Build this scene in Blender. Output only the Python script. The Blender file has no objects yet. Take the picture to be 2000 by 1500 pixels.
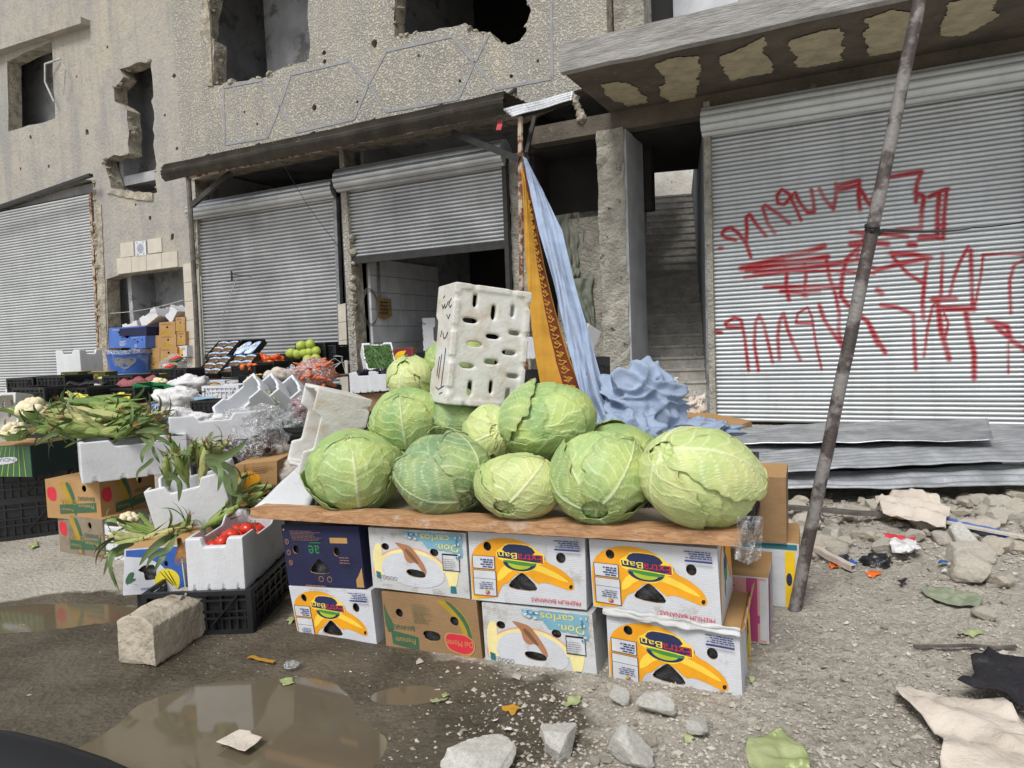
import bpy, bmesh, math, random
import numpy as np
from mathutils import Vector, Matrix, noise
from mathutils.geometry import delaunay_2d_cdt
random.seed(7)
rnd = random.Random(11)
SC = bpy.context.scene
COL = SC.collection
R = math.radians
# ------------------------------------------------------------------ camera
FPX = 1387.0
CH = 1.25
PITCH, ROLL = 3.5, -2.2
CROT = Matrix.Rotation(R(90 - PITCH), 3, 'X') @ Matrix.Rotation(R(ROLL), 3, 'Z')
CPOS = Vector((0, 0, CH))
cd = bpy.data.cameras.new('camera'); cam = bpy.data.objects.new('camera', cd); COL.objects.link(cam)
cam.location = CPOS; cam.rotation_euler = CROT.to_euler(); cd.sensor_width = 36; cd.lens = FPX / 2000 * 36
cd.clip_start = 0.02; cd.clip_end = 600
SC.camera = cam

def ray(px, py):
    return CROT @ Vector(((px - 1000) / FPX, -(py - 750) / FPX, -1))
def P(px, py, d):                       # point at world distance d in front
    r = ray(px, py); return CPOS + r * (d / r.y)
def G(px, py, z=0.0):                   # on a level z
    r = ray(px, py); return CPOS + r * ((z - CH) / r.z)
def onplane(px, py, p0, n):
    r = ray(px, py); return CPOS + r * ((p0 - CPOS).dot(n) / r.dot(n))
# facade frame: origin point, direction to the right / towards us, outward normal
FD = Vector((2, -1, 0)).normalized(); FN = Vector((-1, -2, 0)).normalized(); F0 = Vector((0, 11, 0))
def FW(px, py, off=0.0): return onplane(px, py, F0 + FN * off, FN)
def fs(p): return ((p - F0).dot(FD), p.z)
def FS(px, py, off=0.0): return fs(FW(px, py, off))
def fw(s, z, off=0.0): return F0 + FD * s + FN * off + Vector((0, 0, z))
FYAW = math.atan2(FD.y, FD.x)
# front row of boxes
BA, BB = Vector((-0.92, 3.05, 0)), Vector((0.762, 2.35, 0))
BD = (BB - BA).normalized(); BN = Vector((BD.y, -BD.x, 0))
BYAW = math.atan2(BD.y, BD.x)
def BP(px, py, off=0.0): return onplane(px, py, BA + BN * off, BN)
UP = Vector((0, 0, 1))

# ------------------------------------------------------------------ mesh builder
def cdt(outer, holes=()):
    vs, es = [], []
    def loop(l):
        b = len(vs); n = len(l)
        vs.extend(Vector((p[0], p[1])) for p in l); es.extend((b + i, b + (i + 1) % n) for i in range(n))
    loop(outer)
    for h in holes: loop(h)
    V, E, Fc, _, _, _ = delaunay_2d_cdt(vs, es, [], 0, 1e-6)
    def inside(pt, poly):
        c = False; n = len(poly); j = n - 1
        for i in range(n):
            xi, yi = poly[i][0], poly[i][1]; xj, yj = poly[j][0], poly[j][1]
            if (yi > pt[1]) != (yj > pt[1]) and pt[0] < (xj - xi) * (pt[1] - yi) / (yj - yi) + xi: c = not c
            j = i
        return c
    out = []
    for f in Fc:
        c = (sum(V[i].x for i in f) / len(f), sum(V[i].y for i in f) / len(f))
        if inside(c, outer) and not any(inside(c, h) for h in holes): 
            a = sum(V[f[k]].x * V[f[(k + 1) % len(f)]].y - V[f[(k + 1) % len(f)]].x * V[f[k]].y for k in range(len(f)))
            out.append(tuple(f) if a > 0 else tuple(reversed(f)))
    return [(v.x, v.y) for v in V], out

def area2(p): return sum(p[i][0] * p[(i + 1) % len(p)][1] - p[(i + 1) % len(p)][0] * p[i][1] for i in range(len(p)))

class MB:
    def __init__(s): s.v = []; s.f = []; s.m = []
    def add(s, vs, fs_, mi=0):
        b = len(s.v); s.v.extend(tuple(v) for v in vs)
        for f in fs_: s.f.append(tuple(b + i for i in f)); s.m.append(mi)
    def quad(s, a, b, c, d, mi=0): s.add([a, b, c, d], [(0, 1, 2, 3)], mi)
    def box(s, c, sz, M=None, mi=0, taper=1.0):
        x, y, z = sz[0] / 2, sz[1] / 2, sz[2] / 2; c = Vector(c)
        vs = [Vector((sx * x * (taper if sz_ < 0 else 1), sy * y * (taper if sz_ < 0 else 1), sz_ * z)) for sx, sy, sz_ in
              [(-1,-1,-1),(1,-1,-1),(1,1,-1),(-1,1,-1),(-1,-1,1),(1,-1,1),(1,1,1),(-1,1,1)]]
        vs = [(M @ v if M else v) + c for v in vs]
        s.add(vs, [(3,2,1,0),(4,5,6,7),(0,1,5,4),(1,2,6,5),(2,3,7,6),(3,0,4,7)], mi)
    def bar(s, a, b, w, h=None, mi=0, up=UP):
        a = Vector(a); b = Vector(b); d = (b - a); L = d.length; d.normalize(); h = h or w
        x = d.cross(up)
        if x.length < 1e-3: x = d.cross(Vector((1, 0, 0)))
        x.normalize(); y = x.cross(d)
        M = Matrix((x, d, y)).transposed(); s.box((a + b) / 2, (w, L, h), M, mi)
    def tube(s, pts, r, n=8, mi=0, caps=True):
        pts = [Vector(p) for p in pts]; N = len(pts); rs = r if isinstance(r, (list, tuple)) else [r] * N
        b = len(s.v); prev = None
        for i, p in enumerate(pts):
            d = (pts[min(i + 1, N - 1)] - pts[max(i - 1, 0)])
            if d.length < 1e-9: d = Vector((0, 0, 1))
            d.normalize()
            if prev is None: x = d.cross(UP); x = x if x.length > 1e-2 else d.cross(Vector((1, 0, 0)))
            else: x = prev - d * prev.dot(d)
            x.normalize(); prev = x; y = d.cross(x)
            for k in range(n):
                a = 2 * math.pi * k / n; s.v.append(tuple(p + (x * math.cos(a) + y * math.sin(a)) * rs[i]))
        for i in range(N - 1):
            for k in range(n):
                s.f.append((b + i * n + k, b + i * n + (k + 1) % n, b + (i + 1) * n + (k + 1) % n, b + (i + 1) * n + k)); s.m.append(mi)
        if caps:
            s.f.append(tuple(b + k for k in reversed(range(n)))); s.m.append(mi)
            s.f.append(tuple(b + (N - 1) * n + k for k in range(n))); s.m.append(mi)
    def grid(s, fn, nu, nv, mi=0, closeu=False):
        b = len(s.v)
        for j in range(nv + 1):
            for i in range(nu + (0 if closeu else 1)):
                s.v.append(tuple(fn(i / nu, j / nv)))
        w = nu if closeu else nu + 1
        for j in range(nv):
            for i in range(nu):
                i2 = (i + 1) % w if closeu else i + 1
                s.f.append((b + j * w + i, b + j * w + i2, b + (j + 1) * w + i2, b + (j + 1) * w + i)); s.m.append(mi)
    def slab(s, outer, holes, mp, t, mi=0, mside=None, back=True):
        """2D polygon with holes mapped by mp(x,y,off), thick t (off 0 .. -t)"""
        mside = mi if mside is None else mside
        if area2(outer) < 0: outer = outer[::-1]
        holes = [h if area2(h) < 0 else h[::-1] for h in holes]
        V, Fc = cdt(outer, holes)
        s.add([mp(x, y, 0) for x, y in V], Fc, mi)
        if back: s.add([mp(x, y, -t) for x, y in V], [tuple(reversed(f)) for f in Fc], mi)
        if t > 0:
            for lp in [outer] + holes:
                n = len(lp); b = [mp(x, y, 0) for x, y in lp] + [mp(x, y, -t) for x, y in lp]
                s.add(b, [((i + 1) % n, i, n + i, n + (i + 1) % n) for i in range(n)], mside)
    def ico(s, c, r, sub=1, mi=0, jit=0.0, sc=(1, 1, 1), rr=None, M=None):
        V, Fc = ICO[sub]; c = Vector(c); q = rr or rnd
        vs = []
        for v in V:
            k = r * (1 + (q.random() - .5) * 2 * jit); w = Vector((v[0] * sc[0] * k, v[1] * sc[1] * k, v[2] * sc[2] * k))
            vs.append((M @ w if M else w) + c)
        s.add(vs, Fc, mi)
    def build(s, name, mats, parent=None, smooth=False, loc=None):
        me = bpy.data.meshes.new(name)
        if loc is not None:
            L = Vector(loc); vs = [tuple(Vector(v) - L) for v in s.v]
        else: vs = s.v
        me.from_pydata(vs, [], s.f)
        for m in (mats if isinstance(mats, (list, tuple)) else [mats]): me.materials.append(m)
        me.polygons.foreach_set('material_index', s.m)
        if smooth: me.polygons.foreach_set('use_smooth', [True] * len(s.f))
        me.update()
        o = bpy.data.objects.new(name, me); COL.objects.link(o)
        if loc is not None: o.location = loc
        if parent: setparent(o, parent)
        return o
def setparent(o, p):
    o.parent = p
    o.matrix_parent_inverse = worldm(p).inverted()
def worldm(p):
    m = Matrix.LocRotScale(p.location, p.rotation_euler, p.scale)
    return (worldm(p.parent) @ p.matrix_parent_inverse @ m) if p.parent else m
ICO = {}
for k in (1, 2, 3, 4):
    bm = bmesh.new(); bmesh.ops.create_icosphere(bm, subdivisions=k, radius=1)
    ICO[k] = ([tuple(v.co) for v in bm.verts], [tuple(v.index for v in f.verts) for f in bm.faces]); bm.free()

def tag(o, label, cat, group=None, kind=None):
    if label: o['label'] = label
    if cat: o['category'] = cat
    if group: o['group'] = group
    if kind: o['kind'] = kind
    return o
def struct(o): o['kind'] = 'structure'; return o
def empty(name, loc, label, cat, group=None, rz=0):
    o = bpy.data.objects.new(name, None); COL.objects.link(o); o.location = loc; o.rotation_euler = (0, 0, rz)
    o.empty_display_size = .1
    return tag(o, label, cat, group)
def copy_tree(o, parent=None):
    c = o.copy(); COL.objects.link(c)
    if parent: c.parent = parent
    for ch in [x for x in bpy.data.objects if x.parent == o]: copy_tree(ch, c)
    return c
def bake(o, mods):
    """apply modifiers to o's mesh in place"""
    for ty, kw in mods:
        m = o.modifiers.new('m', ty)
        for k, v in kw.items(): setattr(m, k, v)
    dg = bpy.context.evaluated_depsgraph_get(); dg.update()
    me = bpy.data.meshes.new_from_object(o.evaluated_get(dg), depsgraph=dg)
    o.modifiers.clear(); old = o.data; o.data = me; me.name = old.name
    return o
_tc = {}
def text2d(st, bold=False):
    key = st
    if key in _tc: return _tc[key]
    c = bpy.data.curves.new('t', 'FONT'); c.body = st; c.size = 1; c.resolution_u = 3
    if bold: c.offset = 0.02
    o = bpy.data.objects.new('t', c); COL.objects.link(o)
    dg = bpy.context.evaluated_depsgraph_get(); dg.update()
    me = bpy.data.meshes.new_from_object(o.evaluated_get(dg), depsgraph=dg)
    V = [(v.co.x, v.co.y) for v in me.vertices]; Fc = [tuple(p.vertices) for p in me.polygons]
    bpy.data.objects.remove(o); bpy.data.curves.remove(c); bpy.data.meshes.remove(me)
    xs = [v[0] for v in V]; ys = [v[1] for v in V]; x0, x1, y0, y1 = min(xs), max(xs), min(ys), max(ys)
    V = [((x - x0) / (x1 - x0), (y - y0) / (y1 - y0)) for x, y in V]
    _tc[key] = (V, Fc); return V, Fc
def ragged(poly, amp, step, rr=rnd):
    out = []
    for i in range(len(poly)):
        a = Vector(poly[i][:2]); b = Vector(poly[(i + 1) % len(poly)][:2]); L = (b - a).length; n = max(1, int(L / step))
        d = (b - a) / n; nn = Vector((-d.y, d.x)).normalized() if L > 0 else Vector((0, 0))
        for k in range(n):
            p = a + d * k
            if k: p += nn * rr.uniform(-amp, amp) + d * rr.uniform(-.3, .3)
            out.append((p.x, p.y))
    return out

# ------------------------------------------------------------------ materials
def lin(r, g, b):
    f = lambda c: (c / 255 / 12.92) if c / 255 <= .04045 else ((c / 255 + .055) / 1.055) ** 2.4
    return (f(r), f(g), f(b), 1)
class NT:
    def __init__(s, name):
        s.m = bpy.data.materials.new(name); s.m.use_nodes = True; s.t = s.m.node_tree; s.n = s.t.nodes; s.l = s.t.links
        s.b = s.n['Principled BSDF']; s.tc = s.n.new('ShaderNodeTexCoord')
    def co(s, kind='Object', sc=(1, 1, 1), rot=(0, 0, 0), loc=(0, 0, 0)):
        mp = s.n.new('ShaderNodeMapping'); s.l.new(s.tc.outputs[kind], mp.inputs[0])
        mp.inputs['Scale'].default_value = sc; mp.inputs['Rotation'].default_value = rot; mp.inputs['Location'].default_value = loc
        return mp.outputs[0]
    def noise(s, scale, detail=4, co=None, rough=.6, dist=0):
        n = s.n.new('ShaderNodeTexNoise'); n.inputs['Scale'].default_value = scale; n.inputs['Detail'].default_value = detail
        n.inputs['Roughness'].default_value = rough; n.inputs['Distortion'].default_value = dist
        s.l.new(co or s.co(), n.inputs['Vector']); return n.outputs['Fac']
    def vor(s, scale, co=None, feat='F1', out='Distance', rand=1):
        n = s.n.new('ShaderNodeTexVoronoi'); n.inputs['Scale'].default_value = scale; n.feature = feat
        n.inputs['Randomness'].default_value = rand
        s.l.new(co or s.co(), n.inputs['Vector']); return n.outputs[out]
    def ramp(s, fac, stops):
        n = s.n.new('ShaderNodeValToRGB'); s.l.new(fac, n.inputs[0]); e = n.color_ramp.elements
        while len(e) < len(stops): e.new(.5)
        for k, (p, c) in enumerate(stops):
            e[k].position = p; e[k].color = c if isinstance(c, tuple) else (c, c, c, 1)
        return n.outputs[0]
    def mix(s, fac, a, b, mode='MIX'):
        n = s.n.new('ShaderNodeMix'); n.data_type = 'RGBA'; n.blend_type = mode
        for i, v in ((0, fac), (6, a), (7, b)):
            if isinstance(v, (int, float, tuple)): n.inputs[i].default_value = v
            else: s.l.new(v, n.inputs[i])
        return n.outputs[2]
    def math(s, op, a, b=0.0):
        n = s.n.new('ShaderNodeMath'); n.operation = op
        for i, v in ((0, a), (1, b)):
            if isinstance(v, (int, float)): n.inputs[i].default_value = v
            else: s.l.new(v, n.inputs[i])
        return n.outputs[0]
    def attr(s, name, out='Fac'):
        n = s.n.new('ShaderNodeAttribute'); n.attribute_name = name; return n.outputs[out]
    def bump(s, h, dist=.01, st=1.0, prev=None):
        n = s.n.new('ShaderNodeBump'); n.inputs['Distance'].default_value = dist; n.inputs['Strength'].default_value = st
        s.l.new(h, n.inputs['Height'])
        if prev: s.l.new(prev, n.inputs['Normal'])
        return n.outputs[0]
    def out(s, col=None, rough=.7, nrm=None, metal=0, spec=None, alpha=None, trans=None):
        for k, v in (('Base Color', col), ('Roughness', rough), ('Normal', nrm), ('Metallic', metal), ('Specular IOR Level', spec), ('Alpha', alpha), ('Transmission Weight', trans)):
            if v is None: continue
            if isinstance(v, (int, float, tuple)): s.b.inputs[k].default_value = v
            else: s.l.new(v, s.b.inputs[k])
        return s.m
def pm(name, c1, c2, scale=6, rough=.7, bump=0.0, bscale=60, metal=0, detail=5, spots=None, lo=.35, hi=.65, spec=None, kind='Object'):
    t = NT(name); co = t.co(kind); f = t.ramp(t.noise(scale, detail, co), [(lo, 0.0), (hi, 1.0)]); c = t.mix(f, c1, c2)
    if spots: c = t.mix(t.ramp(t.noise(spots[1], 6, co, .7), [(spots[2], 0.0), (spots[2] + .08, 1.0)]), c, spots[0])
    nr = t.bump(t.noise(bscale, 4, co), bump, 1) if bump else None
    return t.out(c, rough, nr, metal, spec)
M = {}
def stain_wall(name, a, b, c, streak, stipple=False):
    t = NT(name); co = t.co()
    col = t.mix(t.ramp(t.noise(.55, 5, co, .6), [(.38, 0.0), (.62, 1.0)]), a, b)
    # vertical run-off streaks
    cs = t.co(sc=(3.2, 3.2, .28)); st = t.ramp(t.noise(1.0, 6, cs, .65), [(.47, 0.0), (.66, 1.0)])
    col = t.mix(t.math('MULTIPLY', st, .85), col, streak)
    col = t.mix(t.math('MULTIPLY', t.ramp(t.noise(2.3, 8, co, .7), [(.5, 0.0), (.62, 1.0)]), .55), col, c)
    if stipple:
        g = t.ramp(t.noise(34, 3, co, .6), [(.40, 0.0), (.58, 1.0)])
        col = t.mix(t.math('MULTIPLY', g, .36), col, lin(204, 200, 188)); col = t.mix(t.math('MULTIPLY', t.math('SUBTRACT', 1, g), t.math('ADD', .14, t.math('MULTIPLY', t.ramp(t.noise(.9, 5, co), [(.4, 0.0), (.65, 1.0)]), .3))), col, lin(104, 102, 98))
        nr = t.bump(g, .016, 1)
    else:
        g = t.noise(16, 8, co, .7); col = t.mix(t.math('MULTIPLY', t.ramp(g, [(.5, 0.0), (.75, 1.0)]), .3), col, lin(92, 86, 78)); nr = t.bump(g, .03, 1); nr = t.bump(t.noise(2.5, 4, co), .05, .6, nr)
    M[name] = t.out(col, .93, nr, 0, .2)
stain_wall('plaster', lin(164, 161, 155), lin(174, 166, 152), lin(146, 145, 142), lin(148, 146, 143))
stain_wall('stipple', lin(176, 172, 163), lin(166, 163, 155), lin(160, 156, 146), lin(190, 182, 164), True)
M['broken'] = pm('broken', lin(186, 178, 160), lin(128, 120, 106), 7, .95, .05, 24)
M['concrete'] = pm('concrete', lin(146, 144, 138), lin(112, 110, 105), 3, .9, .02, 40, spots=(lin(86, 84, 80), 5, .6))
t = NT('board_concrete'); co = t.co(rot=(0, 0, -FYAW)); 
w = t.n.new('ShaderNodeTexWave'); w.bands_direction = 'Z'; w.inputs['Scale'].default_value = 2.2; w.inputs['Distortion'].default_value = 1.5; t.l.new(co, w.inputs[0])
col = t.mix(t.ramp(t.noise(4, 8, t.co(rot=(0, 0, -FYAW), sc=(.5, .5, 3)), .7), [(.35, 0.0), (.65, 1.0)]), lin(178, 176, 172), lin(132, 130, 127))
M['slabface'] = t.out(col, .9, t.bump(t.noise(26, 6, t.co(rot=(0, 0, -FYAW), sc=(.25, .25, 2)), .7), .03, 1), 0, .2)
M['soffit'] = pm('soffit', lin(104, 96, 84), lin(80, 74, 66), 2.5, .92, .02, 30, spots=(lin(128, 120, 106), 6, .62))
M['paintpatch'] = pm('paintpatch', lin(186, 178, 148), lin(158, 150, 124), 5, .85, .01, 20)
M['inner'] = pm('inner', lin(168, 169, 172), lin(134, 135, 138), 1.2, .95, .01, 20, spots=(lin(112, 111, 110), 2, .55))
M['inner_shade'] = pm('inner_shade', lin(44, 42, 40), lin(28, 27, 26), 1.2, .95, .01, 20)  # dark copy of inner: the gloom of the deep rooms is in its colour
M['stairs'] = pm('stairs', lin(204, 200, 192), lin(172, 168, 160), 5, .95, .02, 14, spots=(lin(140, 134, 124), 7, .62))
M['upperwall'] = pm('upperwall', lin(236, 232, 224), lin(212, 206, 194), 2.5, .9, .02, 12, spots=(lin(140, 130, 116), 4, .6))
M['groove'] = pm('groove', lin(148, 148, 150), lin(134, 134, 136), 8, .9)
M['column'] = pm('column', lin(176, 172, 160), lin(136, 132, 122), 5, .95, .06, 22, spots=(lin(76, 72, 64), 7, .6))
M['graycolumn'] = pm('graycolumn', lin(164, 167, 170), lin(146, 148, 150), 3, .85, .01, 20)
def shutter_mat(name, a, b, rough=.42, metal=.75):
    t = NT(name); co = t.co(); c = t.mix(t.ramp(t.noise(1.2, 5, co), [(.35, 0.0), (.7, 1.0)]), a, b)
    c = t.mix(t.math('MULTIPLY', t.ramp(t.noise(1, 6, t.co(sc=(6, 6, .6)), .7), [(.5, 0.0), (.7, 1.0)]), .3), c, lin(160, 162, 162))
    c = t.mix(t.math('MULTIPLY', t.ramp(t.noise(1, 4, t.co(sc=(.5, .5, 15)), .6), [(.42, 0.0), (.72, 1.0)]), .3), c, lin(146, 150, 152))
    c = t.mix(t.math('MULTIPLY', t.ramp(t.noise(2.2, 8, t.co(sc=(1, 1, .5)), .75), [(.58, 0.0), (.70, 1.0)]), .25), c, lin(146, 140, 126))
    c = t.mix(t.math('MULTIPLY', t.attr('groove'), .72), c, lin(66, 68, 70))
    c = t.mix(t.attr('paint'), c, lin(160, 12, 30))
    mt = t.math('MULTIPLY', t.math('SUBTRACT', 1, t.attr('paint')), metal)
    M[name] = t.out(c, rough, t.bump(t.noise(5, 4, co), .012, .7), mt)
shutter_mat('shutter_white', lin(204, 207, 208), lin(190, 193, 194), .4, .2)
shutter_mat('shutter_old', lin(212, 217, 220), lin(197, 202, 204), .42, .2)
shutter_mat('shutter_zinc', lin(206, 208, 210), lin(166, 168, 170), .34, .6)
M['zinc'] = pm('zinc', lin(200, 203, 206), lin(156, 158, 160), 3, .42, .004, 30, metal=.6, spots=(lin(120, 108, 92), 9, .66))
M['rail'] = pm('rail', lin(150, 152, 154), lin(110, 110, 110), 6, .5, .003, 40, metal=.5)
M['blackmetal'] = pm('blackmetal', lin(44, 43, 42), lin(28, 27, 26), 8, .55, .003, 40)
M['sheetdark'] = pm('sheetdark', lin(72, 66, 57), lin(46, 42, 37), 3, .7, .006, 30, spots=(lin(116, 96, 72), 8, .62))
M['rust'] = pm('rust', lin(176, 160, 142), lin(104, 62, 42), 9, .8, .004, 60, lo=.45, hi=.55)
M['postgray'] = pm('postgray', lin(112, 106, 98), lin(76, 72, 66), 8, .8, .004, 50)
M['poleiron'] = pm('poleiron', lin(120, 116, 113), lin(66, 56, 53), 7, .6, .006, 50, spots=(lin(84, 50, 36), 12, .63), lo=.46, hi=.54)
M['tile'] = pm('tile', lin(196, 189, 176), lin(180, 172, 158), 3, .3)
M['tilewhite'] = pm('tilewhite', lin(208, 210, 212), lin(190, 192, 196), 3, .25)
M['tilegrout'] = pm('tilegrout', lin(120, 112, 98), lin(96, 90, 80), 3, .9)
M['blueink'] = pm('blueink', lin(58, 84, 128), lin(50, 76, 120), 3, .5)
M['redink'] = pm('redink', lin(200, 40, 52), lin(206, 60, 70), 30, .6)
M['redplastic'] = pm('redplastic', lin(180, 52, 56), lin(150, 36, 40), 30, .5)
M['ink'] = pm('ink', lin(34, 34, 38), lin(52, 52, 56), 30, .6)
M['wire'] = pm('wire', lin(32, 32, 32), lin(20, 20, 20), 8, .6)
M['wirewhite'] = pm('wirewhite', lin(188, 188, 184), lin(150, 150, 146), 8, .6)
# ------------------------------------------------------------------ world & light
wd = bpy.data.worlds.new("World"); SC.world = wd; wd.use_nodes = True
nt = wd.node_tree; bg = nt.nodes['Background']; sky = nt.nodes.new('ShaderNodeTexSky'); sky.sky_type = 'NISHITA'; sky.sun_disc = False
SUN_EL, SUN_AZ = 52, 205          # azimuth measured clockwise from +Y
sky.sun_elevation = R(SUN_EL); sky.sun_rotation = R(SUN_AZ); sky.dust_density = 1.5; sky.air_density = 1.0; sky.ozone_density = 1.0
hs = nt.nodes.new('ShaderNodeHueSaturation'); hs.inputs['Saturation'].default_value = .22
nt.links.new(sky.outputs[0], hs.inputs['Color']); nt.links.new(hs.outputs[0], bg.inputs[0]); bg.inputs[1].default_value = 0.112
sd = bpy.data.lights.new('sun', 'SUN'); sd.energy = 2.1; sd.angle = R(20); sd.color = (1, .98, .95)
so = bpy.data.objects.new('sun', sd); COL.objects.link(so)
dv = Vector((math.sin(R(SUN_AZ)) * math.cos(R(SUN_EL)), math.cos(R(SUN_AZ)) * math.cos(R(SUN_EL)), math.sin(R(SUN_EL))))
so.rotation_euler = dv.to_track_quat('Z', 'Y').to_euler(); so.location = dv * 30
SC.view_settings.view_transform = 'Standard'; SC.view_settings.look = 'None'; SC.view_settings.exposure = 0.42; SC.view_settings.gamma = 1

# ------------------------------------------------------------------ ground
def gh(x, y):
    """ground height"""
    n = noise.noise(Vector((x * .7, y * .7, 0))) * .03 + noise.noise(Vector((x * 2.7, y * 2.7, 3))) * .012 + noise.noise(Vector((x * 9, y * 9, 5))) * .006
    k = min(1, max(0, (x + .25) / 1.2))           # rougher towards the right
    n = n * (.35 + .65 * k) + k * .022 * noise.noise(Vector((x * 22, y * 22, 7)))
    # rubble bank in front of the sheets
    w = math.exp(-((y - 4.7 + .12 * x) / .55) ** 2) * min(1, max(0, (x - 1.6) / .5))
    return n + w * (.05 + .07 * noise.noise(Vector((x * 1.9, y * 3, 9))))
def puddle_depth(x, y):
    d = 0
    for cx, cy, rx, ry in ((-.96, 2.36, .44, .34), (-1.04, 2.06, .44, .34), (-.68, 2.16, .30, .26), (-2.45, 3.42, .62, .2), (-.42, 2.5, .16, .08)):
        q = ((x - cx) / rx) ** 2 + ((y - cy) / ry) ** 2
        d = max(d, 1 / (1 + q * q))
    return d
def gz(x, y): return gh(x, y) - .034 * puddle_depth(x, y)
xs = sorted(set([-300, -120, -50, -25, -16] + [round(-12 + .5 * i, 3) for i in range(17)] + [round(-4 + .035 * i, 4) for i in range(60)] + [round(-1.9 + .016 * i, 4) for i in range(169)] + [round(.81 + .035 * i, 4) for i in range(93)] + [4.2, 4.6, 5, 5.6, 6.4, 7.5, 9, 12, 20, 50, 120, 300]))
ys = sorted(set([-300, -100, -30, -8, -2, 0, .6] + [round(1.0 + .03 * i, 4) for i in range(20)] + [round(1.6 + .015 * i, 4) for i in range(88)] + [round(2.93 + .03 * i, 4) for i in range(97)] + [5.9, 6.1, 6.4, 6.8, 7.3, 8, 9, 10, 12, 15, 20, 30, 60, 120, 400]))
g = MB(); nx = len(xs)
g.v = [(x, y, gz(x, y) if (-5 < x < 6 and .5 < y < 9) else gh(x, y) * .5) for y in ys for x in xs]
for j in range(len(ys) - 1):
    for i in range(nx - 1): g.f.append((j * nx + i, j * nx + i + 1, (j + 1) * nx + i + 1, (j + 1) * nx + i)); g.m.append(0)
t = NT('ground'); co = t.co()
dry = t.mix(t.ramp(t.noise(2.2, 8, co, .65), [(.35, 0.0), (.65, 1.0)]), lin(194, 187, 175), lin(166, 159, 147))
dry = t.mix(t.ramp(t.noise(26, 6, co, .7), [(.48, 0.0), (.7, 1.0)]), dry, lin(200, 193, 180))
dry = t.mix(t.math('MULTIPLY', t.ramp(t.vor(70, co), [(.1, 1.0), (.35, 0.0)]), .4), dry, lin(104, 96, 86))
wet = t.mix(t.ramp(t.noise(3, 8, co, .65), [(.38, 0.0), (.62, 1.0)]), lin(112, 103, 88), lin(84, 76, 63))
wet = t.mix(t.ramp(t.noise(45, 6, co, .7), [(.56, 0.0), (.7, 1.0)]), wet, lin(132, 122, 106))
# wetness follows the low ground around the puddles
def ell(cx, cy, rx, ry):
    s_ = t.n.new('ShaderNodeVectorMath'); s_.operation = 'SUBTRACT'; t.l.new(co, s_.inputs[0]); s_.inputs[1].default_value = (cx, cy, 0)
    m_ = t.n.new('ShaderNodeVectorMath'); m_.operation = 'MULTIPLY'; t.l.new(s_.outputs[0], m_.inputs[0]); m_.inputs[1].default_value = (1 / rx, 1 / ry, 0)
    l_ = t.n.new('ShaderNodeVectorMath'); l_.operation = 'LENGTH'; t.l.new(m_.outputs[0], l_.inputs[0]); return l_.outputs['Value']
e = t.math('MINIMUM', ell(-.75, 2.25, 1.05, .7), t.math('MINIMUM', ell(-2.2, 3.3, 1.2, .45), ell(-1.4, 2.7, 1.15, .65)))
e = t.math('ADD', e, t.math('MULTIPLY', t.math('SUBTRACT', t.noise(2.4, 6, co, .6), .5), 1.1))
wf = t.ramp(e, [(.86, 1.0), (1.06, 0.0)])
col = t.mix(wf, dry, wet)
nr = t.bump(t.noise(14, 9, co, .75), .035, 1); nr = t.bump(t.vor(48, co), .008, .8, nr)
rg = t.mix(wf, (.95, .95, .95, 1), (.6, .6, .6, 1))
M['ground'] = t.out(col, rg, nr, 0, .25)
go = g.build('ground', M['ground'], smooth=True); struct(go)
# puddles
t = NT('puddle'); co = t.co()
M['puddle'] = t.out(t.mix(t.noise(2.6, 5, co), lin(110, 100, 82), lin(88, 79, 64)), .06, t.bump(t.noise(5, 2, co), .001, .25), 0, .85)
def puddle(cx, cy, rx, ry, nm):
    mb = MB(); n = 48; mb.add([(cx + rx * math.cos(k * math.tau / n), cy + ry * math.sin(k * math.tau / n), -.018) for k in range(n)], [tuple(range(n))])
    struct(mb.build(nm, M['puddle']))
puddle(-.98, 2.2, .82, .66, 'puddle'); puddle(-2.45, 3.42, .85, .36, 'puddle')

# ------------------------------------------------------------------ the damaged building on the left
S0 = FS(352, 220)[0]
def W2(pts): return [FS(x, y) for x, y in pts]
sL = FS(-420, 400)[0]; sR = FS(1187, 60)[0]; ZT = 10.5
def fsz(x, y): return FS(x, y)
bA = empty('damaged_building', fw(FS(500, 800)[0], 0), 'war damaged two storey concrete building with broken window openings above the row of shops', 'building')
z_ = lambda x, y: FS(x, y)[1]
s_ = lambda x, y: FS(x, y)[0]
niche = W2([(213, 725), (208, 545), (237, 536), (357, 521), (361, 600), (368, 728)])
h1 = ragged(W2([(14, 120), (101, 80), (108, 231), (16, 257)]), .02, .3)
h2 = ragged(W2([(233, 135), (295, 118), (302, 300), (307, 376), (290, 380), (252, 378), (217, 368), (208, 335), (201, 310), (252, 299), (248, 215), (224, 198), (222, 170), (241, 150)]), .035, .16)
def pit(x, y, r=.05):
    c = FS(x, y); return [(c[0] + math.cos(a) * r * rnd.uniform(.6, 1.2), c[1] + math.sin(a) * r * rnd.uniform(.6, 1.2)) for a in [i * math.tau / 8 for i in range(8)]]
outer = [(sL, 0), (s_(-420, 470), z_(-420, 480))] + ragged(W2([(-420, 488), (0, 398), (150, 352), (181, 352)]), .02, .4)[1:-9] if False else None
pA = [(sL, 0), (sL, z_(-420, 492)), (s_(0, 400), z_(0, 400)), (s_(90, 368), z_(90, 368)), (s_(150, 350), z_(150, 350)), (s_(181, 352), z_(181, 352)), (s_(186, 420), z_(186, 420)), (s_(198, 700), 0)]
pA = pA[:]
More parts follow.
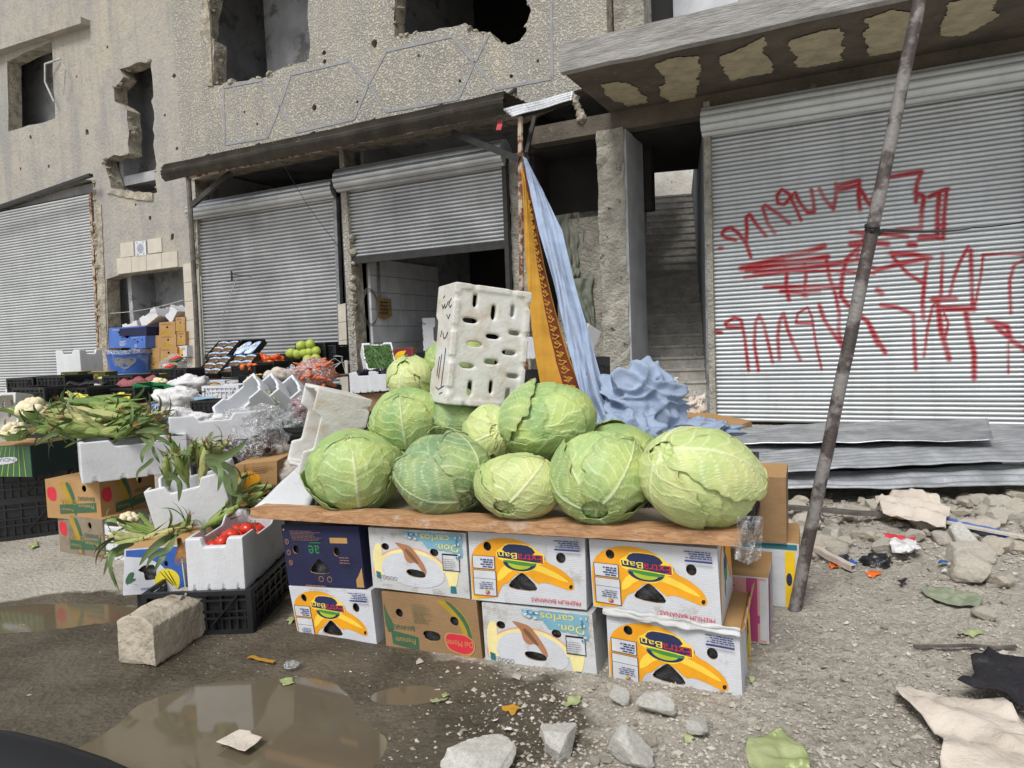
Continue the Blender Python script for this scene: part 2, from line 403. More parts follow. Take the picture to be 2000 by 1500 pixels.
# path: left pier base -> pier -> up along S0
pl = [(sL, ZT), (sL, z_(-420, 492)), (s_(0, 400), z_(0, 400)), (s_(90, 368), z_(90, 368)), (s_(150, 350), z_(150, 350)), (s_(181, 352), z_(181, 352)), (s_(184, 420), z_(184, 420)), (s_(190, 560), 0),
      (s_(392, 700), 0), (s_(384, 420), z_(384, 420)), (s_(380, 352), z_(380, 352)), (S0, z_(352, 345)), (S0, ZT)]
pits1 = [pit(170, 258, .07), pit(95, 325, .05), pit(293, 426, .06), pit(336, 462, .07), pit(60, 268, .05), pit(340, 148, .05), pit(210, 92, .04), pit(265, 400, .03), pit(345, 290, .04), pit(150, 150, .035), pit(40, 330, .04), pit(322, 225, .03)]
mb = MB()
mb.slab(pl, [h1, h2, niche] + pits1, fw, .3, 0, 1)
wallL = mb.build('wall', [M['plaster'], M['broken']], bA); wallL['label'] = 'smooth stained grey plaster wall'
h3 = ragged(W2([(404, 35), (401, 70), (419, 81), (418, 168), (470, 160), (525, 150), (545, 137), (605, 122), (607, 70), (603, 35), (612, -40), (600, -150), (400, -150), (418, -30)]), .035, .14)
h4 = ragged(W2([(773, 0), (772, 74), (800, 70), (845, 63), (880, 55), (911, 46), (925, 63), (960, 65), (971, 82), (995, 89), (1016, 82), (1030, 63), (1039, 21), (1029, 0), (1034, -60), (1000, -150), (775, -150)]), .03, .13)
ps = [(S0, ZT), (S0, z_(352, 345)), (s_(380, 352), z_(380, 352)), (s_(384, 350), z_(384, 350)), (s_(664, 292), z_(664, 292)), (s_(672, 460), z_(672, 460)), (s_(678, 560), 0), (s_(694, 560), 0), (s_(680, 400), z_(680, 400)), (s_(672, 292), z_(672, 292)), (s_(1012, 232), z_(1012, 232)), (s_(1118, 178), z_(1118, 180)), (sR, z_(1187, 160)), (sR, ZT)]
pits2 = [pit(616, 211, .055), pit(635, 104, .05), pit(636, 122, .045), pit(734, 86, .07), pit(505, 243, .03), pit(820, 110, .03), pit(900, 160, .03), pit(480, 220, .03), pit(560, 175, .025), pit(700, 200, .03), pit(1000, 150, .035), pit(1052, 120, .03)]
mb = MB(); mb.slab(ps, [h3, h4] + pits2, lambda x, y, o: fw(x, y, o + .03), .3, 0, 1)
wallR = mb.build('wall', [M['stipple'], M['broken']], bA); wallR['label'] = 'rough stippled beige wall with ragged window holes'
# broken lips round the big holes: chunks of render and block
mb = MB(); rr = random.Random(5)
def lip(hole, off, n, r0, r1):
    for k in range(n):
        i = rr.randrange(len(hole)); a = hole[i]; b = hole[(i + 1) % len(hole)]; u = rr.random()
        x, y = a[0] * (1 - u) + b[0] * u, a[1] * (1 - u) + b[1] * u
        mb.ico(fw(x + rr.uniform(-.03, .03), y + rr.uniform(-.03, .03), off - rr.uniform(.0, .2)), rr.uniform(r0, r1), 1, 0, .3, (1, 1, rr.uniform(.4, .9)), rr)
lip(h2, 0, 60, .03, .08); lip(h3, .02, 110, .03, .08); lip(h4, .02, 110, .03, .08)
for (x0, y0, x1, y1) in ((184, 352, 196, 640), (378, 440, 384, 520), (686, 330, 692, 700), (1115, 180, 1140, 235)):
    for k in range(26):
        u = rr.random(); q = FW(x0 + (x1 - x0) * u, y0 + (y1 - y0) * u, .0); mb.ico(q, rr.uniform(.03, .08), 1, 0, .3, rr=rr)
mb.build('broken_edge', M['broken'], bA)['kind'] = 'stuff'
# torn render along the boundary and peeled strips beside the tall opening
mb = MB()
mb.slab(ragged(W2([(404, -40), (416, 60), (420, 170), (408, 168), (408, 86), (396, 70), (400, 20), (398, -40)]), .015, .12), [], lambda x, y, o: fw(x, y, o + .06), .05, 0)
mb.build('exposed_block', M['broken'], bA); mb = MB()
mb.slab(ragged(W2([(225, 372), (300, 378), (300, 392), (262, 388), (210, 378)]), .02, .1), [], lambda x, y, o: fw(x, y, o + .03), .05, 0)
mb.build('exposed_block', M['broken'], bA); mb = MB()
mb.slab(ragged(W2([(186, 395), (199, 400), (207, 560), (212, 735), (198, 740), (190, 540)]), .02, .2), [], lambda x, y, o: fw(x, y, o + .02), .04, 0)
mb.build('exposed_block', M['broken'], bA)
# ledges
mb = MB()
a, b = FW(-60, 122, 0), FW(176, 46, 0)
mb.bar(a + FN * .1, b + FN * .1, .2, .13)
c1 = FW(292, 98, 0); 
mb.build('window_ledge', M['plaster'], bA)
# grooved hexagon bands on the parapet
mb = MB()
def band(px, w=.045):
    pts = [fw(*FS(x, y), .033) for x, y in px]
    for a, b in zip(pts, pts[1:]): mb.bar(a, b, w, .012, up=FN)
for a, b in zip([(438, 172), (515, 160), (590, 268)], [(515, 160), (555, 215), (596, 270)]): pass
band([(442, 283), (439, 172), (516, 157), (549, 210), (581, 259), (694, 233), (722, 166), (757, 101), (885, 72), (929, 124), (971, 175), (1080, 154), (1078, 10)])
band([(442, 283), (525, 269), (549, 210), (570, 147), (684, 120), (722, 166), (757, 219), (897, 194), (929, 124), (957, 68)])
gb = mb.build('groove_band', M['groove'], bA)
# interior: floors, back walls, partitions
mb = MB()
zf = z_(600, 122) - 1.0        # first-floor level
zs = z_(520, 300)              # underside above the shops
def pw(s, z0, z1, o0, o1, th=.12, mi=0):
    mb.box(fw(s, (z0 + z1) / 2, (o0 + o1) / 2), (th, abs(o1 - o0), z1 - z0), Matrix.Rotation(FYAW, 3, 'Z'), mi)
def bw(s0, s1, z0, z1, off, mi=0): mb.box(fw((s0 + s1) / 2, (z0 + z1) / 2, off), (s1 - s0, .12, z1 - z0), Matrix.Rotation(FYAW, 3, 'Z'), mi)
def fl(s0, s1, z, o0, o1, th=.2, mi=0): mb.box(fw((s0 + s1) / 2, z, (o0 + o1) / 2), (s1 - s0, abs(o1 - o0), th), Matrix.Rotation(FYAW, 3, 'Z'), mi)
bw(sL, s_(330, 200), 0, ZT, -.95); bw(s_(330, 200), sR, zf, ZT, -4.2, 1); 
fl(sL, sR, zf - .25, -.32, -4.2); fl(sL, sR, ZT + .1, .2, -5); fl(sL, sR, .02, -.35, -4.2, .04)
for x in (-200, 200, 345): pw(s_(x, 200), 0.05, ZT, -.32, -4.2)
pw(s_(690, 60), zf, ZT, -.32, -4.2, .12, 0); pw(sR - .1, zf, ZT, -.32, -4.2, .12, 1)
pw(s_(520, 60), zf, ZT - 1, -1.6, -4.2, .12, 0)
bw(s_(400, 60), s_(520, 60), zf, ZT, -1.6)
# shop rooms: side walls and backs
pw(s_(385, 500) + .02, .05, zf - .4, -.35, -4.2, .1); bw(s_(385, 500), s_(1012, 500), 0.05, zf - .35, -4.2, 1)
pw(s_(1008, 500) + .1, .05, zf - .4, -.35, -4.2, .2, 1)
ib = mb.build('interior_wall', [M['inner'], M['inner_shade']], bA)
# tiled side wall inside the half-open shop
mb = MB(); st_ = s_(697, 560)
for i in range(5):
    for j in range(9):
        o0 = -.34 - i * .45; mb.box(fw(st_, .1 + j * .3 + .15, o0 - .225), (.05, .438, .29), Matrix.Rotation(FYAW, 3, 'Z'), 0)
mb.build('wall_tiles', M['tilewhite'], bA)
pw2 = MB(); pw2.box(fw(st_ - .06, zf / 2, -2.2), (.07, 3.6, zf - .5), Matrix.Rotation(FYAW, 3, 'Z')); pw2.build('partition', M['inner'], bA)
# tiles over the niche and beside it
mb = MB()
def tiles(px, nx_, ny_, off=.02, mi=0, skip=()):
    q = [FS(*p) for p in px]
    for i in range(nx_):
        for j in range(ny_):
            if (i, j) in skip: continue
            def bl(u, v): 
                a = Vector(q[0]).lerp(Vector(q[1]), u); b = Vector(q[3]).lerp(Vector(q[2]), u); return a.lerp(b, v)
            e = .012; u0, u1, v0, v1 = (i + e) / nx_, (i + 1 - e) / nx_, (j + e) / ny_, (j + 1 - e) / ny_
            pp = [bl(u0, v0), bl(u1, v0), bl(u1, v1), bl(u0, v1)]
            mb.slab([tuple(p) for p in pp][::-1], [], lambda x, y, o: fw(x, y, o + off), .02, mi)
tiles([(229, 505), (348, 490), (349, 521), (231, 536)], 4, 1)
mb.build('facade_tiles', M['tile'], bA); mb = MB()
tiles([(236, 475), (345, 460), (347, 488), (237, 504)], 4, 1, skip=((1, 0), (3, 0)))
mb.build('facade_tiles', M['tile'], bA); mb = MB()
tiles([(359, 516), (378, 512), (383, 735), (368, 735)], 1, 6, .02)
mb.build('facade_tiles', M['tile'], bA); mb = MB()
tiles([(663, 595), (678, 592), (684, 770), (668, 770)], 1, 5, .045)
mb.build('facade_tiles', M['tile'], bA)
mb = MB(); q = [FS(*p) for p in ((266, 472), (287, 470), (288, 499), (267, 500))]
mb.slab(q, [], lambda x, y, o: fw(x, y, o + .03), .02, 0)
cx = sum(p[0] for p in q) / 4; cz = sum(p[1] for p in q) / 4
def ring(r0, r1, ccx, ccz, mi, off, n=20):
    for k in range(n):
        a0, a1 = k * math.tau / n, (k + 1) * math.tau / n
        mb.quad(*[fw(ccx + r * math.cos(a), ccz + r * math.sin(a), off) for r, a in ((r0, a0), (r1, a0), (r1, a1), (r0, a1))], mi)
ring(.085, .095, cx, cz, 1, .0325)
for k in range(7):
    a = k * math.tau / 7; ring(.018, .026, cx + .045 * math.cos(a), cz + .045 * math.sin(a), 1, .0325, 10)
for sx in (-1, 1):
    for sz in (-1, 1): mb.add([fw(cx + sx * .105, cz + sz * .13, .0325), fw(cx + sx * .07, cz + sz * .13, .0325), fw(cx + sx * .105, cz + sz * .09, .0325)], [(0, 1, 2)], 1)
mb.build('ornamental_tile', [M['tilewhite'], M['blueink']], bA)

# ------------------------------------------------------------------ roller shutters
GRAF = []
def Z(pts): return [(1350 + x / 3.077, 300 + y / 3.077) for x, y in pts]
for w, pts in [
    (13, [(170, 570), (185, 568)]), (13, [(265, 520), (205, 505), (185, 485), (200, 455), (240, 445), (285, 480), (330, 540), (358, 622)]),
    (13, [(330, 530), (335, 460), (330, 385), (352, 365), (395, 430), (450, 495)]), (13, [(500, 475), (460, 420), (430, 325), (445, 310), (520, 360), (590, 420)]),
    (12, [(610, 250), (560, 305), (520, 300), (515, 250), (545, 215), (585, 240), (630, 330), (660, 400)]), (13, [(625, 235), (650, 290), (700, 355), (740, 350), (735, 285), (722, 215)]),
    (13, [(770, 210), (800, 270), (855, 335), (868, 270), (870, 180)]), (15, [(870, 200), (950, 175), (1010, 160), (1005, 250), (1015, 335)]), (15, [(870, 225), (1000, 190), (1045, 260)]),
    (13, [(1045, 270), (1075, 312), (1105, 240), (1130, 150)]), (16, [(1200, 140), (1385, 108), (1355, 180), (1350, 290)]), (17, [(1345, 230), (1400, 260), (1385, 350), (1380, 450), (1240, 462)]),
    (15, [(1430, 260), (1500, 225), (1545, 212)]), (18, [(1490, 240), (1480, 380), (1478, 500), (1370, 510)]), (15, [(1535, 215), (1520, 380), (1515, 512), (1380, 490)]), (12, [(1480, 435), (1530, 425)]),
    (15, [(960, 470), (1050, 480), (1130, 478), (1300, 500)]), (20, [(960, 545), (1070, 530), (1180, 545)]), (16, [(1060, 480), (1010, 560), (930, 640), (905, 760), (900, 860), (960, 930), (1060, 1010), (1120, 1120), (1165, 1195)]),
    (19, [(300, 690), (420, 660), (560, 625), (700, 590), (800, 555)]), (19, [(330, 700), (500, 672), (690, 640), (820, 620)]), (14, [(380, 715), (600, 690), (850, 665), (1000, 640)]), (11, [(320, 745), (600, 705), (860, 705), (1100, 720)]),
    (14, [(545, 620), (575, 700), (570, 800), (588, 880)]), (14, [(440, 803), (600, 800), (760, 798), (880, 805)]), (14, [(540, 828), (680, 832), (770, 822)]), (16, [(675, 850), (690, 852)]), (12, [(680, 660), (690, 740), (680, 820)]),
    (13, [(810, 620), (830, 740), (870, 860), (890, 960), (885, 1060), (915, 1190)]), (14, [(770, 910), (800, 1000), (860, 1090), (930, 1180)]),
    (15, [(1000, 560), (1000, 640), (1120, 700), (1260, 660), (1420, 630), (1405, 740), (1390, 900), (1395, 990)]), (17, [(1200, 600), (1330, 605), (1440, 625)]), (13, [(1210, 620), (1300, 720), (1380, 770)]), (20, [(1310, 545), (1345, 548)]),
    (20, [(1120, 820), (1145, 840)]), (14, [(1060, 1010), (1090, 1080), (1120, 1150)]), (14, [(1140, 910), (1240, 925), (1335, 965), (1340, 1120), (1350, 1295)]),
    (13, [(150, 1070), (180, 1075)]), (11, [(290, 1045), (215, 1045), (205, 1020), (260, 985), (300, 1000), (320, 1100), (345, 1305)]), (11, [(405, 1305), (380, 1150), (385, 1020), (410, 970), (440, 1040), (470, 1170), (490, 1255)]),
    (12, [(530, 1235), (520, 1100), (530, 1010), (555, 960), (580, 1060), (620, 1160), (655, 1240)]), (8, [(730, 1020), (630, 1020), (640, 960), (700, 925), (725, 980), (750, 1150), (785, 1300)]),
    (12, [(1510, 600), (1505, 760), (1500, 860)]), (10, [(1400, 1220), (1420, 1050), (1450, 920), (1480, 880)]), (17, [(1450, 875), (1590, 870)]), (20, [(1500, 930), (1700, 935)]), (19, [(1480, 880), (1500, 1060), (1550, 1235)]),
    (12, [(1550, 870), (1580, 740), (1620, 640), (1665, 560)]), (14, [(1680, 580), (1685, 760), (1690, 940)]), (19, [(1650, 950), (1670, 1060), (1700, 1200), (1700, 1350)]), (9, [(1520, 960), (1545, 1020), (1530, 1100)]),
    (9, [(1700, 940), (1740, 740), (1755, 610)]), (10, [(1750, 610), (1900, 600), (2010, 610)]), (18, [(1780, 1000), (1900, 1040), (1920, 1120), (2010, 1180)]), (11, [(2000, 640), (1940, 670), (1915, 760), (1920, 960)]), (16, [(1830, 1040), (1900, 1100)]),
    (8, [(1905, 1140), (1905, 1320)])]:
    GRAF.append((w / 3.077 / 2 * 1.25, Z(pts)))
def shutter(name_parent, px, pitch, mat, off=-.1, drum=.16, bar=True, paint=False, railmat='rail', zbot=None):
    """px: TL, TR, BR, BL of the curtain in the picture plane; returns curtain"""
    TL, TR, BR, BL = [FS(x, y, off) for x, y in px]
    s0, s1 = TL[0], TR[0]; sb0, sb1 = BL[0], BR[0]; z1 = (TL[1] + TR[1]) / 2; z0 = (BL[1] + BR[1]) / 2 if zbot is None else zbot
    n = int((z1 - z0) / pitch); pitch = (z1 - z0) / n
    prof = [(0, 0, 1.0), (.12, .004, .9), (.26, .018, 0), (.5, .028, 0), (.74, .018, 0), (.9, .003, .95)]
    nu = int((s1 - s0) / (.018 if paint else .25)) + 1
    vs, fc, gr = [], [], []
    rows = []
    for k in range(n):
        for p, d, gq in prof: rows.append((z0 + (k + p) * pitch, d, gq))
    rows.append((z1, 0, 1))
    dent = lambda s, z: .0016 * noise.noise(Vector((s * .8, z * .9, 1))) + .007 * noise.noise(Vector((s * 2.4, z * 3, 4)))
    for z, d, gq in rows:
        t_ = (z - z0) / (z1 - z0); a = sb0 + (s0 - sb0) * t_; b = sb1 + (s1 - sb1) * t_
        for i in range(nu + 1):
            s = a + (b - a) * i / nu; vs.append(tuple(fw(s, z, off + d + dent(s, z)))); gr.append(gq)
    w = nu + 1
    for j in range(len(rows) - 1):
        for i in range(nu): fc.append((j * w + i, j * w + i + 1, (j + 1) * w + i + 1, (j + 1) * w + i))
    m = MB(); m.add(vs, fc); o = m.build('shutter_curtain', M[mat], None, True)
    at = o.data.attributes.new('groove', 'FLOAT', 'POINT'); at.data.foreach_set('value', gr)
    pa = np.zeros(len(vs))
    if paint:
        V = np.array(vs) - np.array(CPOS); Rm = np.array(CROT.to_4x4().to_3x3()); L = V @ Rm     # camera space, only to bring the traced strokes on to the sheet
        X = 1000 - L[:, 0] / L[:, 2] * FPX; Y = 750 + L[:, 1] / L[:, 2] * FPX
        for wd_, pts in GRAF:
            dm = np.full(len(vs), 1e9)
            for (x0, y0), (x1, y1) in zip(pts, pts[1:]):
                dx, dy = x1 - x0, y1 - y0; LL = dx * dx + dy * dy + 1e-9
                u = np.clip(((X - x0) * dx + (Y - y0) * dy) / LL, 0, 1); dm = np.minimum(dm, np.hypot(X - x0 - u * dx, Y - y0 - u * dy))
            pa = np.maximum(pa, np.clip(1.5 - dm / (wd_ * 1.35), 0, 1) ** .8)
        g_ = np.array(gr); pa = pa * (1 - .3 * g_) * 1.12 * np.clip(.88 + .24 * np.sin(X * .045 + Y * .02) * np.cos(Y * .05) + .12 * np.sin(X * .9 + Y * 1.3), .45, 1)
    at = o.data.attributes.new('paint', 'FLOAT', 'POINT'); at.data.foreach_set('value', pa.astype(np.float32))
    setparent(o, name_parent)
    # drum box above
    if drum:
        r = drum; rows = []
        m = MB(); N = 14; vs = []; gr = []
        nn = 5 * 8
        for j in range(nn + 1):
            a = -R(80) + R(250) * j / nn; rr_ = r + (.012 if j % 5 in (2, 3) else (.006 if j % 5 in (1, 4) else 0)); 
            for i in range(9): s = s0 - .08 + (s1 - s0 + .16) * i / 8; vs.append(tuple(fw(s, z1 + r * .75 + rr_ * math.sin(a), off + .05 + rr_ * math.cos(a)))); gr.append(1.0 if j % 5 == 0 else 0)
        fc = [(j * 9 + i, j * 9 + i + 1, (j + 1) * 9 + i + 1, (j + 1) * 9 + i) for j in range(nn) for i in range(8)]
        for e in (0, 8): 
            c = len(vs); vs.append(tuple(fw(s0 - .08 + (s1 - s0 + .16) * e / 8, z1 + r * .75, off + .05))); gr.append(1)
            fc += [(c, (j + 1) * 9 + e, j * 9 + e) for j in range(nn)]
        m.add(vs, fc); d_ = m.build('drum_roll', M[mat], None, False); at = d_.data.attributes.new('groove', 'FLOAT', 'POINT'); at.data.foreach_set('value', gr)
        setparent(d_, o)
    for sa, sb in ((sb0 - .04, s0 - .04), (sb1 + .04, s1 + .04)):
        m = MB(); m.bar(fw(sa, max(z0 - (.0 if z0 < .3 else z0), 0), off + .03), fw(sb, z1, off + .03), .07, .09, up=FN); setparent(m.build('guide_rail', M[railmat], None), o)
    if bar:
        m = MB(); m.bar(fw(sb0, z0 - .05, off + .015), fw(sb1, z0 - .05, off + .015), .05, .12); setparent(m.build('bottom_bar', M['blackmetal'], None), o)
    return o
shL = shutter(bA, [(-420, 490), (180, 390), (194, 700), (-420, 760)], .062, 'shutter_white', -.12, 0, railmat='rust', zbot=.04)
gzz = lambda o: None
shM = shutter(bA, [(386, 428), (655, 385), (664, 680), (398, 700)], .066, 'shutter_zinc', -.08, .17, zbot=.12)
shH = shutter(bA, [(676, 372), (983, 322), (988, 478), (681, 499)], .060, 'shutter_zinc', -.05, .20, railmat='blackmetal')

SC.cycles.max_bounces = 6; SC.cycles.diffuse_bounces = 3; SC.cycles.glossy_bounces = 3; SC.cycles.transparent_max_bounces = 10
# ------------------------------------------------------------------ concrete shop building on the right
FM = Matrix.Rotation(FYAW, 3, 'Z')
def fbox(mb, s0, s1, z0, z1, o0, o1, mi=0): mb.box(fw((s0 + s1) / 2, (z0 + z1) / 2, (o0 + o1) / 2), (abs(s1 - s0), abs(o1 - o0), abs(z1 - z0)), FM, mi)
sA = s_(1015, 400); sS = FS(1093, 143, 1.8)[0]; ZS0, ZS1 = 4.40, 4.73
sP0 = FS(1172, 500, .1)[0]; sP1 = FS(1224, 500, .1)[0]
sQ0 = s_(1368, 500); sQ1 = s_(1386, 500); sE = 7.4
bB = empty('concrete_shop', fw(4, 0), 'bare concrete shop building with a thick overhanging slab and an open stairway', 'building')
mb = MB()
pl2 = ragged([(sS, ZS0), (sE + 3, ZS0), (sE + 3, ZS1), (sS, ZS1)], .012, .5)
mb.slab(pl2, [], lambda x, y, o: fw(x, y, o + 1.8), .12, 0)
mb.build('slab_edge', M['slabface'], bB)
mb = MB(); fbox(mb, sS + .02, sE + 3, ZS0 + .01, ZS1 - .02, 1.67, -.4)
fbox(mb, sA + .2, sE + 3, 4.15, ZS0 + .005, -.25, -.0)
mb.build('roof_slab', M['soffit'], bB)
# cream paint patches on the soffit
for px in ([(1175, 165), (1205, 160), (1245, 172), (1265, 200), (1225, 208), (1190, 190)], [(1280, 125), (1318, 112), (1364, 110), (1366, 160), (1358, 190), (1312, 203), (1290, 180), (1298, 150)],
           [(1408, 110), (1455, 92), (1490, 72), (1505, 120), (1508, 142), (1465, 150), (1425, 158), (1412, 130)], [(1545, 78), (1600, 62), (1640, 55), (1642, 85), (1646, 118), (1590, 130), (1560, 132), (1545, 100)],
           [(1688, 38), (1740, 20), (1785, 25), (1782, 75), (1780, 95), (1700, 110), (1690, 80)], [(1852, 5), (1900, -5), (1950, -8), (1940, 40), (1880, 70), (1835, 70), (1842, 40)]):
    pts = [G(x, y, ZS0 - .004) for x, y in px]; pl_ = ragged(ragged([(p.x, p.y) for p in pts], .05, .16), .02, .03)
    mb = MB(); mb.slab(pl_, [], lambda x, y, o: Vector((x, y, ZS0 - .003 + o)), 0, back=False); mb.build('paint_patch', M['paintpatch'], bB)
# pillar beside the stairs
mb = MB()
def roughbox(mb, s0, s1, z0, z1, o0, o1, amp=.012, st=.12, mi=0):
    nz = int((z1 - z0) / st) + 1
    ring_ = []
    for (a, b) in (((s0, o0), (s1, o0)), ((s1, o0), (s1, o1)), ((s1, o1), (s0, o1)), ((s0, o1), (s0, o0))):
        n = max(1, int(math.hypot(b[0] - a[0], b[1] - a[1]) / st))
        for k in range(n): ring_.append((a[0] + (b[0] - a[0]) * k / n, a[1] + (b[1] - a[1]) * k / n))
    mb.grid(lambda u, v: fw(ring_[int(round(u * len(ring_))) % len(ring_)][0], z0 + (z1 - z0) * v, ring_[int(round(u * len(ring_))) % len(ring_)][1]) + Vector((rnd.uniform(-amp, amp), rnd.uniform(-amp, amp), 0)), len(ring_), nz, mi, True)
roughbox(mb, sP0, sP1, 0, 4.15, .1, -.35, .016, .11)
mb.build('pillar', M['column'], bB)
mb = MB(); fbox(mb, sP1 - .01, sP1 + .03, 0.0, 4.12, .085, -.75); mb.build('pillar_render', M['graycolumn'], bB)
mb = MB(); roughbox(mb, sA - .22, sA + .03, 0, 4.1, -.12, -.5, .012); mb.build('corner_pillar', M['column'], bB)
# stair hall: the flight runs straight back from the street door
TD = Vector((.235, 1, 0)).normalized(); TR_ = Vector((TD.y, -TD.x, 0)); TY = math.atan2(TR_.y, TR_.x); TM = Matrix.Rotation(TY, 3, 'Z')
T1 = FW(1383, 700, -.3); T1.z = 0; TW = 1.02; T0 = T1 - TR_ * TW
def tbox(mb, a, b, c, d, z0, z1, mi=0):      # a..b across, c..d going back
    mb.box(T0 + TR_ * (a + b) / 2 + TD * (c + d) / 2 + UP * (z0 + z1) / 2, (b - a, d - c, z1 - z0), TM, mi)
mb = MB()
tbox(mb, -.12, 0, .9, 9.5, 0, 3.3, 0); tbox(mb, TW, TW + .1, .1, 9.5, 0, 4.7, 0)
tbox(mb, -1.2, TW + .1, .7, 2.75, 4.12, 4.22, 2)
tbox(mb, -.14, -.02, 6.4, 9.5, 3.3, 4.9, 0)
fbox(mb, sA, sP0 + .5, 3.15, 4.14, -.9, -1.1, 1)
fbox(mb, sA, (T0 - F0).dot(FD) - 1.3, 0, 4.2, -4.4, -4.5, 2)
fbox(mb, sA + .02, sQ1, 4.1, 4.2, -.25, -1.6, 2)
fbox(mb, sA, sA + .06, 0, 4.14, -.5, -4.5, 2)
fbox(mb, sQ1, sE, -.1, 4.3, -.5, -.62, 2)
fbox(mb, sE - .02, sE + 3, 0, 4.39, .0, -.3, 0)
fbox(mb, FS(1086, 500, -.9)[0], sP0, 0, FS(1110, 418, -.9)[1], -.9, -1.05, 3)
mb.build('wall', [M['graycolumn'], M['inner_shade'], M['inner_shade'], M['column']], bB)
mb = MB()
for k in range(25):
    tbox(mb, .0, TW - .002, .25 + k * .27, .25 + k * .27 + (.3 if k < 24 else 1.5), 0, .178 * (k + 1))
    tbox(mb, .0, TW - .002, .225 + k * .27, .265 + k * .27, .178 * (k + 1) - .035, .178 * (k + 1) + .004)
    for q in range(4): mb.ico(T0 + TR_ * rnd.uniform(.02, TW - .02) + TD * (.25 + k * .27 + rnd.uniform(.03, .22)) + UP * .178 * (k + 1), rnd.uniform(.015, .05), 1, 0, .3)
mb.build('staircase', M['stairs'], bB)
mb = MB(); tbox(mb, -2, TW + 2, 9.6, 9.8, 3, 5.7); mb.build('upper_wall', M['upperwall'], bB)
# jamb and shutter
mb = MB(); fbox(mb, sQ1 - .03, sQ1 + .05, 0, 4.3, .06, -.2); mb.build('door_jamb', M['column'], bB)
shB = shutter(bB, [(1387, 262), (2003, 166), (2003, 838), (1394, 800)], .0565, 'shutter_old', -.05, .19, False, True, zbot=.04)
# columns standing on the slab, part-built upper storey
mb = MB(); fbox(mb, s_(1190, 30), s_(1250, 30), ZS1 - .3, 9, -.2, -.6); mb.build('upper_column', M['column'], bB)
mb = MB(); fbox(mb, s_(1252, 30), s_(1252, 30) + 1.0, ZS1 - .2, 7.5, -1.9, -2.2); mb.build('unfinished_wall', M['tilewhite'], bB)

# ------------------------------------------------------------------ awning over the shops
aw = empty('awning', fw(-4, 3.9, .9), 'weathered dark corrugated tin awning on posts above the shop shutters', 'awning')
O = .85
A0, A1 = FS(316, 335, O), FS(985, 232, O); zL = (A0[1] + A1[1]) / 2
prof = [(.04, zL + .30), (.3, zL + .28), (.6, zL + .26), (O - .06, zL + .245), (O - .01, zL + .20), (O + .03, zL + .10), (O + .01, zL + .02), (O - .06, zL - .04)]
fine = []
for (a, b) in zip(prof, prof[1:]):
    for k in range(5): fine.append((a[0] + (b[0] - a[0]) * k / 5, a[1] + (b[1] - a[1]) * k / 5))
fine = fine[::1]
NU = 40
def shp(u, v):
    k = min(len(fine) - 1, int(v * (len(fine) - 1) + .5)); o_, z = fine[k]; s = A0[0] + (A1[0] - A0[0]) * u
    sag = -.10 * math.sin(math.pi * u) * 0 + .02 * noise.noise(Vector((s * 1.3, v * 2, 0)))
    return fw(s, z + sag + .008 * (1 if k % 3 == 0 else -1), o_ + .012 * (1 if k % 3 == 0 else -1))
mb = MB(); mb.grid(shp, NU, len(fine) - 1)
sh_ = mb.build('tin_sheet', M['sheetdark'], aw)
sm = sh_.modifiers.new('s', 'SOLIDIFY'); sm.thickness = .006
mb = MB(); mb.bar(fw(A0[0] + .5, zL - .02, O - .12), fw(A1[0] - .6, zL + .02, O - .12), .05, .07); mb.build('edge_beam', M['rust'], aw)
mb = MB()
for s in np.linspace(A0[0] + .3, A1[0] - .2, 6): mb = MB(); mb.bar(fw(s, zL + .05, O - .06), fw(s, zL + .55, .03), .05, .05); mb.build('rafter', M['blackmetal'], aw)
mb = MB(); a = FW(368, 345, O - .12); b = FW(392, 812, O - .12); b.z = 0; mb.tube([a, (a + b) / 2 + Vector((.01, 0, 0)), b], .045, 8); mb.build('post', M['postgray'], aw)
mb = MB(); a = FW(1016, 228, O - .05); b = FW(1019, 560, O - .05); c = Vector((b.x + .03, b.y, 0)); mb.tube([a, b, c], .038, 8); mb.build('post', M['rust'], aw)
mb = MB(); mb.bar(FW(374, 402, O - .1), FW(452, 336, .4), .1, .08); mb.build('brace', M['sheetdark'], aw)
mb = MB(); mb.bar(FW(884, 259, .5), FW(1016, 312, O - .02), .06, .09); mb.build('brace', M['blackmetal'], aw)
mb = MB(); mb.bar(FW(1044, 230, .25), FW(1028, 300, O - .06), .05, .05); mb.build('brace', M['blackmetal'], aw)
mb = MB(); mb.bar(FW(1012, 222, O - .1), FW(1116, 192, .75), .08, .12); mb.build('bracket', M['blackmetal'], aw)
mb = MB(); 
q = [FW(982, 214, O), FW(1122, 178, O), FW(1118, 195, O + .05), FW(1000, 228, O + .05)]
mb.grid(lambda u, v: q[0].lerp(q[1], u).lerp(q[3].lerp(q[2], u), v) + Vector((0, 0, .008 * math.sin(v * 24) + .006 * math.sin(u * 9))), 24, 14)
zz = mb.build('zinc_strip', M['zinc'], aw, True); zz.modifiers.new('s', 'SOLIDIFY').thickness = .006
mb = MB(); a = FW(977, 236, O + .02); mb.grid(lambda u, v: a + Vector((.07 * (u - .5) - .03 * v, .02 * math.sin(v * 5), -.13 * v)), 3, 6); 
rt = mb.build('red_ribbon', M['redplastic'], aw)
# second small awning arm by the white shutter
a2 = MB(); a2.bar(FW(-60, 425, .25), FW(178, 342, .25), .09, .06); 
tag(a2.build('steel_bar', M['blackmetal'], loc=FW(60, 385, .25)), 'dark steel arm slanting across the top of the white shutter at the far left', 'metal bar')
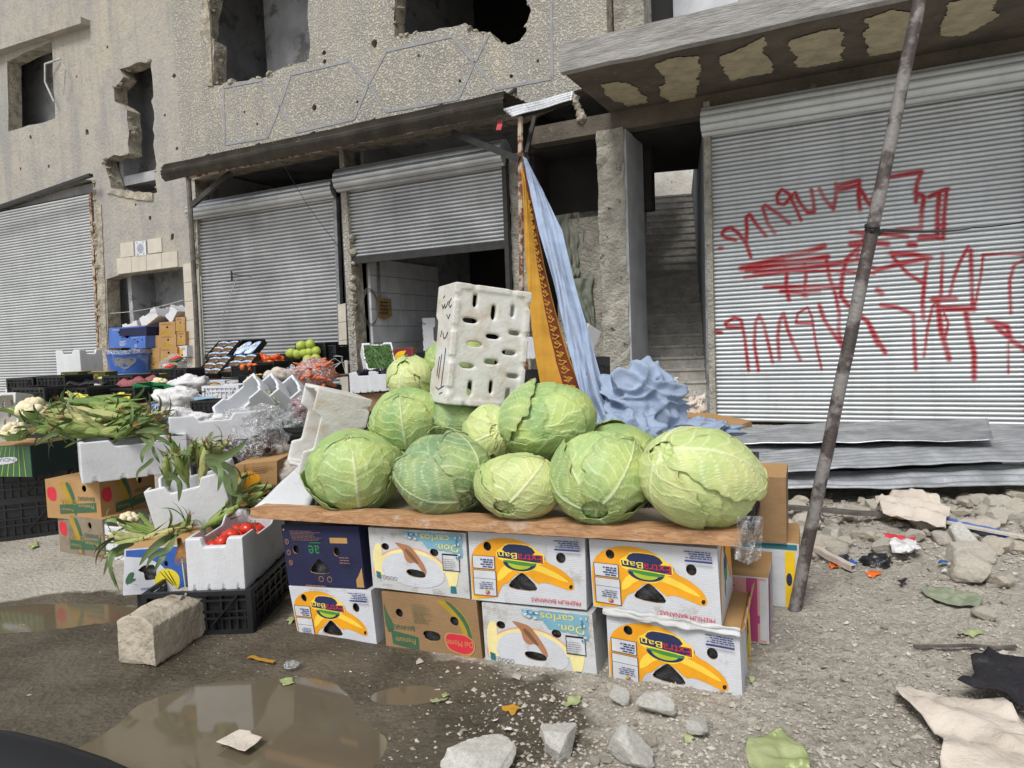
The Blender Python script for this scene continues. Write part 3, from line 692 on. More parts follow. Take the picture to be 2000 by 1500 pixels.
# cables
def cable(pts, r, mat, name, label, cat, sag=0.0, n=14):
    out = []
    for a, b in zip(pts, pts[1:]):
        for k in range(n): u = k / n; p = a.lerp(b, u); p.z -= sag * 4 * u * (1 - u); out.append(p)
    out.append(pts[-1]); m = MB(); m.tube(out, r, 6); c = out[len(out) // 2]
    return tag(m.build(name, mat, loc=c, smooth=True), label, cat)
cable([FW(215, 612, .05), FW(358, 586, .08)], .008, M['wirewhite'], 'cord', 'white cord stretched across the front of the wall niche', 'cord', .05)
cable([FW(118, 115, .03), FW(88, 125, .16), FW(88, 160, .16), FW(106, 200, .1)], .02, M['wirewhite'], 'wire_bundle', 'tangle of white wires hanging out of the upper left window', 'wires')
cable([FW(118, 118, .05), FW(128, 135, .14), FW(124, 185, .1)], .008, M['wirewhite'], 'loose_wire', 'thin loose wire curling beside the upper left window', 'wire')
cable([FW(392, 540, .1), FW(400, 700, .1)], .008, M['wirewhite'], 'cord', 'thin white cord dangling down the pier beside the grey post', 'cord', .0)
p0, p1, p2 = FW(462, 545, .02), FW(440, 600, .03), FW(421, 690, .06)
cable([p0, p1, p2], .007, M['wirewhite'], 'cord', 'pale cord hanging down the front of the closed zinc shutter', 'cord')
cable([FW(452, 530, .0), FW(453, 548, .02)], .018, M['wire'], 'shutter_handle', 'black tape wrapped handle on the closed zinc shutter', 'handle')
cable([FW(455, 536, .02), FW(490, 540, .02)], .007, M['wire'], 'wire', 'short twisted black wire sticking out of the closed zinc shutter', 'wire')
cable([FW(552, 320, .85), FW(600, 400, .5), FW(668, 492, .1)], .004, M['wire'], 'wire', 'thin wire slanting down from the awning to the shop pillar', 'wire')
# tile wall fittings inside the open shop
def SWp(px, py, o=.035):     # on the shop's left side wall
    return onplane(px, py, fw(st_ + .03 + o, 0), FD)
m = MB()
for r in (0, 1, 2):
    c = SWp(722, 600); m.tube([c + FN * (.30 - .02 * r) * math.cos(a) * .8 + UP * (.30 - .02 * r) * math.sin(a) * 1.1 + FD * .01 * r for a in [i * math.tau / 24 for i in range(25)]], .006, 5, caps=False)
tag(m.build('wire_coil', M['postgray'], loc=SWp(722, 600)), 'coil of grey wire hung on the tiled shop wall', 'wire coil')
m = MB(); q = [SWp(x, y) for x, y in ((737, 582), (762, 584), (764, 617), (750, 624), (739, 620))]; m.add(q + [p + FD * .02 for p in q], [(0, 1, 2, 3, 4), (9, 8, 7, 6, 5)] + [(i, (i + 1) % 5, 5 + (i + 1) % 5, 5 + i) for i in range(5)], 0)
for k in range(4):
    a = SWp(742, 590 + k * 7, .058); b = SWp(758, 591 + k * 7, .058); m.bar(a, b, .012, .018, 1)
tag(m.build('cardboard_sign', [pm('oldcard', lin(148, 124, 74), lin(124, 100, 58), 6, .9), M['ink']], loc=q[0]), 'torn brown cardboard sheet with dark handwriting hung on the tiled shop wall', 'sign')
m = MB(); m.tube([SWp(739, 505), SWp(741, 580)], .025, 6); tag(m.build('pipe', M['postgray'], loc=SWp(740, 540)), 'thin grey pipe running down the tiled shop wall', 'pipe')
# ------------------------------------------------------------------ materials of the stall
def card(name, a, b, dirt, amt=.62, rough=.75):
    t = NT(name); co = t.co(); c = t.mix(t.ramp(t.noise(5, 5, co), [(.3, 0.0), (.7, 1.0)]), a, b)
    c = t.mix(t.math('MULTIPLY', t.ramp(t.noise(9, 8, co, .7), [(amt, 0.0), (amt + .12, 1.0)]), .6), c, dirt)
    c = t.mix(t.math('MULTIPLY', t.ramp(t.noise(120, 3, co, .6), [(.68, 0.0), (.74, 1.0)]), .35), c, dirt)
    w = t.n.new('ShaderNodeTexWave'); w.bands_direction = 'Z'; w.inputs['Scale'].default_value = 45; t.l.new(co, w.inputs[0])
    nr = t.bump(w.outputs['Fac'], .0006, .5); nr = t.bump(t.noise(7, 4, co), .012, .6, nr)
    M[name] = t.out(c, rough, nr, 0, .3)
card('c_white', lin(202, 204, 209), lin(188, 190, 194), lin(146, 132, 112), .57)
card('c_white_dirty', lin(196, 198, 200), lin(182, 182, 180), lin(134, 116, 92), .55)
card('c_brown', lin(152, 122, 88), lin(136, 108, 76), lin(96, 76, 52))
card('c_browndull', lin(142, 128, 110), lin(126, 114, 98), lin(104, 92, 76), .5)
card('c_tan', lin(176, 140, 96), lin(164, 128, 84), lin(120, 92, 60))
card('c_navy', lin(40, 42, 74), lin(33, 35, 62), lin(84, 80, 84), .68)
card('c_blue', lin(84, 118, 188), lin(72, 104, 172), lin(60, 80, 120), .68)
card('c_green', lin(82, 92, 44), lin(66, 78, 36), lin(140, 116, 76), .6)
card('c_darkgreen', lin(44, 62, 58), lin(36, 52, 50), lin(80, 90, 70), .66)
def ink(name, r, g_, b): 
    M[name] = pm(name, lin(r, g_, b), lin(int(r * .93), int(g_ * .93), int(b * .93)), 12, .55, spots=(lin(int(r * .8 + 30), int(g_ * .8 + 28), int(b * .8 + 26)), 14, .66)); return M[name]
for n_, c_ in dict(i_yellow=(238, 196, 24), i_orange=(232, 160, 24), i_lyellow=(244, 208, 70), i_navy=(34, 44, 82), i_navytext=(46, 60, 120), i_red=(204, 44, 60), i_green=(62, 140, 62), i_lgreen=(176, 190, 50), i_white=(204, 206, 210),
                   i_black=(24, 24, 24), i_cream=(236, 222, 158), i_pink=(216, 160, 150), i_water=(120, 170, 190), i_water2=(56, 120, 140), i_teal=(40, 112, 118), i_textyellow=(236, 214, 90), i_dgreen=(60, 98, 70), i_olive=(170, 140, 40),
                   i_brown=(120, 84, 60), i_blue=(46, 90, 168), i_banana=(222, 204, 40), i_logogreen=(40, 128, 70), i_tan=(180, 140, 84), i_magenta=(176, 66, 120), i_hat=(170, 118, 84), i_sky=(150, 190, 214), i_maroon=(124, 26, 44), i_gray=(120, 120, 118), i_faint=(150, 110, 84)).items(): ink(n_, *c_)
M['liner'] = pm('liner', lin(58, 60, 62), lin(36, 37, 38), 14, .3, .02, 14)
t = NT('foam'); co = t.co(); c = t.mix(t.ramp(t.noise(4, 6, co), [(.35, 0.0), (.7, 1.0)]), lin(210, 212, 216), lin(198, 199, 201))
c = t.mix(t.math('MULTIPLY', t.ramp(t.noise(11, 8, co, .75), [(.58, 0.0), (.72, 1.0)]), .42), c, lin(158, 136, 106))
M['foam'] = t.out(c, .62, t.bump(t.vor(150, co), .0012, .5, t.bump(t.noise(30, 5, co, .7), .004, .7)), 0, .3)
t = NT('foam_dirty'); co = t.co(); c = t.mix(t.ramp(t.noise(4, 6, co), [(.35, 0.0), (.7, 1.0)]), lin(210, 210, 207), lin(196, 193, 184))
c = t.mix(t.math('MULTIPLY', t.ramp(t.noise(9, 8, co, .75), [(.5, 0.0), (.66, 1.0)]), .5), c, lin(172, 142, 104))
M['foam_dirty'] = t.out(c, .62, t.bump(t.vor(150, co), .0012, .5, t.bump(t.noise(26, 5, co, .7), .006, .8)), 0, .3)
M['black_plastic'] = pm('black_plastic', lin(34, 35, 38), lin(24, 25, 28), 6, .42, .001, 90, spots=(lin(76, 72, 66), 12, .66))
M['green_plastic'] = pm('green_plastic', lin(30, 130, 70), lin(24, 110, 60), 6, .4)
t = NT('wood'); co = t.co(rot=(0, 0, -BYAW), sc=(1.2, 9, 16)); g1 = t.noise(4, 8, co, .6, 1.2)
c = t.mix(t.ramp(g1, [(.35, 0.0), (.65, 1.0)]), lin(190, 150, 112), lin(152, 112, 78)); c = t.mix(t.math('MULTIPLY', t.ramp(t.noise(6, 6, t.co(), .7), [(.58, 0.0), (.66, 1.0)]), .55), c, lin(196, 186, 172))
M['wood'] = t.out(c, .7, t.bump(g1, .004, .8), 0, .3)

# ------------------------------------------------------------------ printed cardboard boxes
def rrect(x0, y0, x1, y1): return [(x0, y0), (x1, y0), (x1, y1), (x0, y1)]
def circ(cx, cy, rx, ry=None, n=20, a0=0, a1=math.tau):
    ry = rx if ry is None else ry; m_ = n if abs(a1 - a0 - math.tau) < 1e-6 else n + 1
    return [(cx + rx * math.cos(a0 + (a1 - a0) * k / n), cy + ry * math.sin(a0 + (a1 - a0) * k / n)) for k in range(m_)]
def smoothpoly(p, it=2):
    for _ in range(it):
        q = []
        for i in range(len(p)):
            a, b = p[i], p[(i + 1) % len(p)]; q += [(a[0] * .75 + b[0] * .25, a[1] * .75 + b[1] * .25), (a[0] * .25 + b[0] * .75, a[1] * .25 + b[1] * .75)]
        p = q
    return p
def clip01(p, holes=()): return [(min(.995, max(.005, x)), min(.99, max(.01, y))) for x, y in p]
def A(mat, poly, cut=True): return ('p', mat, poly, cut)
def T(mat, st, x0, y0, x1, y1, flip=True): return ('t', mat, st, (x0, y0, x1, y1), flip)
def lines(mat, x0, y0, x1, y1, n, right=False, th=.45, seed=0):
    rr_ = random.Random(seed + n); o = []; h = (y1 - y0) / n
    for k in range(n):
        L = (x1 - x0) * rr_.uniform(.55, 1); xa = x1 - L if right else x0
        x = xa
        while x < xa + L - .008:
            w_ = rr_.uniform(.012, .05); o.append(A(mat, rrect(x, y0 + k * h, min(x + w_, xa + L), y0 + k * h + h * th), False)); x += w_ + .007
    return o
def art_extra():
    tri = smoothpoly([(.45, .45), (.48, .45), (.60, .26), (.57, .19), (.36, .205), (.335, .27)], 1); H = [circ(.168, .80, .036, .068), circ(.80, .70, .04, .075), tri]
    L = [A('i_yellow', [(.01, .02), (.075, .02), (.075, .5), (.14, .5), (.14, .75), (.06, .66), (.01, .6)]),
         A('i_orange', smoothpoly([(.005, .50), (.03, .72), (.12, .86), (.24, .93), (.37, .94), (.49, .90), (.59, .81), (.655, .70), (.69, .62), (.77, .57), (.85, .48), (.90, .38), (.905, .27), (.86, .25), (.80, .28), (.72, .32), (.64, .34), (.60, .30), (.5, .44), (.42, .44), (.35, .30), (.29, .26), (.26, .16), (.235, .06), (.02, .02), (.01, .2)], 1)),
         A('i_lyellow', smoothpoly([(.24, .30), (.26, .46), (.34, .58), (.46, .62), (.58, .60), (.70, .53), (.80, .45), (.87, .36), (.80, .38), (.70, .44), (.58, .50), (.46, .52), (.36, .46), (.29, .34)], 1)),
         A('i_black', smoothpoly([(.865, .33), (.895, .335), (.885, .27), (.86, .28)], 1)), A('i_brown', smoothpoly([(.64, .62), (.675, .66), (.665, .72), (.65, .66)], 1)),
         A('i_lyellow', smoothpoly([(.24, .74), (.30, .80), (.34, .875), (.56, .86), (.61, .77), (.665, .74), (.665, .60), (.60, .575), (.56, .5), (.50, .455), (.42, .46), (.35, .52), (.31, .6), (.25, .64)], 1)),
         A('i_navy', smoothpoly([(.29, .74), (.33, .85), (.44, .86), (.55, .84), (.60, .73), (.45, .68)], 1)),
         A('i_navy', [(.255, .735), (.65, .715), (.65, .605), (.26, .655)]),
         A('i_navy', circ(.45, .60, .145, .125, 16, math.pi, math.tau)), A('i_lgreen', circ(.45, .595, .105, .095, 16, math.pi, math.tau)), A('i_green', smoothpoly([(.29, .63), (.60, .60), (.58, .56), (.45, .555), (.33, .59)], 1)),
         T('i_red', 'Extra', .435, .615, .645, .725), T('i_textyellow', 'Ban', .268, .65, .43, .735),
         A('i_navy', rrect(.028, .475, .232, .665)), A('i_white', rrect(.034, .482, .226, .658)), A('i_navy', rrect(.028, .085, .238, .455)), A('i_white', rrect(.034, .092, .232, .448)), A('i_navy', rrect(.034, .33, .232, .336), False),
         T('i_red', 'PREMIUM BANANAS', .54, .055, .955, .115), A('i_magenta', circ(.155, .135, .022, .034)), A('i_lgreen', circ(.145, .15, .014, .02))]
    L += lines('i_navytext', .10, .50, .215, .64, 4, True, .5, 1) + lines('i_navytext', .07, .19, .215, .31, 4, True, .35, 2) + lines('i_navytext', .68, .86, .965, .975, 4, True, .5, 3) + [A('i_navytext', rrect(.76, .82, .965, .845), False)]
    return H, L
def art_carlos():
    H = [circ(.168, .70, .042, .058), circ(.675, .665, .044, .062), smoothpoly([(.37, .38), (.57, .36), (.575, .235), (.38, .25)], 2)]
    L = [A('i_pink', circ(.42, .28, .40, .43, 26, .2, math.pi * 1.05)), A('i_cream', circ(.42, .28, .385, .41, 26, .2, math.pi * 1.05)), A('i_cream', smoothpoly([(.03, .62), (.07, .75), (.13, .75), (.13, .5), (.08, .3), (.05, .22), (.03, .35)], 2)),
         A('c_white', smoothpoly([(.11, .2), (.12, .45), (.22, .60), (.42, .64), (.60, .60), (.74, .46), (.78, .2), (.5, .05)], 2)),
         A('i_cream', smoothpoly([(.74, .50), (.86, .54), (.92, .50), (.90, .30), (.87, .14), (.80, .14), (.79, .3)], 2)),
         A('i_water', ragged([(.37, .97), (.965, .975), (.955, .62), (.88, .62), (.86, .70), (.62, .72), (.56, .84), (.40, .86)], .012, .03, random.Random(3))),
         A('i_teal', [(.815, .06), (.875, .06), (.87, .17), (.82, .17)]), A('i_teal', [(.055, .18), (.10, .17), (.10, .27), (.05, .29)]),
         A('i_black', rrect(.755, .40, .925, .665)), A('i_white', rrect(.762, .415, .918, .64)),
         A('i_hat', smoothpoly([(.27, .79), (.30, .75), (.36, .66), (.37, .52), (.42, .46), (.48, .50), (.54, .36), (.575, .30), (.59, .36), (.56, .48), (.50, .62), (.44, .74), (.36, .77)], 2)),
         A('i_brown', smoothpoly([(.36, .68), (.41, .70), (.52, .48), (.49, .46)], 1)),
         T('i_textyellow', 'carlos', .545, .845, .84, .95), T('i_textyellow', 'Don.', .70, .70, .925, .81), T('i_gray', 'OOOO', .12, .165, .275, .225, False)]
    rr_ = random.Random(4)
    for k in range(16):
        x, y = rr_.uniform(.38, .52), rr_.uniform(.87, .95); L.append(A(rr_.choice(['i_water2', 'c_white', 'i_sky']), ragged(circ(x, y, .018, .02, 7), .004, .01, rr_), False))
    for k in range(12):
        x, y = rr_.uniform(.90, .96), rr_.uniform(.60, .95); L.append(A(rr_.choice(['i_water2', 'c_white']), circ(x, y, .008, .022, 6), False))
    L += lines('i_gray', .77, .43, .91, .62, 6, False, .3, 5) + lines('i_gray', .65, .04, .79, .13, 4, False, .3, 6) + lines('i_gray', .13, .08, .25, .12, 2, False, .4, 8)
    return H, L
def art_navy():
    H = [circ(.155, .60, .042, .07), circ(.69, .58, .044, .072), smoothpoly([(.43, .45), (.46, .45), (.57, .31), (.56, .21), (.33, .21), (.31, .28)], 1)]
    L = [A('i_tan', rrect(.62, .72, .84, .81)), T('i_logogreen', 'ae', .33, .54, .47, .68), A('i_faint', circ(.45, .125, .033, .05, 14), False), A('i_faint', circ(.56, .125, .033, .05, 14), False), A('c_navy', circ(.45, .125, .025, .038, 14), False), A('c_navy', circ(.56, .125, .025, .038, 14), False),
         A('i_tan', circ(.03, .93, .012, .02, 8), False), A('i_tan', [(.9, .02), (.99, .02), (.985, .34), (.94, .22), (.9, .14)]), A('i_logogreen', rrect(.36, .715, .50, .728), False)]
    for k, y in enumerate((.73, .55, .38)): L += [A('i_faint', circ(.055 + .012 * k, y, .028, .048, 14), False), A('c_navy', circ(.055 + .012 * k, y, .021, .037, 14), False), T('i_faint', 'SC8'[k], .045 + .012 * k, y - .02, .066 + .012 * k, y + .02)]
    L += lines('i_faint', .14, .76, .56, .95, 8, False, .22, 9) + lines('i_faint', .74, .42, .88, .55, 3, True, .3, 3) + lines('i_faint', .28, .03, .60, .06, 1, False, .6, 4)
    return H, L
def art_monte():
    H = [circ(.175, .68, .04, .07), circ(.755, .64, .044, .075), smoothpoly([(.40, .42), (.49, .46), (.60, .42), (.585, .30), (.44, .28)], 1)]
    L = [A('i_olive', smoothpoly([(.56, .96), (.74, .93), (.88, .74), (.93, .48), (.92, .22), (.84, .02), (.76, .02), (.84, .3), (.82, .56), (.72, .76)], 2)), A('i_dgreen', smoothpoly([(.66, .96), (.76, .90), (.88, .70), (.93, .42), (.90, .16), (.87, .2), (.89, .44), (.84, .66), (.74, .84)], 2)),
         A('i_dgreen', [(.07, .40), (.36, .33), (.36, .12), (.08, .18)]), A('i_dgreen', smoothpoly([(.01, .86), (.04, .68), (.10, .52), (.10, .38), (.02, .36)], 1)), 
         A('i_tan', smoothpoly([(.63, .40), (.68, .47), (.78, .46), (.86, .46), (.95, .36), (.93, .18), (.84, .12), (.74, .15), (.65, .2)], 2)), A('i_red', smoothpoly([(.645, .385), (.69, .45), (.78, .44), (.86, .44), (.935, .35), (.92, .2), (.83, .14), (.75, .17), (.665, .22)], 2)),
         T('i_tan', 'Del Monte', .66, .26, .92, .35), T('i_tan', 'Premium', .12, .21, .33, .30), T('i_dgreen', 'BANANAS', .10, .42, .33, .50)]
    L += lines('i_dgreen', .33, .56, .55, .88, 10, False, .25, 2) + lines('i_brown', .60, .03, .80, .12, 3, False, .3, 7)
    return H, L
def art_basic(kind, seed=0):
    def f():
        rr_ = random.Random(seed); H = []; L = []
        if kind == 'tanface':
            H = [smoothpoly([(.40, .68), (.60, .68), (.5, .48)], 1)]
            L = [A('i_olive', smoothpoly([(.1, .08), (.1, .3), (.35, .42), (.6, .34), (.86, .08)], 2))] + lines('i_brown', .1, .8, .9, .93, 2, False, .3, seed)
        elif kind == 'bluewhite':
            H = [circ(.3, .75, .05, .06), circ(.8, .7, .05, .06), smoothpoly([(.4, .62), (.6, .6), (.5, .4)], 1)]; L = lines('i_white', .3, .1, .5, .35, 4, False, .5, seed) + [T('i_white', 'BANANAS', .1, .85, .5, .92)]
        elif kind == 'whitebanana': L = [A('i_maroon', smoothpoly([(.1, .1), (.14, .6), (.5, .84), (.84, .6), (.9, .1)], 2)), A('i_yellow', smoothpoly([(.2, .1), (.24, .5), (.5, .7), (.76, .5), (.82, .1)], 2)), A('i_red', rrect(.35, .1, .7, .4))]; H = [circ(.07, .7, .04, .09)]
        elif kind == 'zain': L = [A('i_blue', rrect(.01, .01, .99, .99)), A('i_navy', rrect(.25, .02, .99, .98)), A('i_sky', smoothpoly([(.02, .02), (.1, .5), (.5, .9), (.95, .97), (.6, .98), (.1, .9), (.01, .6)], 2)), T('i_white', 'Zain', .22, .22, .92, .75)]
        elif kind == 'india': L = [A('i_dgreen', rrect(.01, .01, .99, .99)), A('i_white', smoothpoly([(.15, .45), (.3, .6), (.72, .66), (.75, .5), (.5, .4), (.2, .38)], 2)), T('i_navy', 'INDIA', .36, .49, .70, .60)] + [A('i_lgreen', [(.03 + k * .12, .02), (.045 + k * .12, .02), (.30 + k * .08, .97), (.295 + k * .08, .97)]) for k in range(8)]; L = [L[0]] + L[3:] + L[1:3]
        elif kind == 'kiwi': L = [A('i_lgreen', smoothpoly([(.02, .1), (.02, .9), (.3, .8), (.34, .1)], 1)), A('i_tan', circ(.66, .5, .09, .32)), A('c_green', circ(.66, .5, .06, .24))]
        elif kind == 'red': L = [A('i_maroon', rrect(.01, .01, .99, .99))] + [A('i_yellow', smoothpoly([(.14 + .1 * k, .05), (.15 + .1 * k, .5), (.3 + .1 * k, .8), (.6 + .04 * k, .85), (.35 + .1 * k, .7), (.24 + .1 * k, .4)], 2)) for k in range(4)]
        elif kind == 'sunny': L = [A('i_orange', smoothpoly([(.02, .3), (.02, .7), (.35, .75), (.6, .5), (.5, .1), (.2, .05)], 2))] + lines('i_brown', .4, .6, .9, .9, 4, False, .3, seed); H = [smoothpoly([(.4, .2), (.6, .25), (.6, .1), (.45, .05)], 1)]
        elif kind == 'victor': L = [A('i_olive', smoothpoly([(.04, .5), (.1, .9), (.3, .9), (.34, .5)], 2)), T('i_dgreen', 'VICTOR', .55, .35, .82, .65, False), A('i_teal', rrect(.8, .72, .92, .97))]
        elif kind == 'stripes': L = [A('i_magenta', rrect(.02, .02, .3, .98)), A('i_water', rrect(.34, .1, .7, .9)), A('i_yellow', rrect(.72, .02, .84, .98))] + lines('i_white', .06, .1, .26, .9, 8, False, .4, 3)
        elif kind == 'stripes2': L = [A('i_pink', rrect(.02, .02, .98, .98)), A('i_magenta', rrect(.80, .02, .90, .98)), A('i_magenta', rrect(.02, .3, .98, .42)), A('i_white', rrect(.92, .05, .98, .95))] + lines('i_magenta', .5, .6, .78, .9, 5, False, .4, 3)
        elif kind == 'edgeyellow': L = [A('i_teal', rrect(.02, .9, .98, .98)), A('i_yellow', rrect(.86, .02, .96, .88)), A('i_navy', circ(.9, .45, .03, .1))]
        elif kind == 'yellowside': H = [circ(.5, .8, .06, .09), circ(.42, .3, .05, .12)]; L = [A('i_orange', smoothpoly([(.05, .02), (.12, .55), (.35, .9), (.6, .7), (.9, .1), (.99, .6), (.99, .98), (.3, .98), (.02, .6)], 2)), A('i_green', circ(.5, .55, .12, .18)), A('i_navy', circ(.5, .62, .1, .09))]
        elif kind == 'orangeside': L = [A('i_yellow', rrect(.55, .02, .97, .98)), A('i_navy', circ(.7, .55, .1, .3)), A('i_lgreen', circ(.7, .45, .07, .15))]
        elif kind == 'plants':
            H = [circ(.72, .62, .035, .065), ragged([(.24, .52), (.34, .62), (.5, .62), (.55, .5), (.52, .3), (.36, .3), (.33, .46)], .01, .05, rr_)]
            L = [A('i_blue', [(.03, .97), (.98, .97), (.98, .02), (.88, .02), (.8, .35), (.62, .62), (.4, .78), (.03, .84)]), A('i_banana', smoothpoly([(.5, .24), (.55, .42), (.66, .52), (.82, .5), (.93, .34), (.9, .1), (.85, .06), (.8, .16), (.7, .26), (.55, .2)], 2)),
                 T('i_blue', 'PREMIUM BANANA', .28, .08, .58, .14)] + [A('i_dgreen', smoothpoly([(.02, .3), (.1 + .04 * k, .5 - .14 * k), (.2 + .03 * k, .48 - .14 * k), (.08, .2 + .03 * k)], 1)) for k in range(3)] + [A('i_black', smoothpoly([(.60 + .07 * k, .47), (.615 + .07 * k, .47), (.80 + .03 * k, .16), (.79 + .03 * k, .14)], 1)) for k in range(3)]
        elif kind == 'bananabrown': L = [A('i_red', smoothpoly([(.02, .7), (.05, .8), (.16, .82), (.2, .72), (.2, .5), (.14, .42), (.04, .5)], 2)), A('i_olive', smoothpoly([(.24, .95), (.4, .95), (.5, .5), (.52, .05), (.44, .05), (.4, .5)], 2)), A('i_dgreen', smoothpoly([(.36, .95), (.46, .95), (.56, .5), (.56, .05), (.53, .05), (.5, .5)], 2)), A('i_dgreen', [(.25, .36), (.92, .46), (.92, .22), (.25, .12)]), T('i_tan', 'Premium', .60, .30, .88, .40), T('i_tan', 'Premium', .28, .20, .5, .28), T('i_dgreen', 'BANANAS', .60, .48, .90, .60), T('i_olive', 'EXTRA', .28, .38, .56, .50)]; H = [circ(.72, .8, .04, .09)]
        return H, L
    return f
def face(mb, corners, art, mats, base=0, offs=.0009, hole_depth=.006):
    """print a face given by four world corners TL, TR, BR, BL; returns nothing"""
    TL, TR, BR, BL = [Vector(c) for c in corners]
    n = (TR - BL).cross(TL - BL)
    n = (TR - TL).cross(TL - BL).normalized()
    def mp(u, v, o=0): return TL.lerp(TR, u) * v + BL.lerp(BR, u) * (1 - v) + n * o
    H, L = art() if art else ([], [])
    sq = rrect(0, 0, 1, 1); V, Fc = cdt(sq, H); mb.add([mp(x, y) for x, y in V], Fc, base)
    for h in H:
        k = len(h); mb.add([mp(x, y) for x, y in h] + [mp(x, y, -hole_depth) for x, y in h], [(i, (i + 1) % k, k + (i + 1) % k, k + i) for i in range(k)], mats.index(M['c_tan']) if M['c_tan'] in mats else base)
    lay = 0
    for it in L:
        lay += 1; o = offs + lay * .00022
        if M[it[1]] not in mats: mats.append(M[it[1]])
        mi = mats.index(M[it[1]])
        if it[0] == 'p':
            poly = clip01(it[2])
            if area2(poly) < 0: poly = poly[::-1]
            hs_ = [h for h in H] if it[3] else []
            V, Fc = cdt_diff(poly, hs_); mb.add([mp(x, y, o) for x, y in V], Fc, mi)
        else:
            V, Fc = text2d(it[2]); x0, y0, x1, y1 = it[3]; f = it[4]
            mb.add([mp(x0 + (x1 - x0) * ((1 - x) if f else x), y0 + (y1 - y0) * ((1 - y) if f else y), o) for x, y in V], Fc, mi)
def cdt_diff(poly, hs_):
    if not hs_: return cdt(poly)
    vs, es = [], []
    for l in [poly] + hs_:
        b = len(vs); n = len(l); vs.extend(Vector(p) for p in l); es.extend((b + i, b + (i + 1) % n) for i in range(n))
    V, E, Fc, _, _, _ = delaunay_2d_cdt(vs, es, [], 0, 1e-6)
    def ins(pt, pp):
        c = False; n = len(pp); j = n - 1
        for i in range(n):
            if (pp[i][1] > pt[1]) != (pp[j][1] > pt[1]) and pt[0] < (pp[j][0] - pp[i][0]) * (pt[1] - pp[i][1]) / (pp[j][1] - pp[i][1]) + pp[i][0]: c = not c
            j = i
        return c
    out = []
    for f in Fc:
        c = (sum(V[i].x for i in f) / len(f), sum(V[i].y for i in f) / len(f))
        if ins(c, poly) and not any(ins(c, h) for h in hs_):
            a = sum(V[f[k]].x * V[f[(k + 1) % len(f)]].y - V[f[(k + 1) % len(f)]].x * V[f[k]].y for k in range(len(f))); out.append(tuple(f) if a > 0 else tuple(reversed(f)))
    return [(v.x, v.y) for v in V], out
def carton(name, label, front, depth, art, base='c_white', side_art=None, group=None, left_art=None, topmat=None, openlid=False, cat='box', back=None, linerp=True):
    """front: world TL, TR, BR, BL; goes back by depth along -normal (level)"""
    TL, TR, BR, BL = [Vector(c) for c in front]
    n = (TR - TL).cross(TL - BL).normalized(); bk = Vector((-n.x, -n.y, 0)).normalized() * depth if back is None else Vector(back)
    e = empty(name, (BL + BR + bk) / 2, label, cat, group)
    mats = [M[base], M['c_tan'], M['liner'], M[topmat or base]]
    mb = MB(); face(mb, (TL, TR, BR, BL), art, mats)
    tl, tr, br, bl = TL + bk, TR + bk, BR + bk, BL + bk
    face(mb, (TR, tr, br, BR), side_art, mats); face(mb, (tl, TL, BL, bl), left_art, mats)
    mb.quad(tr, tl, bl, br, 0); mb.quad(BL, BR, br, bl, 3)
    if not openlid:
        mb.quad(TL + n * .0, TR, tr, tl, 3)
    mb.build('carton', mats, e)
    if openlid:                       # inside faces and a bent flap
        k = .006
        m2 = MB(); 
        for a, b in ((TR, tr), (tl, TL), (tr, tl)):
            m2.quad(a - n * 0, b, b - UP * .12, a - UP * .12, 0)
        m2.build('inner_wall', M['c_tan'], e)
    if linerp and art:
        m2 = MB(); c_ = -n * .02
        m2.grid(lambda u, v: TL.lerp(TR, .02 + .96 * u).lerp(BL.lerp(BR, .02 + .96 * u), .03 + .9 * v) + c_ + n * (.012 * noise.noise(Vector((u * 14, v * 9, TL.x * 7))) ), 24, 16)
        m2.build('bag_liner', M['liner'], e, True)
    return e
def bq(px): return [BP(x, y) for x, y in px]
carton('banana_carton', 'navy carton with faint gold print and a green emblem, upper left of the front stack', bq([(549, 1026), (700, 1028), (714, 1150), (564, 1142)]), .36, art_navy, 'c_navy')
carton('banana_carton', 'scuffed white carton with blue water print, its lower edge torn brown, under the board', bq([(719, 1030), (909, 1041), (918, 1170), (729, 1147)]), .36, art_carlos, 'c_white_dirty')
gE = 'upside down white and yellow banana cartons in the front stack'
carton('banana_carton', 'white and yellow banana carton in the upper row, between two cartons directly under the board', bq([(914, 1038), (1142, 1051), (1146, 1191), (922, 1171)]), .38, art_extra, 'c_white', None, gE)
carton('banana_carton', 'white and yellow banana carton under the right end of the wooden board', bq([(1150, 1052), (1400, 1072), (1410, 1228), (1159, 1184)]), .40, art_extra, 'c_white', art_basic('yellowside'), gE)
carton('banana_carton', 'white and yellow banana carton standing on the ground below the navy carton', bq([(564, 1144), (724, 1153), (738, 1275), (585, 1254)]), .36, art_extra, 'c_white', None, gE)
carton('banana_carton', 'brown carton with a red and green printed emblem, on the ground in the front stack', bq([(745, 1155), (930, 1172), (944, 1301), (756, 1277)]), .36, art_monte, 'c_brown')
carton('banana_carton', 'grubby white carton with blue water print standing on the ground in the front stack', bq([(941, 1177), (1156, 1199), (1168, 1340), (950, 1309)]), .38, art_carlos, 'c_white_dirty')
L4 = bq([(1184, 1196), (1444, 1240), (1452, 1397), (1191, 1334)])
carton('banana_carton', 'largest white and yellow banana carton, lowest at the right with torn flaps', L4, .42, art_extra, 'c_white', art_basic('orangeside'), gE, None, 'c_tan')
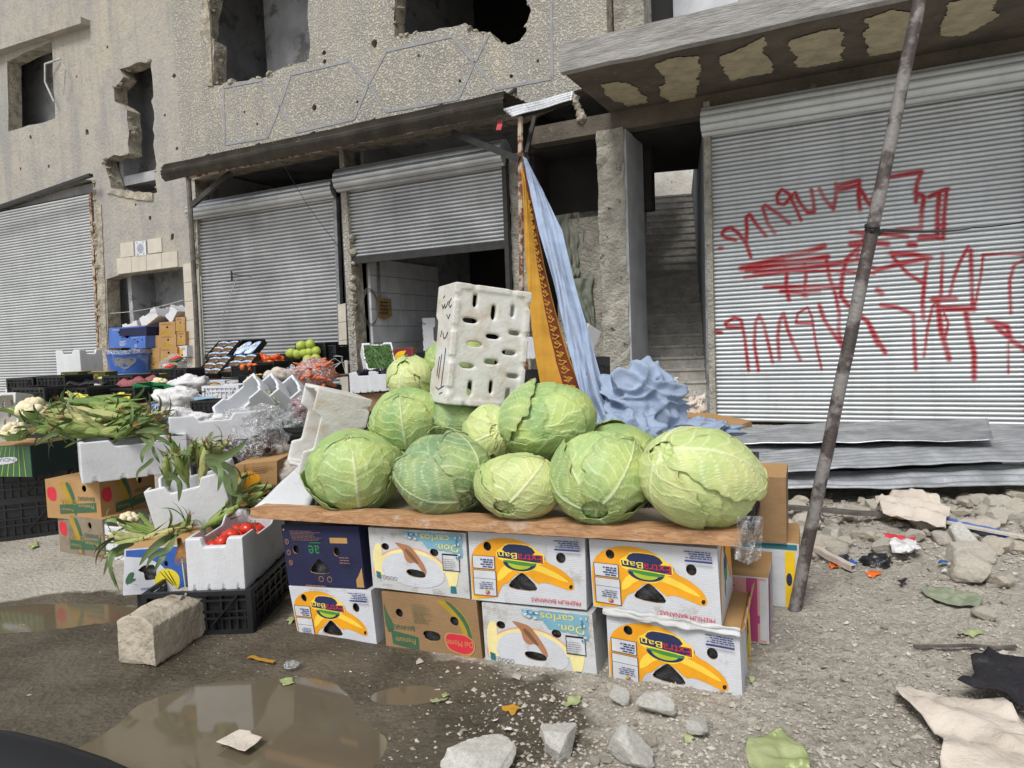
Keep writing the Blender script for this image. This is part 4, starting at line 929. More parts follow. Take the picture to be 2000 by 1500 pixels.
# crushed flaps of the lower right carton
for nm, aa, bb, up_, seed in (('torn_flap', L4[0] + Vector((0, 0, .004)), L4[1] + Vector((0, 0, .004)), .03, 1),):
    mb = MB(); mb.grid(lambda u, v: aa.lerp(bb, -.02 + 1.03 * u) + BN * (.004 + .012 * v + .012 * noise.noise(Vector((u * 6, v * 3, 2))) ) + UP * (.02 - .05 * v * (.5 + .5 * abs(noise.noise(Vector((u * 5, 0, 8))))) + .012 * noise.noise(Vector((u * 9, v * 2, 1)))), 40, 6)
    o = mb.build('torn_flap', M['c_white_dirty'], [x for x in bpy.data.objects if x.name.startswith('banana_carton')][-1], True); o.modifiers.new('s', 'SOLIDIFY').thickness = .004
    mb = MB(); r0, r1 = L4[1], L4[1] - BN * .42
    mb.grid(lambda u, v: r0.lerp(r1, u) + BD * (.003 + .02 * math.sin(v * 2)) + UP * (.0 + .05 * v + .012 * noise.noise(Vector((u * 9, v * 2, 5)))), 20, 5)
    o = mb.build('torn_flap', M['c_tan'], o.parent, True); o.modifiers.new('s', 'SOLIDIFY').thickness = .004
# wooden board across the front
wb = MB()
TLb, TRb, BRb, BLb = BP(489, 993, .05), BP(1447, 1041, .05), BP(1447, 1068, .05), BP(489, 1012, .05)
NW = 60
def wfront(u, v): return TLb.lerp(TRb, u).lerp(BLb.lerp(BRb, u), v) + BN * .002 * noise.noise(Vector((u * 30, v * 2, 0))) + UP * .0018 * noise.noise(Vector((u * 40, v * 3, 7)))
tdep = .10
def wtop(u, v): p = wfront(u, 0); return p - BN * tdep * v
def wback(u, v): return wfront(u, v) - BN * tdep
wb.grid(lambda u, v: wfront(u, 1 - v), NW, 3); wb.grid(wtop, NW, 3); wb.grid(lambda u, v: wback(1 - u, 1 - v), NW, 3); wb.grid(lambda u, v: wfront(u, 1) - BN * tdep * (1 - v), NW, 3)
wb.grid(lambda u, v: wfront(0, 1 - v) - BN * tdep * (1 - u), 3, 3); wb.grid(lambda u, v: wfront(1, 1 - v) - BN * tdep * u, 3, 3)
tag(wb.build('wooden_board', M['wood'], loc=wfront(.5, 1)), 'long weathered wooden plank laid across the front cartons to hold the cabbages', 'board')
ZB = BP(1000, 1043, 0).z      # top of the cartons
# cartons behind the front stack, seen from the right end
def carton_at(name, label, px, py, d, w, h, dep, yaw, art, base, **k):
    """centre of the front bottom edge at pixel px,py and distance d"""
    c = P(px, py, d); x = Vector((math.cos(yaw), math.sin(yaw), 0)); 
    k.setdefault('tilt', 0); tl = k.pop('tilt'); lean = k.pop('lean', 0)
    u = (UP * math.cos(R(tl)) + x * math.sin(R(tl)))
    xx = x * math.cos(R(tl)) - UP * math.sin(R(tl))
    BL_, BR_ = c - xx * w / 2, c + xx * w / 2
    return carton(name, label, [BL_ + u * h, BR_ + u * h, BR_, BL_], dep, art, base, **k)
q0 = L4[2] - BN * .46; q0.z = 0
def back_row(off, z0, z1, sr, base, sart, label, w=.42, **k):
    b = BA + BD * sr - BN * off; 
    return carton('carton', label, [b - BD * w + UP * z1, b + UP * z1, b + UP * z0, b - BD * w + UP * z0], .36, k.pop('fart', None), base, sart, **k)
back_row(.47, 0, .27, 1.87, 'c_white', art_basic('stripes'), 'pink and white striped carton behind the lower right banana carton', topmat='c_tan', fart=art_basic('stripes2'), linerp=False)
back_row(.88, .0, .30, 1.98, 'c_white', art_basic('yellowside'), 'white yellow and green carton on the ground behind the pink striped one', topmat='c_tan', fart=art_basic('edgeyellow'), linerp=False)
br_ = back_row(.86, .305, .60, 1.93, 'c_brown', art_basic('victor'), 'plain brown carton standing behind the black crate at the right end of the stall', topmat='c_tan')
# ------------------------------------------------------------------ cabbages
def cabmat(name, a, b, y, old):
    t = NT(name); co = t.co()
    c = t.mix(t.attr('tone'), a, b); c = t.mix(t.ramp(t.noise(5, 5, co, .6), [(.42, 0.0), (.7, 1.0)]), c, y)
    c = t.mix(t.math('MULTIPLY', t.ramp(t.noise(22, 8, co, .7), [(.55, 0.0), (.75, 1.0)]), .3), c, b)
    c = t.mix(t.math('MULTIPLY', t.attr('vein'), .68), c, lin(222, 228, 188)); c = t.mix(t.math('MULTIPLY', t.attr('edge'), .55), c, lin(122, 118, 66))
    c = t.mix(t.math('MULTIPLY', t.ramp(t.noise(13, 8, co, .8), [(.66, 0.0), (.72, 1.0)]), .5), c, old)
    h = t.noise(16, 5, co, .6, .8)
    nr = t.bump(h, .012, .55); nr = t.bump(t.attr('vein'), .004, .6, nr)
    t.b.inputs['Subsurface Weight'].default_value = .12; t.b.inputs['Subsurface Radius'].default_value = (.03, .04, .01); t.b.inputs['Subsurface Scale'].default_value = .3
    M[name] = t.out(c, .46, nr, 0, .35); return M[name]
cabmat('cab_green', lin(158, 182, 116), lin(126, 158, 98), lin(188, 200, 118), lin(176, 168, 134))
cabmat('cab_pale', lin(190, 203, 140), lin(168, 186, 116), lin(208, 210, 144), lin(190, 176, 136))
cabmat('cab_dark', lin(134, 160, 116), lin(108, 138, 98), lin(168, 186, 118), lin(130, 122, 92))
_V, _F = None, None
bm = bmesh.new(); bmesh.ops.create_icosphere(bm, subdivisions=6, radius=1); _CV = np.array([tuple(v.co) for v in bm.verts]); _CF = [tuple(v.index for v in f.verts) for f in bm.faces]; bm.free()
def cabbage(label, c, rx, ry, rz, mat, stem, seed, group='heaped cabbages'):
    """c centre, radii across picture / depth / height, stem = direction of the stalk end"""
    rr_ = random.Random(seed); V = _CV; N = len(V)
    st = Vector(stem).normalized(); q = st.to_track_quat('Z', 'Y').to_matrix(); Q = np.array(q)      # columns: local axes
    L = V @ Q; th = np.arccos(np.clip(L[:, 2], -1, 1)); ph = np.arctan2(L[:, 1], L[:, 0])
    # gentle warp
    def wav(fx, fy, s): return np.sin(L[:, 0] * fx + s) * np.cos(L[:, 1] * fy + s * 1.7) + np.sin(L[:, 2] * (fx + fy) * .6 + s * 2.3)
    w1 = wav(3.1, 4.3, seed) * .5; w2 = wav(9, 11, seed + 1) * .5; w3 = wav(19, 23, seed + 2) * .5
    rad = np.ones(N) + .03 * w1 + .006 * w2; vein = np.zeros(N); tone = np.full(N, .5); edge = np.zeros(N)
    nl = 9
    for k in range(nl):
        a = k * 2.399 + rr_.uniform(-.3, .3) + seed; ext = rr_.uniform(2.3, 2.9) - .16 * k * (.6 + .1 * rr_.random()); wd_ = rr_.uniform(1.05, 1.45)
        d = (ph - a + math.pi) % math.tau - math.pi
        u = th / ext; lat = d * np.sin(np.minimum(th, 2.2)) + .05 * w2
        half = wd_ * np.sqrt(np.clip(1 - np.clip((u - .35) / .65, 0, 1) ** 2, 0, 1)) * (0.55 + .45 * np.clip(u * 2.2, 0, 1)) + .045 * w3 + .06 * w1
        ins = (half - np.abs(lat)); ins = np.where((u < 1), ins, -1)
        m = ins > 0; e = np.clip(1 - ins / .05, 0, 1)
        rad = np.where(m, 1 + .013 * (k + 1) * .75 + .04 * w1 + .010 * w2 + .006 * w3 + .03 * e * (rr_.random() - .1), rad)
        tone = np.where(m, rr_.random(), tone); edge = np.where(m, e * .9, edge * 1.0)
        # veins
        mid = np.clip(1 - np.abs(lat + .02 * w2) / (.045 * (1.15 - u) + .006), 0, 1) ** 1
        vv = mid
        la = np.abs(lat)
        for s_q in (1,):
            z = (u * 3.6 - la * (1.5 + .5 * u)) * 2.0 + .18 * w2 + (lat > 0) * .5
            fr = np.abs(z - np.round(z)); side = np.clip(1 - fr / (.10 * np.clip(1.2 - la * .7, .3, 1.2)), 0, 1) * .75
            vv = np.maximum(vv, side)
            z2 = (u * 9 + la * 5) + .5 * w3; fr2 = np.abs(z2 - np.round(z2)); vv = np.maximum(vv, np.clip(1 - fr2 / .10, 0, 1) * .28)
        vein = np.where(m, vv, vein)
    vein = np.clip(vein, 0, 1) * np.clip(1.15 - th / 3.4, .35, 1)
    # puckered folds near the stalk
    pk = np.exp(-(th / .75) ** 2); rad += pk * (.03 * np.sin(ph * 9 + w2 * 2) - .05)
    W = V * rad[:, None] + V * (vein * .014)[:, None]; W[:, 0] += .05 * np.sin(V[:, 2] * 2.3 + seed); W[:, 2] += .05 * np.sin(V[:, 0] * 2.1 + seed * 1.7)
    W = W * np.array([rx, ry, rz])
    me = bpy.data.meshes.new('cabbage'); me.from_pydata([tuple(x) for x in W], [], _CF); me.materials.append(M[mat]); me.polygons.foreach_set('use_smooth', [True] * len(_CF))
    for nm, ar in (('vein', vein), ('tone', tone), ('edge', edge)):
        at = me.attributes.new(nm, 'FLOAT', 'POINT'); at.data.foreach_set('value', ar.astype(np.float32))
    o = bpy.data.objects.new('cabbage', me); COL.objects.link(o); o.location = c; tag(o, label, 'cabbage', group)
    # loose outer leaves hugging the head, rims curled away
    for k in range(3):
        a = seed * 1.7 + k * 2.2 + rr_.uniform(-.3, .3); n1, n2 = 44, 44; ex = rr_.uniform(1.5, 2.0); hw = rr_.uniform(.75, 1.0); lv, vn, tn, ed = [], [], [], []
        for j in range(n2 + 1):
            u = j / n2
            for i in range(n1 + 1):
                v = i / n1 * 2 - 1; half = hw * (math.sin(math.pi * min(1, .16 + .84 * u)) ** .6 if u < 1 else 0) * (1 + .06 * math.sin(u * 23 + seed)) + .02
                half = hw * max(.05, math.sqrt(max(0, 1 - max(0, (u - .4) / .6) ** 2.2))) * (.45 + .55 * min(1, u * 2)) * (1 + .05 * math.sin(u * 21 + seed + k) + .03 * math.sin(u * 47 + k))
                t_ = .25 + u * ex * (1 + .04 * math.sin(v * 9 + seed)); lat = v * half; p_ = a + lat / max(.35, math.sin(min(t_, 2.4)))
                x, y, z = math.sin(t_) * math.cos(p_), math.sin(t_) * math.sin(p_), math.cos(t_)
                W1 = (math.sin(x * 3.1 + seed) * math.cos(y * 4.3 + seed * 1.7) + math.sin(z * 4.44 + seed * 2.3)) * .5
                W2 = (math.sin(x * 9 + seed + 1) * math.cos(y * 11 + (seed + 1) * 1.7) + math.sin(z * 12 + (seed + 1) * 2.3)) * .5
                rim = max(abs(v) ** 5, max(0, (u - .75) / .25) ** 2); cr = .5 + .5 * math.sin((p_ * 11 if u > .8 else u * 19) + seed * 3 + k)
                r_ = 1.112 + .008 * k + .04 * W1 + .010 * W2 + rim * (.010 + .032 * cr * rr_.uniform(.8, 1.1)) + .004 * math.sin(p_ * 17 + u * 9)
                mid = max(0, 1 - abs(lat) / (.05 * (1.15 - u) + .008)); zz = (u * 3.6 * 2 - abs(lat) * 2.6) + (.5 if lat > 0 else 0) + .2 * W2; sd1 = max(0, 1 - abs(zz - round(zz)) / .11) * .8
                z3 = u * 17 + abs(lat) * 9 + W2; sd2 = max(0, 1 - abs(z3 - round(z3)) / .12) * .3; vv = max(mid, sd1, sd2)
                q_ = Q @ np.array([x, y, z]) * (r_ + vv * .008); lv.append((q_[0] * rx, q_[1] * ry, q_[2] * rz)); vn.append(vv); tn.append(.2 + .3 * k); ed.append(min(.8, rim * .5))
        w_ = n1 + 1; m2 = bpy.data.meshes.new('outer_leaf'); m2.from_pydata(lv, [], [(j * w_ + i, j * w_ + i + 1, (j + 1) * w_ + i + 1, (j + 1) * w_ + i) for j in range(n2) for i in range(n1)]); m2.materials.append(M[mat]); m2.polygons.foreach_set('use_smooth', [True] * (n1 * n2))
        for nm, ar in (('vein', vn), ('tone', tn), ('edge', ed)):
            at = m2.attributes.new(nm, 'FLOAT', 'POINT'); at.data.foreach_set('value', ar)
        lo = bpy.data.objects.new('outer_leaf', m2); COL.objects.link(lo); lo.parent = o; s_ = lo.modifiers.new('s', 'SOLIDIFY'); s_.thickness = .003; s_.offset = 1
    return o
def cab(label, x0, y0, x1, y1, d, mat, stem, seed, kd=1.0, rot=0, **k):
    cx, cy = (x0 + x1) / 2, (y0 + y1) / 2; s = d / FPX
    o = cabbage(label, P(cx, cy, d), (x1 - x0) / 2 * s / 1.07, (x1 - x0) / 2 * s * kd / 1.07, (y1 - y0) / 2 * s / 1.07, mat, stem, seed, **k)
    o.rotation_euler = (0, R(rot), 0); return o
cab('large yellow green cabbage at the left end of the front row', 596, 833, 784, 1000, 3.12, 'cab_green', (.2, -.5, -1), 1)
cab('darkest green cabbage, second from the left in the front row', 775, 845, 960, 1004, 2.93, 'cab_dark', (.6, -.7, -.5), 2)
cab('small pale crinkled cabbage in the middle of the front row', 930, 878, 1100, 1012, 2.72, 'cab_pale', (-.4, -.9, -.5), 3)
cab('green cabbage with a bold white midrib branching upward, fourth in the front row', 1076, 838, 1270, 1020, 2.60, 'cab_green', (-.25, -.9, -.6), 4)
cab('very large pale yellow cabbage at the right end of the front row', 1252, 838, 1488, 1030, 2.45, 'cab_pale', (-.8, -.4, .3), 5, .85, 18)
cab('round green cabbage on the upper left of the heap, above the front row', 724, 748, 868, 895, 3.35, 'cab_green', (.1, -.6, -1), 6)
cab('big smooth green cabbage at the top right of the heap beside the foam box', 976, 742, 1168, 900, 3.0, 'cab_green', (-.9, -.3, -.5), 7)
cab('wrinkled yellowish cabbage squeezed low in the middle of the heap', 904, 792, 1010, 905, 3.05, 'cab_pale', (.3, -1, .2), 8)
cab('dark green cabbage in the shade directly under the foam box', 838, 770, 950, 862, 3.3, 'cab_dark', (.1, .5, -1), 9)
cab('pale green cabbage with frilled leaf edges at the back left of the heap', 756, 697, 852, 790, 3.9, 'cab_pale', (-.2, -.8, .7), 10)
cab('green cabbage peeking out behind the left side of the upright foam box', 832, 648, 960, 748, 3.95, 'cab_green', (.2, .5, -1), 11)
cab('green cabbage mostly hidden behind the round top right cabbage', 985, 770, 1060, 840, 3.5, 'cab_dark', (.3, .5, -1), 12)
cab('cut yellowish cabbage lying on the rubble at the far right edge', 1958, 952, 2060, 1012, 5.1, 'cab_pale', (-1, -.3, .1), 13, group=None)
# cabbages further back that carry the upper ones
for i, (a, b, d, s) in enumerate(((900, 880, 3.6, .17), (1080, 860, 3.35, .18), (760, 880, 3.75, .17), (880, 800, 3.85, .16), (1210, 890, 3.05, .16))):
    o = cabbage(['cabbage buried behind the wrinkled yellow one', 'cabbage buried behind the smooth top right one', 'cabbage buried behind the round upper left one', 'cabbage buried at the back under the foam box', 'cabbage buried behind the bold ribbed one'][i], P(a, b, d), s, s, s * .85, 'cab_green', (0, 1, -1), 20 + i)
# stall bed under the heap
mb = MB(); 
b0 = BA + BD * .02 - BN * .12; 
c_ = b0 + BD * .86 - BN * .55; mb.box(c_ + UP * (ZB + .012), (1.72, 1.1, .02), Matrix.Rotation(BYAW, 3, 'Z'))
tag(mb.build('display_board', M['c_browndull'], loc=c_), 'flat board lying on the cartons beneath the cabbages', 'board')
for k, (u, off) in enumerate(((.45, .8), (.95, .8), (1.45, .62), (.2, .5))):
    pass
t_ = MB()
q = [BP(505, 986, -.06), BP(606, 992, -.06)]
pB = [BP(497, 990, -.02), BP(598, 1000, -.12), P(640, 905, 3.75), P(598, 896, 3.75)]
t_.grid(lambda u, v: pB[0].lerp(pB[1], u).lerp(pB[3].lerp(pB[2], u), v) + UP * .006 * noise.noise(Vector((u * 3, v * 3, 2))), 8, 8)
o = t_.build('white_panel', M['foam'], None, True, loc=pB[0]); o.modifiers.new('s', 'SOLIDIFY').thickness = .02
tag(o, 'sloping pale white foam panel at the left end of the cabbage heap', 'panel')

# ------------------------------------------------------------------ foam boxes
def foam_box(name, w, dp, h, th=.028, mat='foam', notch=True, bottom_slots=False, closed_art=None, vox=.008, side_notches=True):
    """open box, origin at the centre of its underside"""
    mb = MB(); x, y = w / 2, dp / 2
    def wall(L, hh, mp, nt_):
        o_ = [(0, 0)]
        hs_ = []
        if nt_:
            n_ = nt_; 
            for k in range(n_):
                cx_ = L * (k + .5) / n_; r_ = .016
                o_ += [(cx_ - r_, 0), (cx_ - r_, .022), (cx_ - r_ * .6, .036), (cx_ + r_ * .6, .036), (cx_ + r_, .022), (cx_ + r_, 0)]
        o_ += [(L, 0), (L, hh)]
        if notch: a_, b_ = L * .70, L * .30; o_ += [(a_ + .02, hh), (a_ - .01, hh - .04), (b_ + .01, hh - .04), (b_ - .02, hh)]
        o_ += [(0, hh)]
        mb.slab(o_, hs_, mp, th)
    wall(w, h, lambda a, b, o: (-x + a, -y - o, b), 4 if side_notches else 0)
    wall(w, h, lambda a, b, o: (x - a, y + o, b), 4 if side_notches else 0)
    wall(dp, h, lambda a, b, o: (x + o, -y + a, b), 2 if side_notches else 0)
    wall(dp, h, lambda a, b, o: (-x - o, y - a, b), 2 if side_notches else 0)
    hs_ = []
    if bottom_slots:
        for (cx_, cy_, vert) in bottom_slots:
            a_, b_ = (.012, .040) if vert else (.040, .012)
            hs_.append([(cx_ * w + a_ * (1 if i in (1, 2, 3) else -1) * (1 if i in (1, 2) or True else 1), cy_ * dp + 0) for i in range(0)] or smoothpoly([(cx_ * w - a_, cy_ * dp - b_), (cx_ * w + a_, cy_ * dp - b_), (cx_ * w + a_, cy_ * dp + b_), (cx_ * w - a_, cy_ * dp + b_)], 1))
    mb.slab([(-x + .004, -y + .004), (x - .004, -y + .004), (x - .004, y - .004), (-x + .004, y - .004)], hs_, lambda a, b, o: (a, b, .034 + o), .028)
    o = mb.build(name, M[mat])
    bake(o, [('REMESH', dict(mode='VOXEL', voxel_size=vox)), ('SMOOTH', dict(iterations=3, factor=.5))])
    o.data.polygons.foreach_set('use_smooth', [True] * len(o.data.polygons))
    return o
def orient(o, loc, yaw=0, pitch=0, roll=0, sc=None):
    o.location = loc; o.rotation_euler = (Matrix.Rotation(R(yaw), 3, 'Z') @ Matrix.Rotation(R(pitch), 3, 'X') @ Matrix.Rotation(R(roll), 3, 'Y')).to_euler()
    if sc: o.scale = sc
    return o
def dupe(o, label, cat=None, group=None):
    c = o.copy(); COL.objects.link(c); c['label'] = label
    if cat: c['category'] = cat
    if group: c['group'] = group
    return c
# ------------------------------------------------------------------ templates
PARK = Vector((0, -40, -5))
def crate_mesh(w, dp, h, mat, name='plastic_crate', cols=7, thin=.008):
    mb = MB(); x, y = w / 2, dp / 2
    for sx in (-1, 1):
        for sy in (-1, 1): mb.box((sx * (x - .012), sy * (y - .012), h / 2), (.026, .026, h))
    for z, t_ in ((.012, .024), (h * .36, .012), (h * .52, .010), (h * .78, .012), (h - .012, .026)):
        for sy in (-1, 1): mb.box((0, sy * (y - .006), z), (w - .05, thin + (.006 if t_ > .02 else 0), t_))
        for sx in (-1, 1): mb.box((sx * (x - .006), 0, z), (thin + (.006 if t_ > .02 else 0), dp - .05, t_))
    for k in range(1, cols * 2):
        u = -x + w * k / (cols * 2)
        for sy in (-1, 1): mb.box((u, sy * (y - .007), h * .27), (.007, .005, h * .5)); 
        if k % 2 == 0:
            for sy in (-1, 1): mb.box((u, sy * (y - .0065), h * .76), (.010, .006, h * .44))
    for k in range(1, cols):
        u = -y + dp * k / cols
        for sx in (-1, 1): mb.box((sx * (x - .007), u, h * .5), (.005, .009, h * .96))
    for k in range(7): mb.box((-x + .03 + (w - .06) * k / 6, 0, .008), (.012, dp - .04, .006))
    for k in range(5): mb.box((0, -y + .03 + (dp - .06) * k / 4, .012), (w - .04, .012, .006))
    for sy in (-1, 1): mb.box((0, sy * (y - .016), h * .46), (w - .05, .003, h * .86))
    for sx in (-1, 1): mb.box((sx * (x - .016), 0, h * .46), (.003, dp - .05, h * .86))
    # stacking brace bars
    for sy in (-1, 1):
        mb.bar((-x * .75, sy * (y + .002), h * .9), (-x * .25, sy * (y + .002), h * .2), .010, .007); mb.bar((x * .75, sy * (y + .002), h * .9), (x * .25, sy * (y + .002), h * .2), .010, .007)
    return mb.build(name, M[mat])
CR = crate_mesh(.50, .34, .25, 'black_plastic')
CRUSED = [False]
def crate(label, px, py, d, yaw=0, sc=(1, 1, 1), group='black plastic crates of the stall', pitch=0, roll=0, pt=None):
    if CRUSED[0]: o = dupe(CR, label, 'crate', group)
    else: o = CR; CRUSED[0] = True; tag(o, label, 'crate', group)
    return orient(o, pt if pt is not None else P(px, py, d), yaw, pitch, roll, sc)
FBX = foam_box('foam_box', .60, .40, .25)
FBX2 = foam_box('foam_box', .60, .40, .24, bottom_slots=[(0.370, -0.230, 0), (0.290, 0.020, 0), (0.320, 0.270, 0), (0.200, -0.270, 1), (0.140, 0.320, 1), (0.090, 0.035, 1), (0.010, -0.190, 1), (-0.030, 0.270, 1), (-0.120, 0.045, 1), (-0.170, -0.265, 1), (-0.220, 0.350, 1), (-0.350, -0.200, 0), (-0.330, 0.070, 0), (-0.390, 0.300, 0)], mat='foam_dirty')
FU = [False, False]
def foam(label, px, py, d, yaw=0, pitch=0, roll=0, sc=(1, 1, 1), which=0, group='white polystyrene boxes', pt=None, mat=None):
    t_ = (FBX, FBX2)[which]
    if FU[which]: o = dupe(t_, label, 'foam box', group)
    else: o = t_; FU[which] = True; tag(o, label, 'foam box', group)
    return orient(o, pt if pt is not None else P(px, py, d), yaw, pitch, roll, sc)
def organic(name, r, mat, sc=(1, 1, 1), seed=0, lump=.04, sub=3, dim=0, parts=None):
    V, Fc = ICO[sub]; vs = []
    for v in V:
        n_ = noise.noise(Vector(v) * 1.6 + Vector((seed, 0, 0))) * lump; k = r * (1 + n_)
        z = v[2]; kk = 1 - dim * math.exp(-((1 - abs(z)) / .12))
        vs.append((v[0] * k * sc[0], v[1] * k * sc[1], v[2] * k * sc[2] * kk))
    m_ = MB(); m_.add(vs, Fc); return m_.build(name, M[mat], None, True)
def fruitmat(n_, a, b, rough=.35, spots=None): M[n_] = pm(n_, lin(*a), lin(*b), 18, rough, .0006, 200, spots=spots, spec=.45)
fruitmat('tomato', (188, 34, 26), (206, 56, 30), .22); fruitmat('orange', (226, 112, 30), (214, 90, 26), .4); fruitmat('persimmon', (222, 104, 44), (206, 76, 36), .3)
fruitmat('mandarin', (232, 150, 44), (220, 128, 34), .4); fruitmat('lemon', (226, 196, 60), (206, 176, 50), .4); fruitmat('pomelo', (172, 184, 78), (154, 170, 70), .5); fruitmat('apple', (186, 60, 48), (206, 140, 70), .3)
fruitmat('pear', (164, 172, 70), (176, 150, 60), .4); fruitmat('carrot', (206, 108, 62), (190, 92, 56), .55); fruitmat('eggplant', (40, 24, 44), (30, 18, 34), .25); fruitmat('cucumber', (52, 78, 44), (40, 62, 36), .4)
fruitmat('potato', (176, 146, 106), (156, 126, 88), .8); fruitmat('garlic', (222, 214, 202), (200, 188, 176), .6); fruitmat('radish', (150, 60, 66), (130, 44, 54), .4); fruitmat('greenapple', (146, 176, 70), (120, 156, 60), .35)
fruitmat('cauli', (226, 216, 184), (206, 192, 156), .8); fruitmat('bean', (84, 116, 58), (60, 92, 46), .5)
M['stalk'] = pm('stalk', lin(70, 96, 48), lin(90, 84, 50), 20, .7)
t = NT('clearbag'); co = t.co(); 
tr = t.n.new('ShaderNodeBsdfTransparent'); gl = t.n.new('ShaderNodeBsdfGlossy'); gl.inputs['Roughness'].default_value = .18; mx = t.n.new('ShaderNodeMixShader'); mx2 = t.n.new('ShaderNodeMixShader'); df = t.n.new('ShaderNodeBsdfDiffuse'); df.inputs[0].default_value = (.75, .76, .78, 1)
nr = t.bump(t.noise(26, 5, co, .6, 1.5), .03, 1); t.l.new(nr, gl.inputs['Normal']); t.l.new(nr, df.inputs['Normal'])
mx2.inputs[0].default_value = .45; t.l.new(df.outputs[0], mx2.inputs[1]); t.l.new(gl.outputs[0], mx2.inputs[2])
f_ = t.ramp(t.noise(20, 6, co, .7, 2), [(.42, .12), (.66, .75)]); t.l.new(f_, mx.inputs[0]); t.l.new(tr.outputs[0], mx.inputs[1]); t.l.new(mx2.outputs[0], mx.inputs[2])
t.l.new(mx.outputs[0], t.n['Material Output'].inputs['Surface']); M['clearbag'] = t.m
M['whitebag'] = pm('whitebag', lin(222, 220, 220), lin(196, 194, 194), 6, .45, .02, 18)
M['dustcloth'] = pm('dustcloth', lin(196, 188, 178), lin(176, 166, 154), 5, .85, .01, 30)
tomato = [organic('tomato', .038, 'tomato', (1, 1, .82), s, .05, 3, .1) for s in (1, 2)]
for i_, tm in enumerate(tomato):
    m_ = MB()
    for k in range(5): a = k * math.tau / 5; m_.add([(0, 0, .030), (.018 * math.cos(a), .018 * math.sin(a), .034), (.020 * math.cos(a + .3), .020 * math.sin(a + .3), .031)], [(0, 1, 2)])
    m_.tube([(0, 0, .028), (.003, 0, .044)], .002, 5); c_ = m_.build('calyx', M['stalk']); c_.parent = tm
def clone(tpl, first, label, cat, group, loc, rot=None, sc=None):
    """first use takes the template itself"""
    if tpl.get('_used'): o = copy_tree(tpl)
    else: o = tpl; tpl['_used'] = 1
    if label: tag(o, label, cat, group)
    o.location = loc
    if rot is not None: o.rotation_euler = rot
    if sc is not None: o.scale = (sc, sc, sc) if isinstance(sc, (int, float)) else sc
    return o
def rrot(q=rnd): return (q.uniform(-.6, .6), q.uniform(-.6, .6), q.uniform(0, 6.3))
ORI = lambda: (rnd.uniform(0, 6.3), rnd.uniform(0, 6.3), rnd.uniform(0, 6.3))

# ------------------------------------------------------------------ tomato box on the black crate
crate('big black plastic crate on the ground under the foam box of tomatoes', 0, 0, 0, 0, (.97, 1.7, .78), pt=G(386, 1243, 0) + Vector((0, .30, 0)))
pb = P(422, 1158, 3.10)
foam('clean white foam box of tomatoes standing on the black crate', 0, 0, 0, 0, 0, 0, (.43, 1.45, .98), pt=pb + Vector((.0, .30, 0)), group='white polystyrene boxes')
tz = pb.z + .165
for k, (a, b) in enumerate(((.0, .10), (.06, .12), (-.05, .12), (.02, .17), (.08, .20), (-.02, .22), (.05, .28), (-.06, .3), (.0, .33), (.07, .36), (-.04, .4), (.03, .44), (-.06, .19), (.09, .3))):
    clone(tomato[k % 2], 0, 'ripe red tomato in the white foam box', 'tomato', 'tomatoes in the foam box', Vector((pb.x + a, pb.y + b, tz + (.035 if k in (3, 6, 0) else 0) + rnd.uniform(0, .015))), rrot())
# white floor liner of the tomato box filled below
mb = MB(); mb.box((pb.x, pb.y + .3, pb.z + .07), (.2, .5, .09)); tag(mb.build('tomato_layer', M['tomato'], loc=(pb.x, pb.y + .3, pb.z + .07)), 'packed lower layer of red tomatoes inside the foam box', 'tomatoes', kind='stuff')
# ------------------------------------------------------------------ stone block
mb = MB()
sb = [G(236, 1292, 0), G(304, 1303, 0), G(416, 1228, 0)]; dirx = (sb[2] - sb[1]); dirl = (sb[0] - sb[1])
c0 = sb[1]; X1 = dirx.normalized(); L1 = dirx.length * 1.08; Y1 = Vector((-.93, .30, 0)).normalized(); hS = .20; W1 = dirl.length
base = [c0, c0 + X1 * L1, c0 + X1 * L1 + Y1 * W1, c0 + Y1 * W1]
prof_ = [(0, .0), (0, hS * .82), (.055, hS), (W1 * .72, hS * 1.02), (W1, hS * .86), (W1, 0)]
n_ = len(prof_); vs = []
for e in (0, L1):
    for a, z in prof_: vs.append(c0 + X1 * (e - (.03 * z / hS if e == L1 else 0)) + Y1 * a + UP * (z * (1 if e == 0 else .93)))
mb.add(vs, [tuple(range(n_)), tuple(reversed(range(n_, 2 * n_)))] + [(i, n_ + i, n_ + (i + 1) % n_, (i + 1) % n_) for i in range(n_)])
sto = mb.build('stone_block', pm('limestone', lin(182, 172, 154), lin(156, 146, 130), 5, .9, .012, 40, spots=(lin(112, 92, 68), 6, .62)), loc=c0)
bake(sto, [('REMESH', dict(mode='VOXEL', voxel_size=.007)), ('SMOOTH', dict(iterations=4, factor=.5))])
for v in sto.data.vertices:
    q = v.co; f = noise.noise(q * 9) * .010 + noise.noise(q * 26) * .004 + noise.noise(q * 60) * .0015
    e_ = max(0, q.dot(X1) - L1 * .84) / (L1 * .16) 
    f += -.025 * e_ * max(0, noise.noise(q * 14 + Vector((3, 1, 0))) + .3)
    for (u_, w_) in ((.35, .45), (.62, .40), (.78, .3)):
        dd = (q - (X1 * L1 * u_ + Y1 * W1 * w_ + UP * hS)).length; f -= .014 * math.exp(-(dd / .035) ** 2)
    v.co = q + v.normal * f
sto.data.polygons.foreach_set('use_smooth', [True] * len(sto.data.polygons)); tag(sto, 'rough cut pale limestone block lying on the wet ground before the black crate', 'stone block')

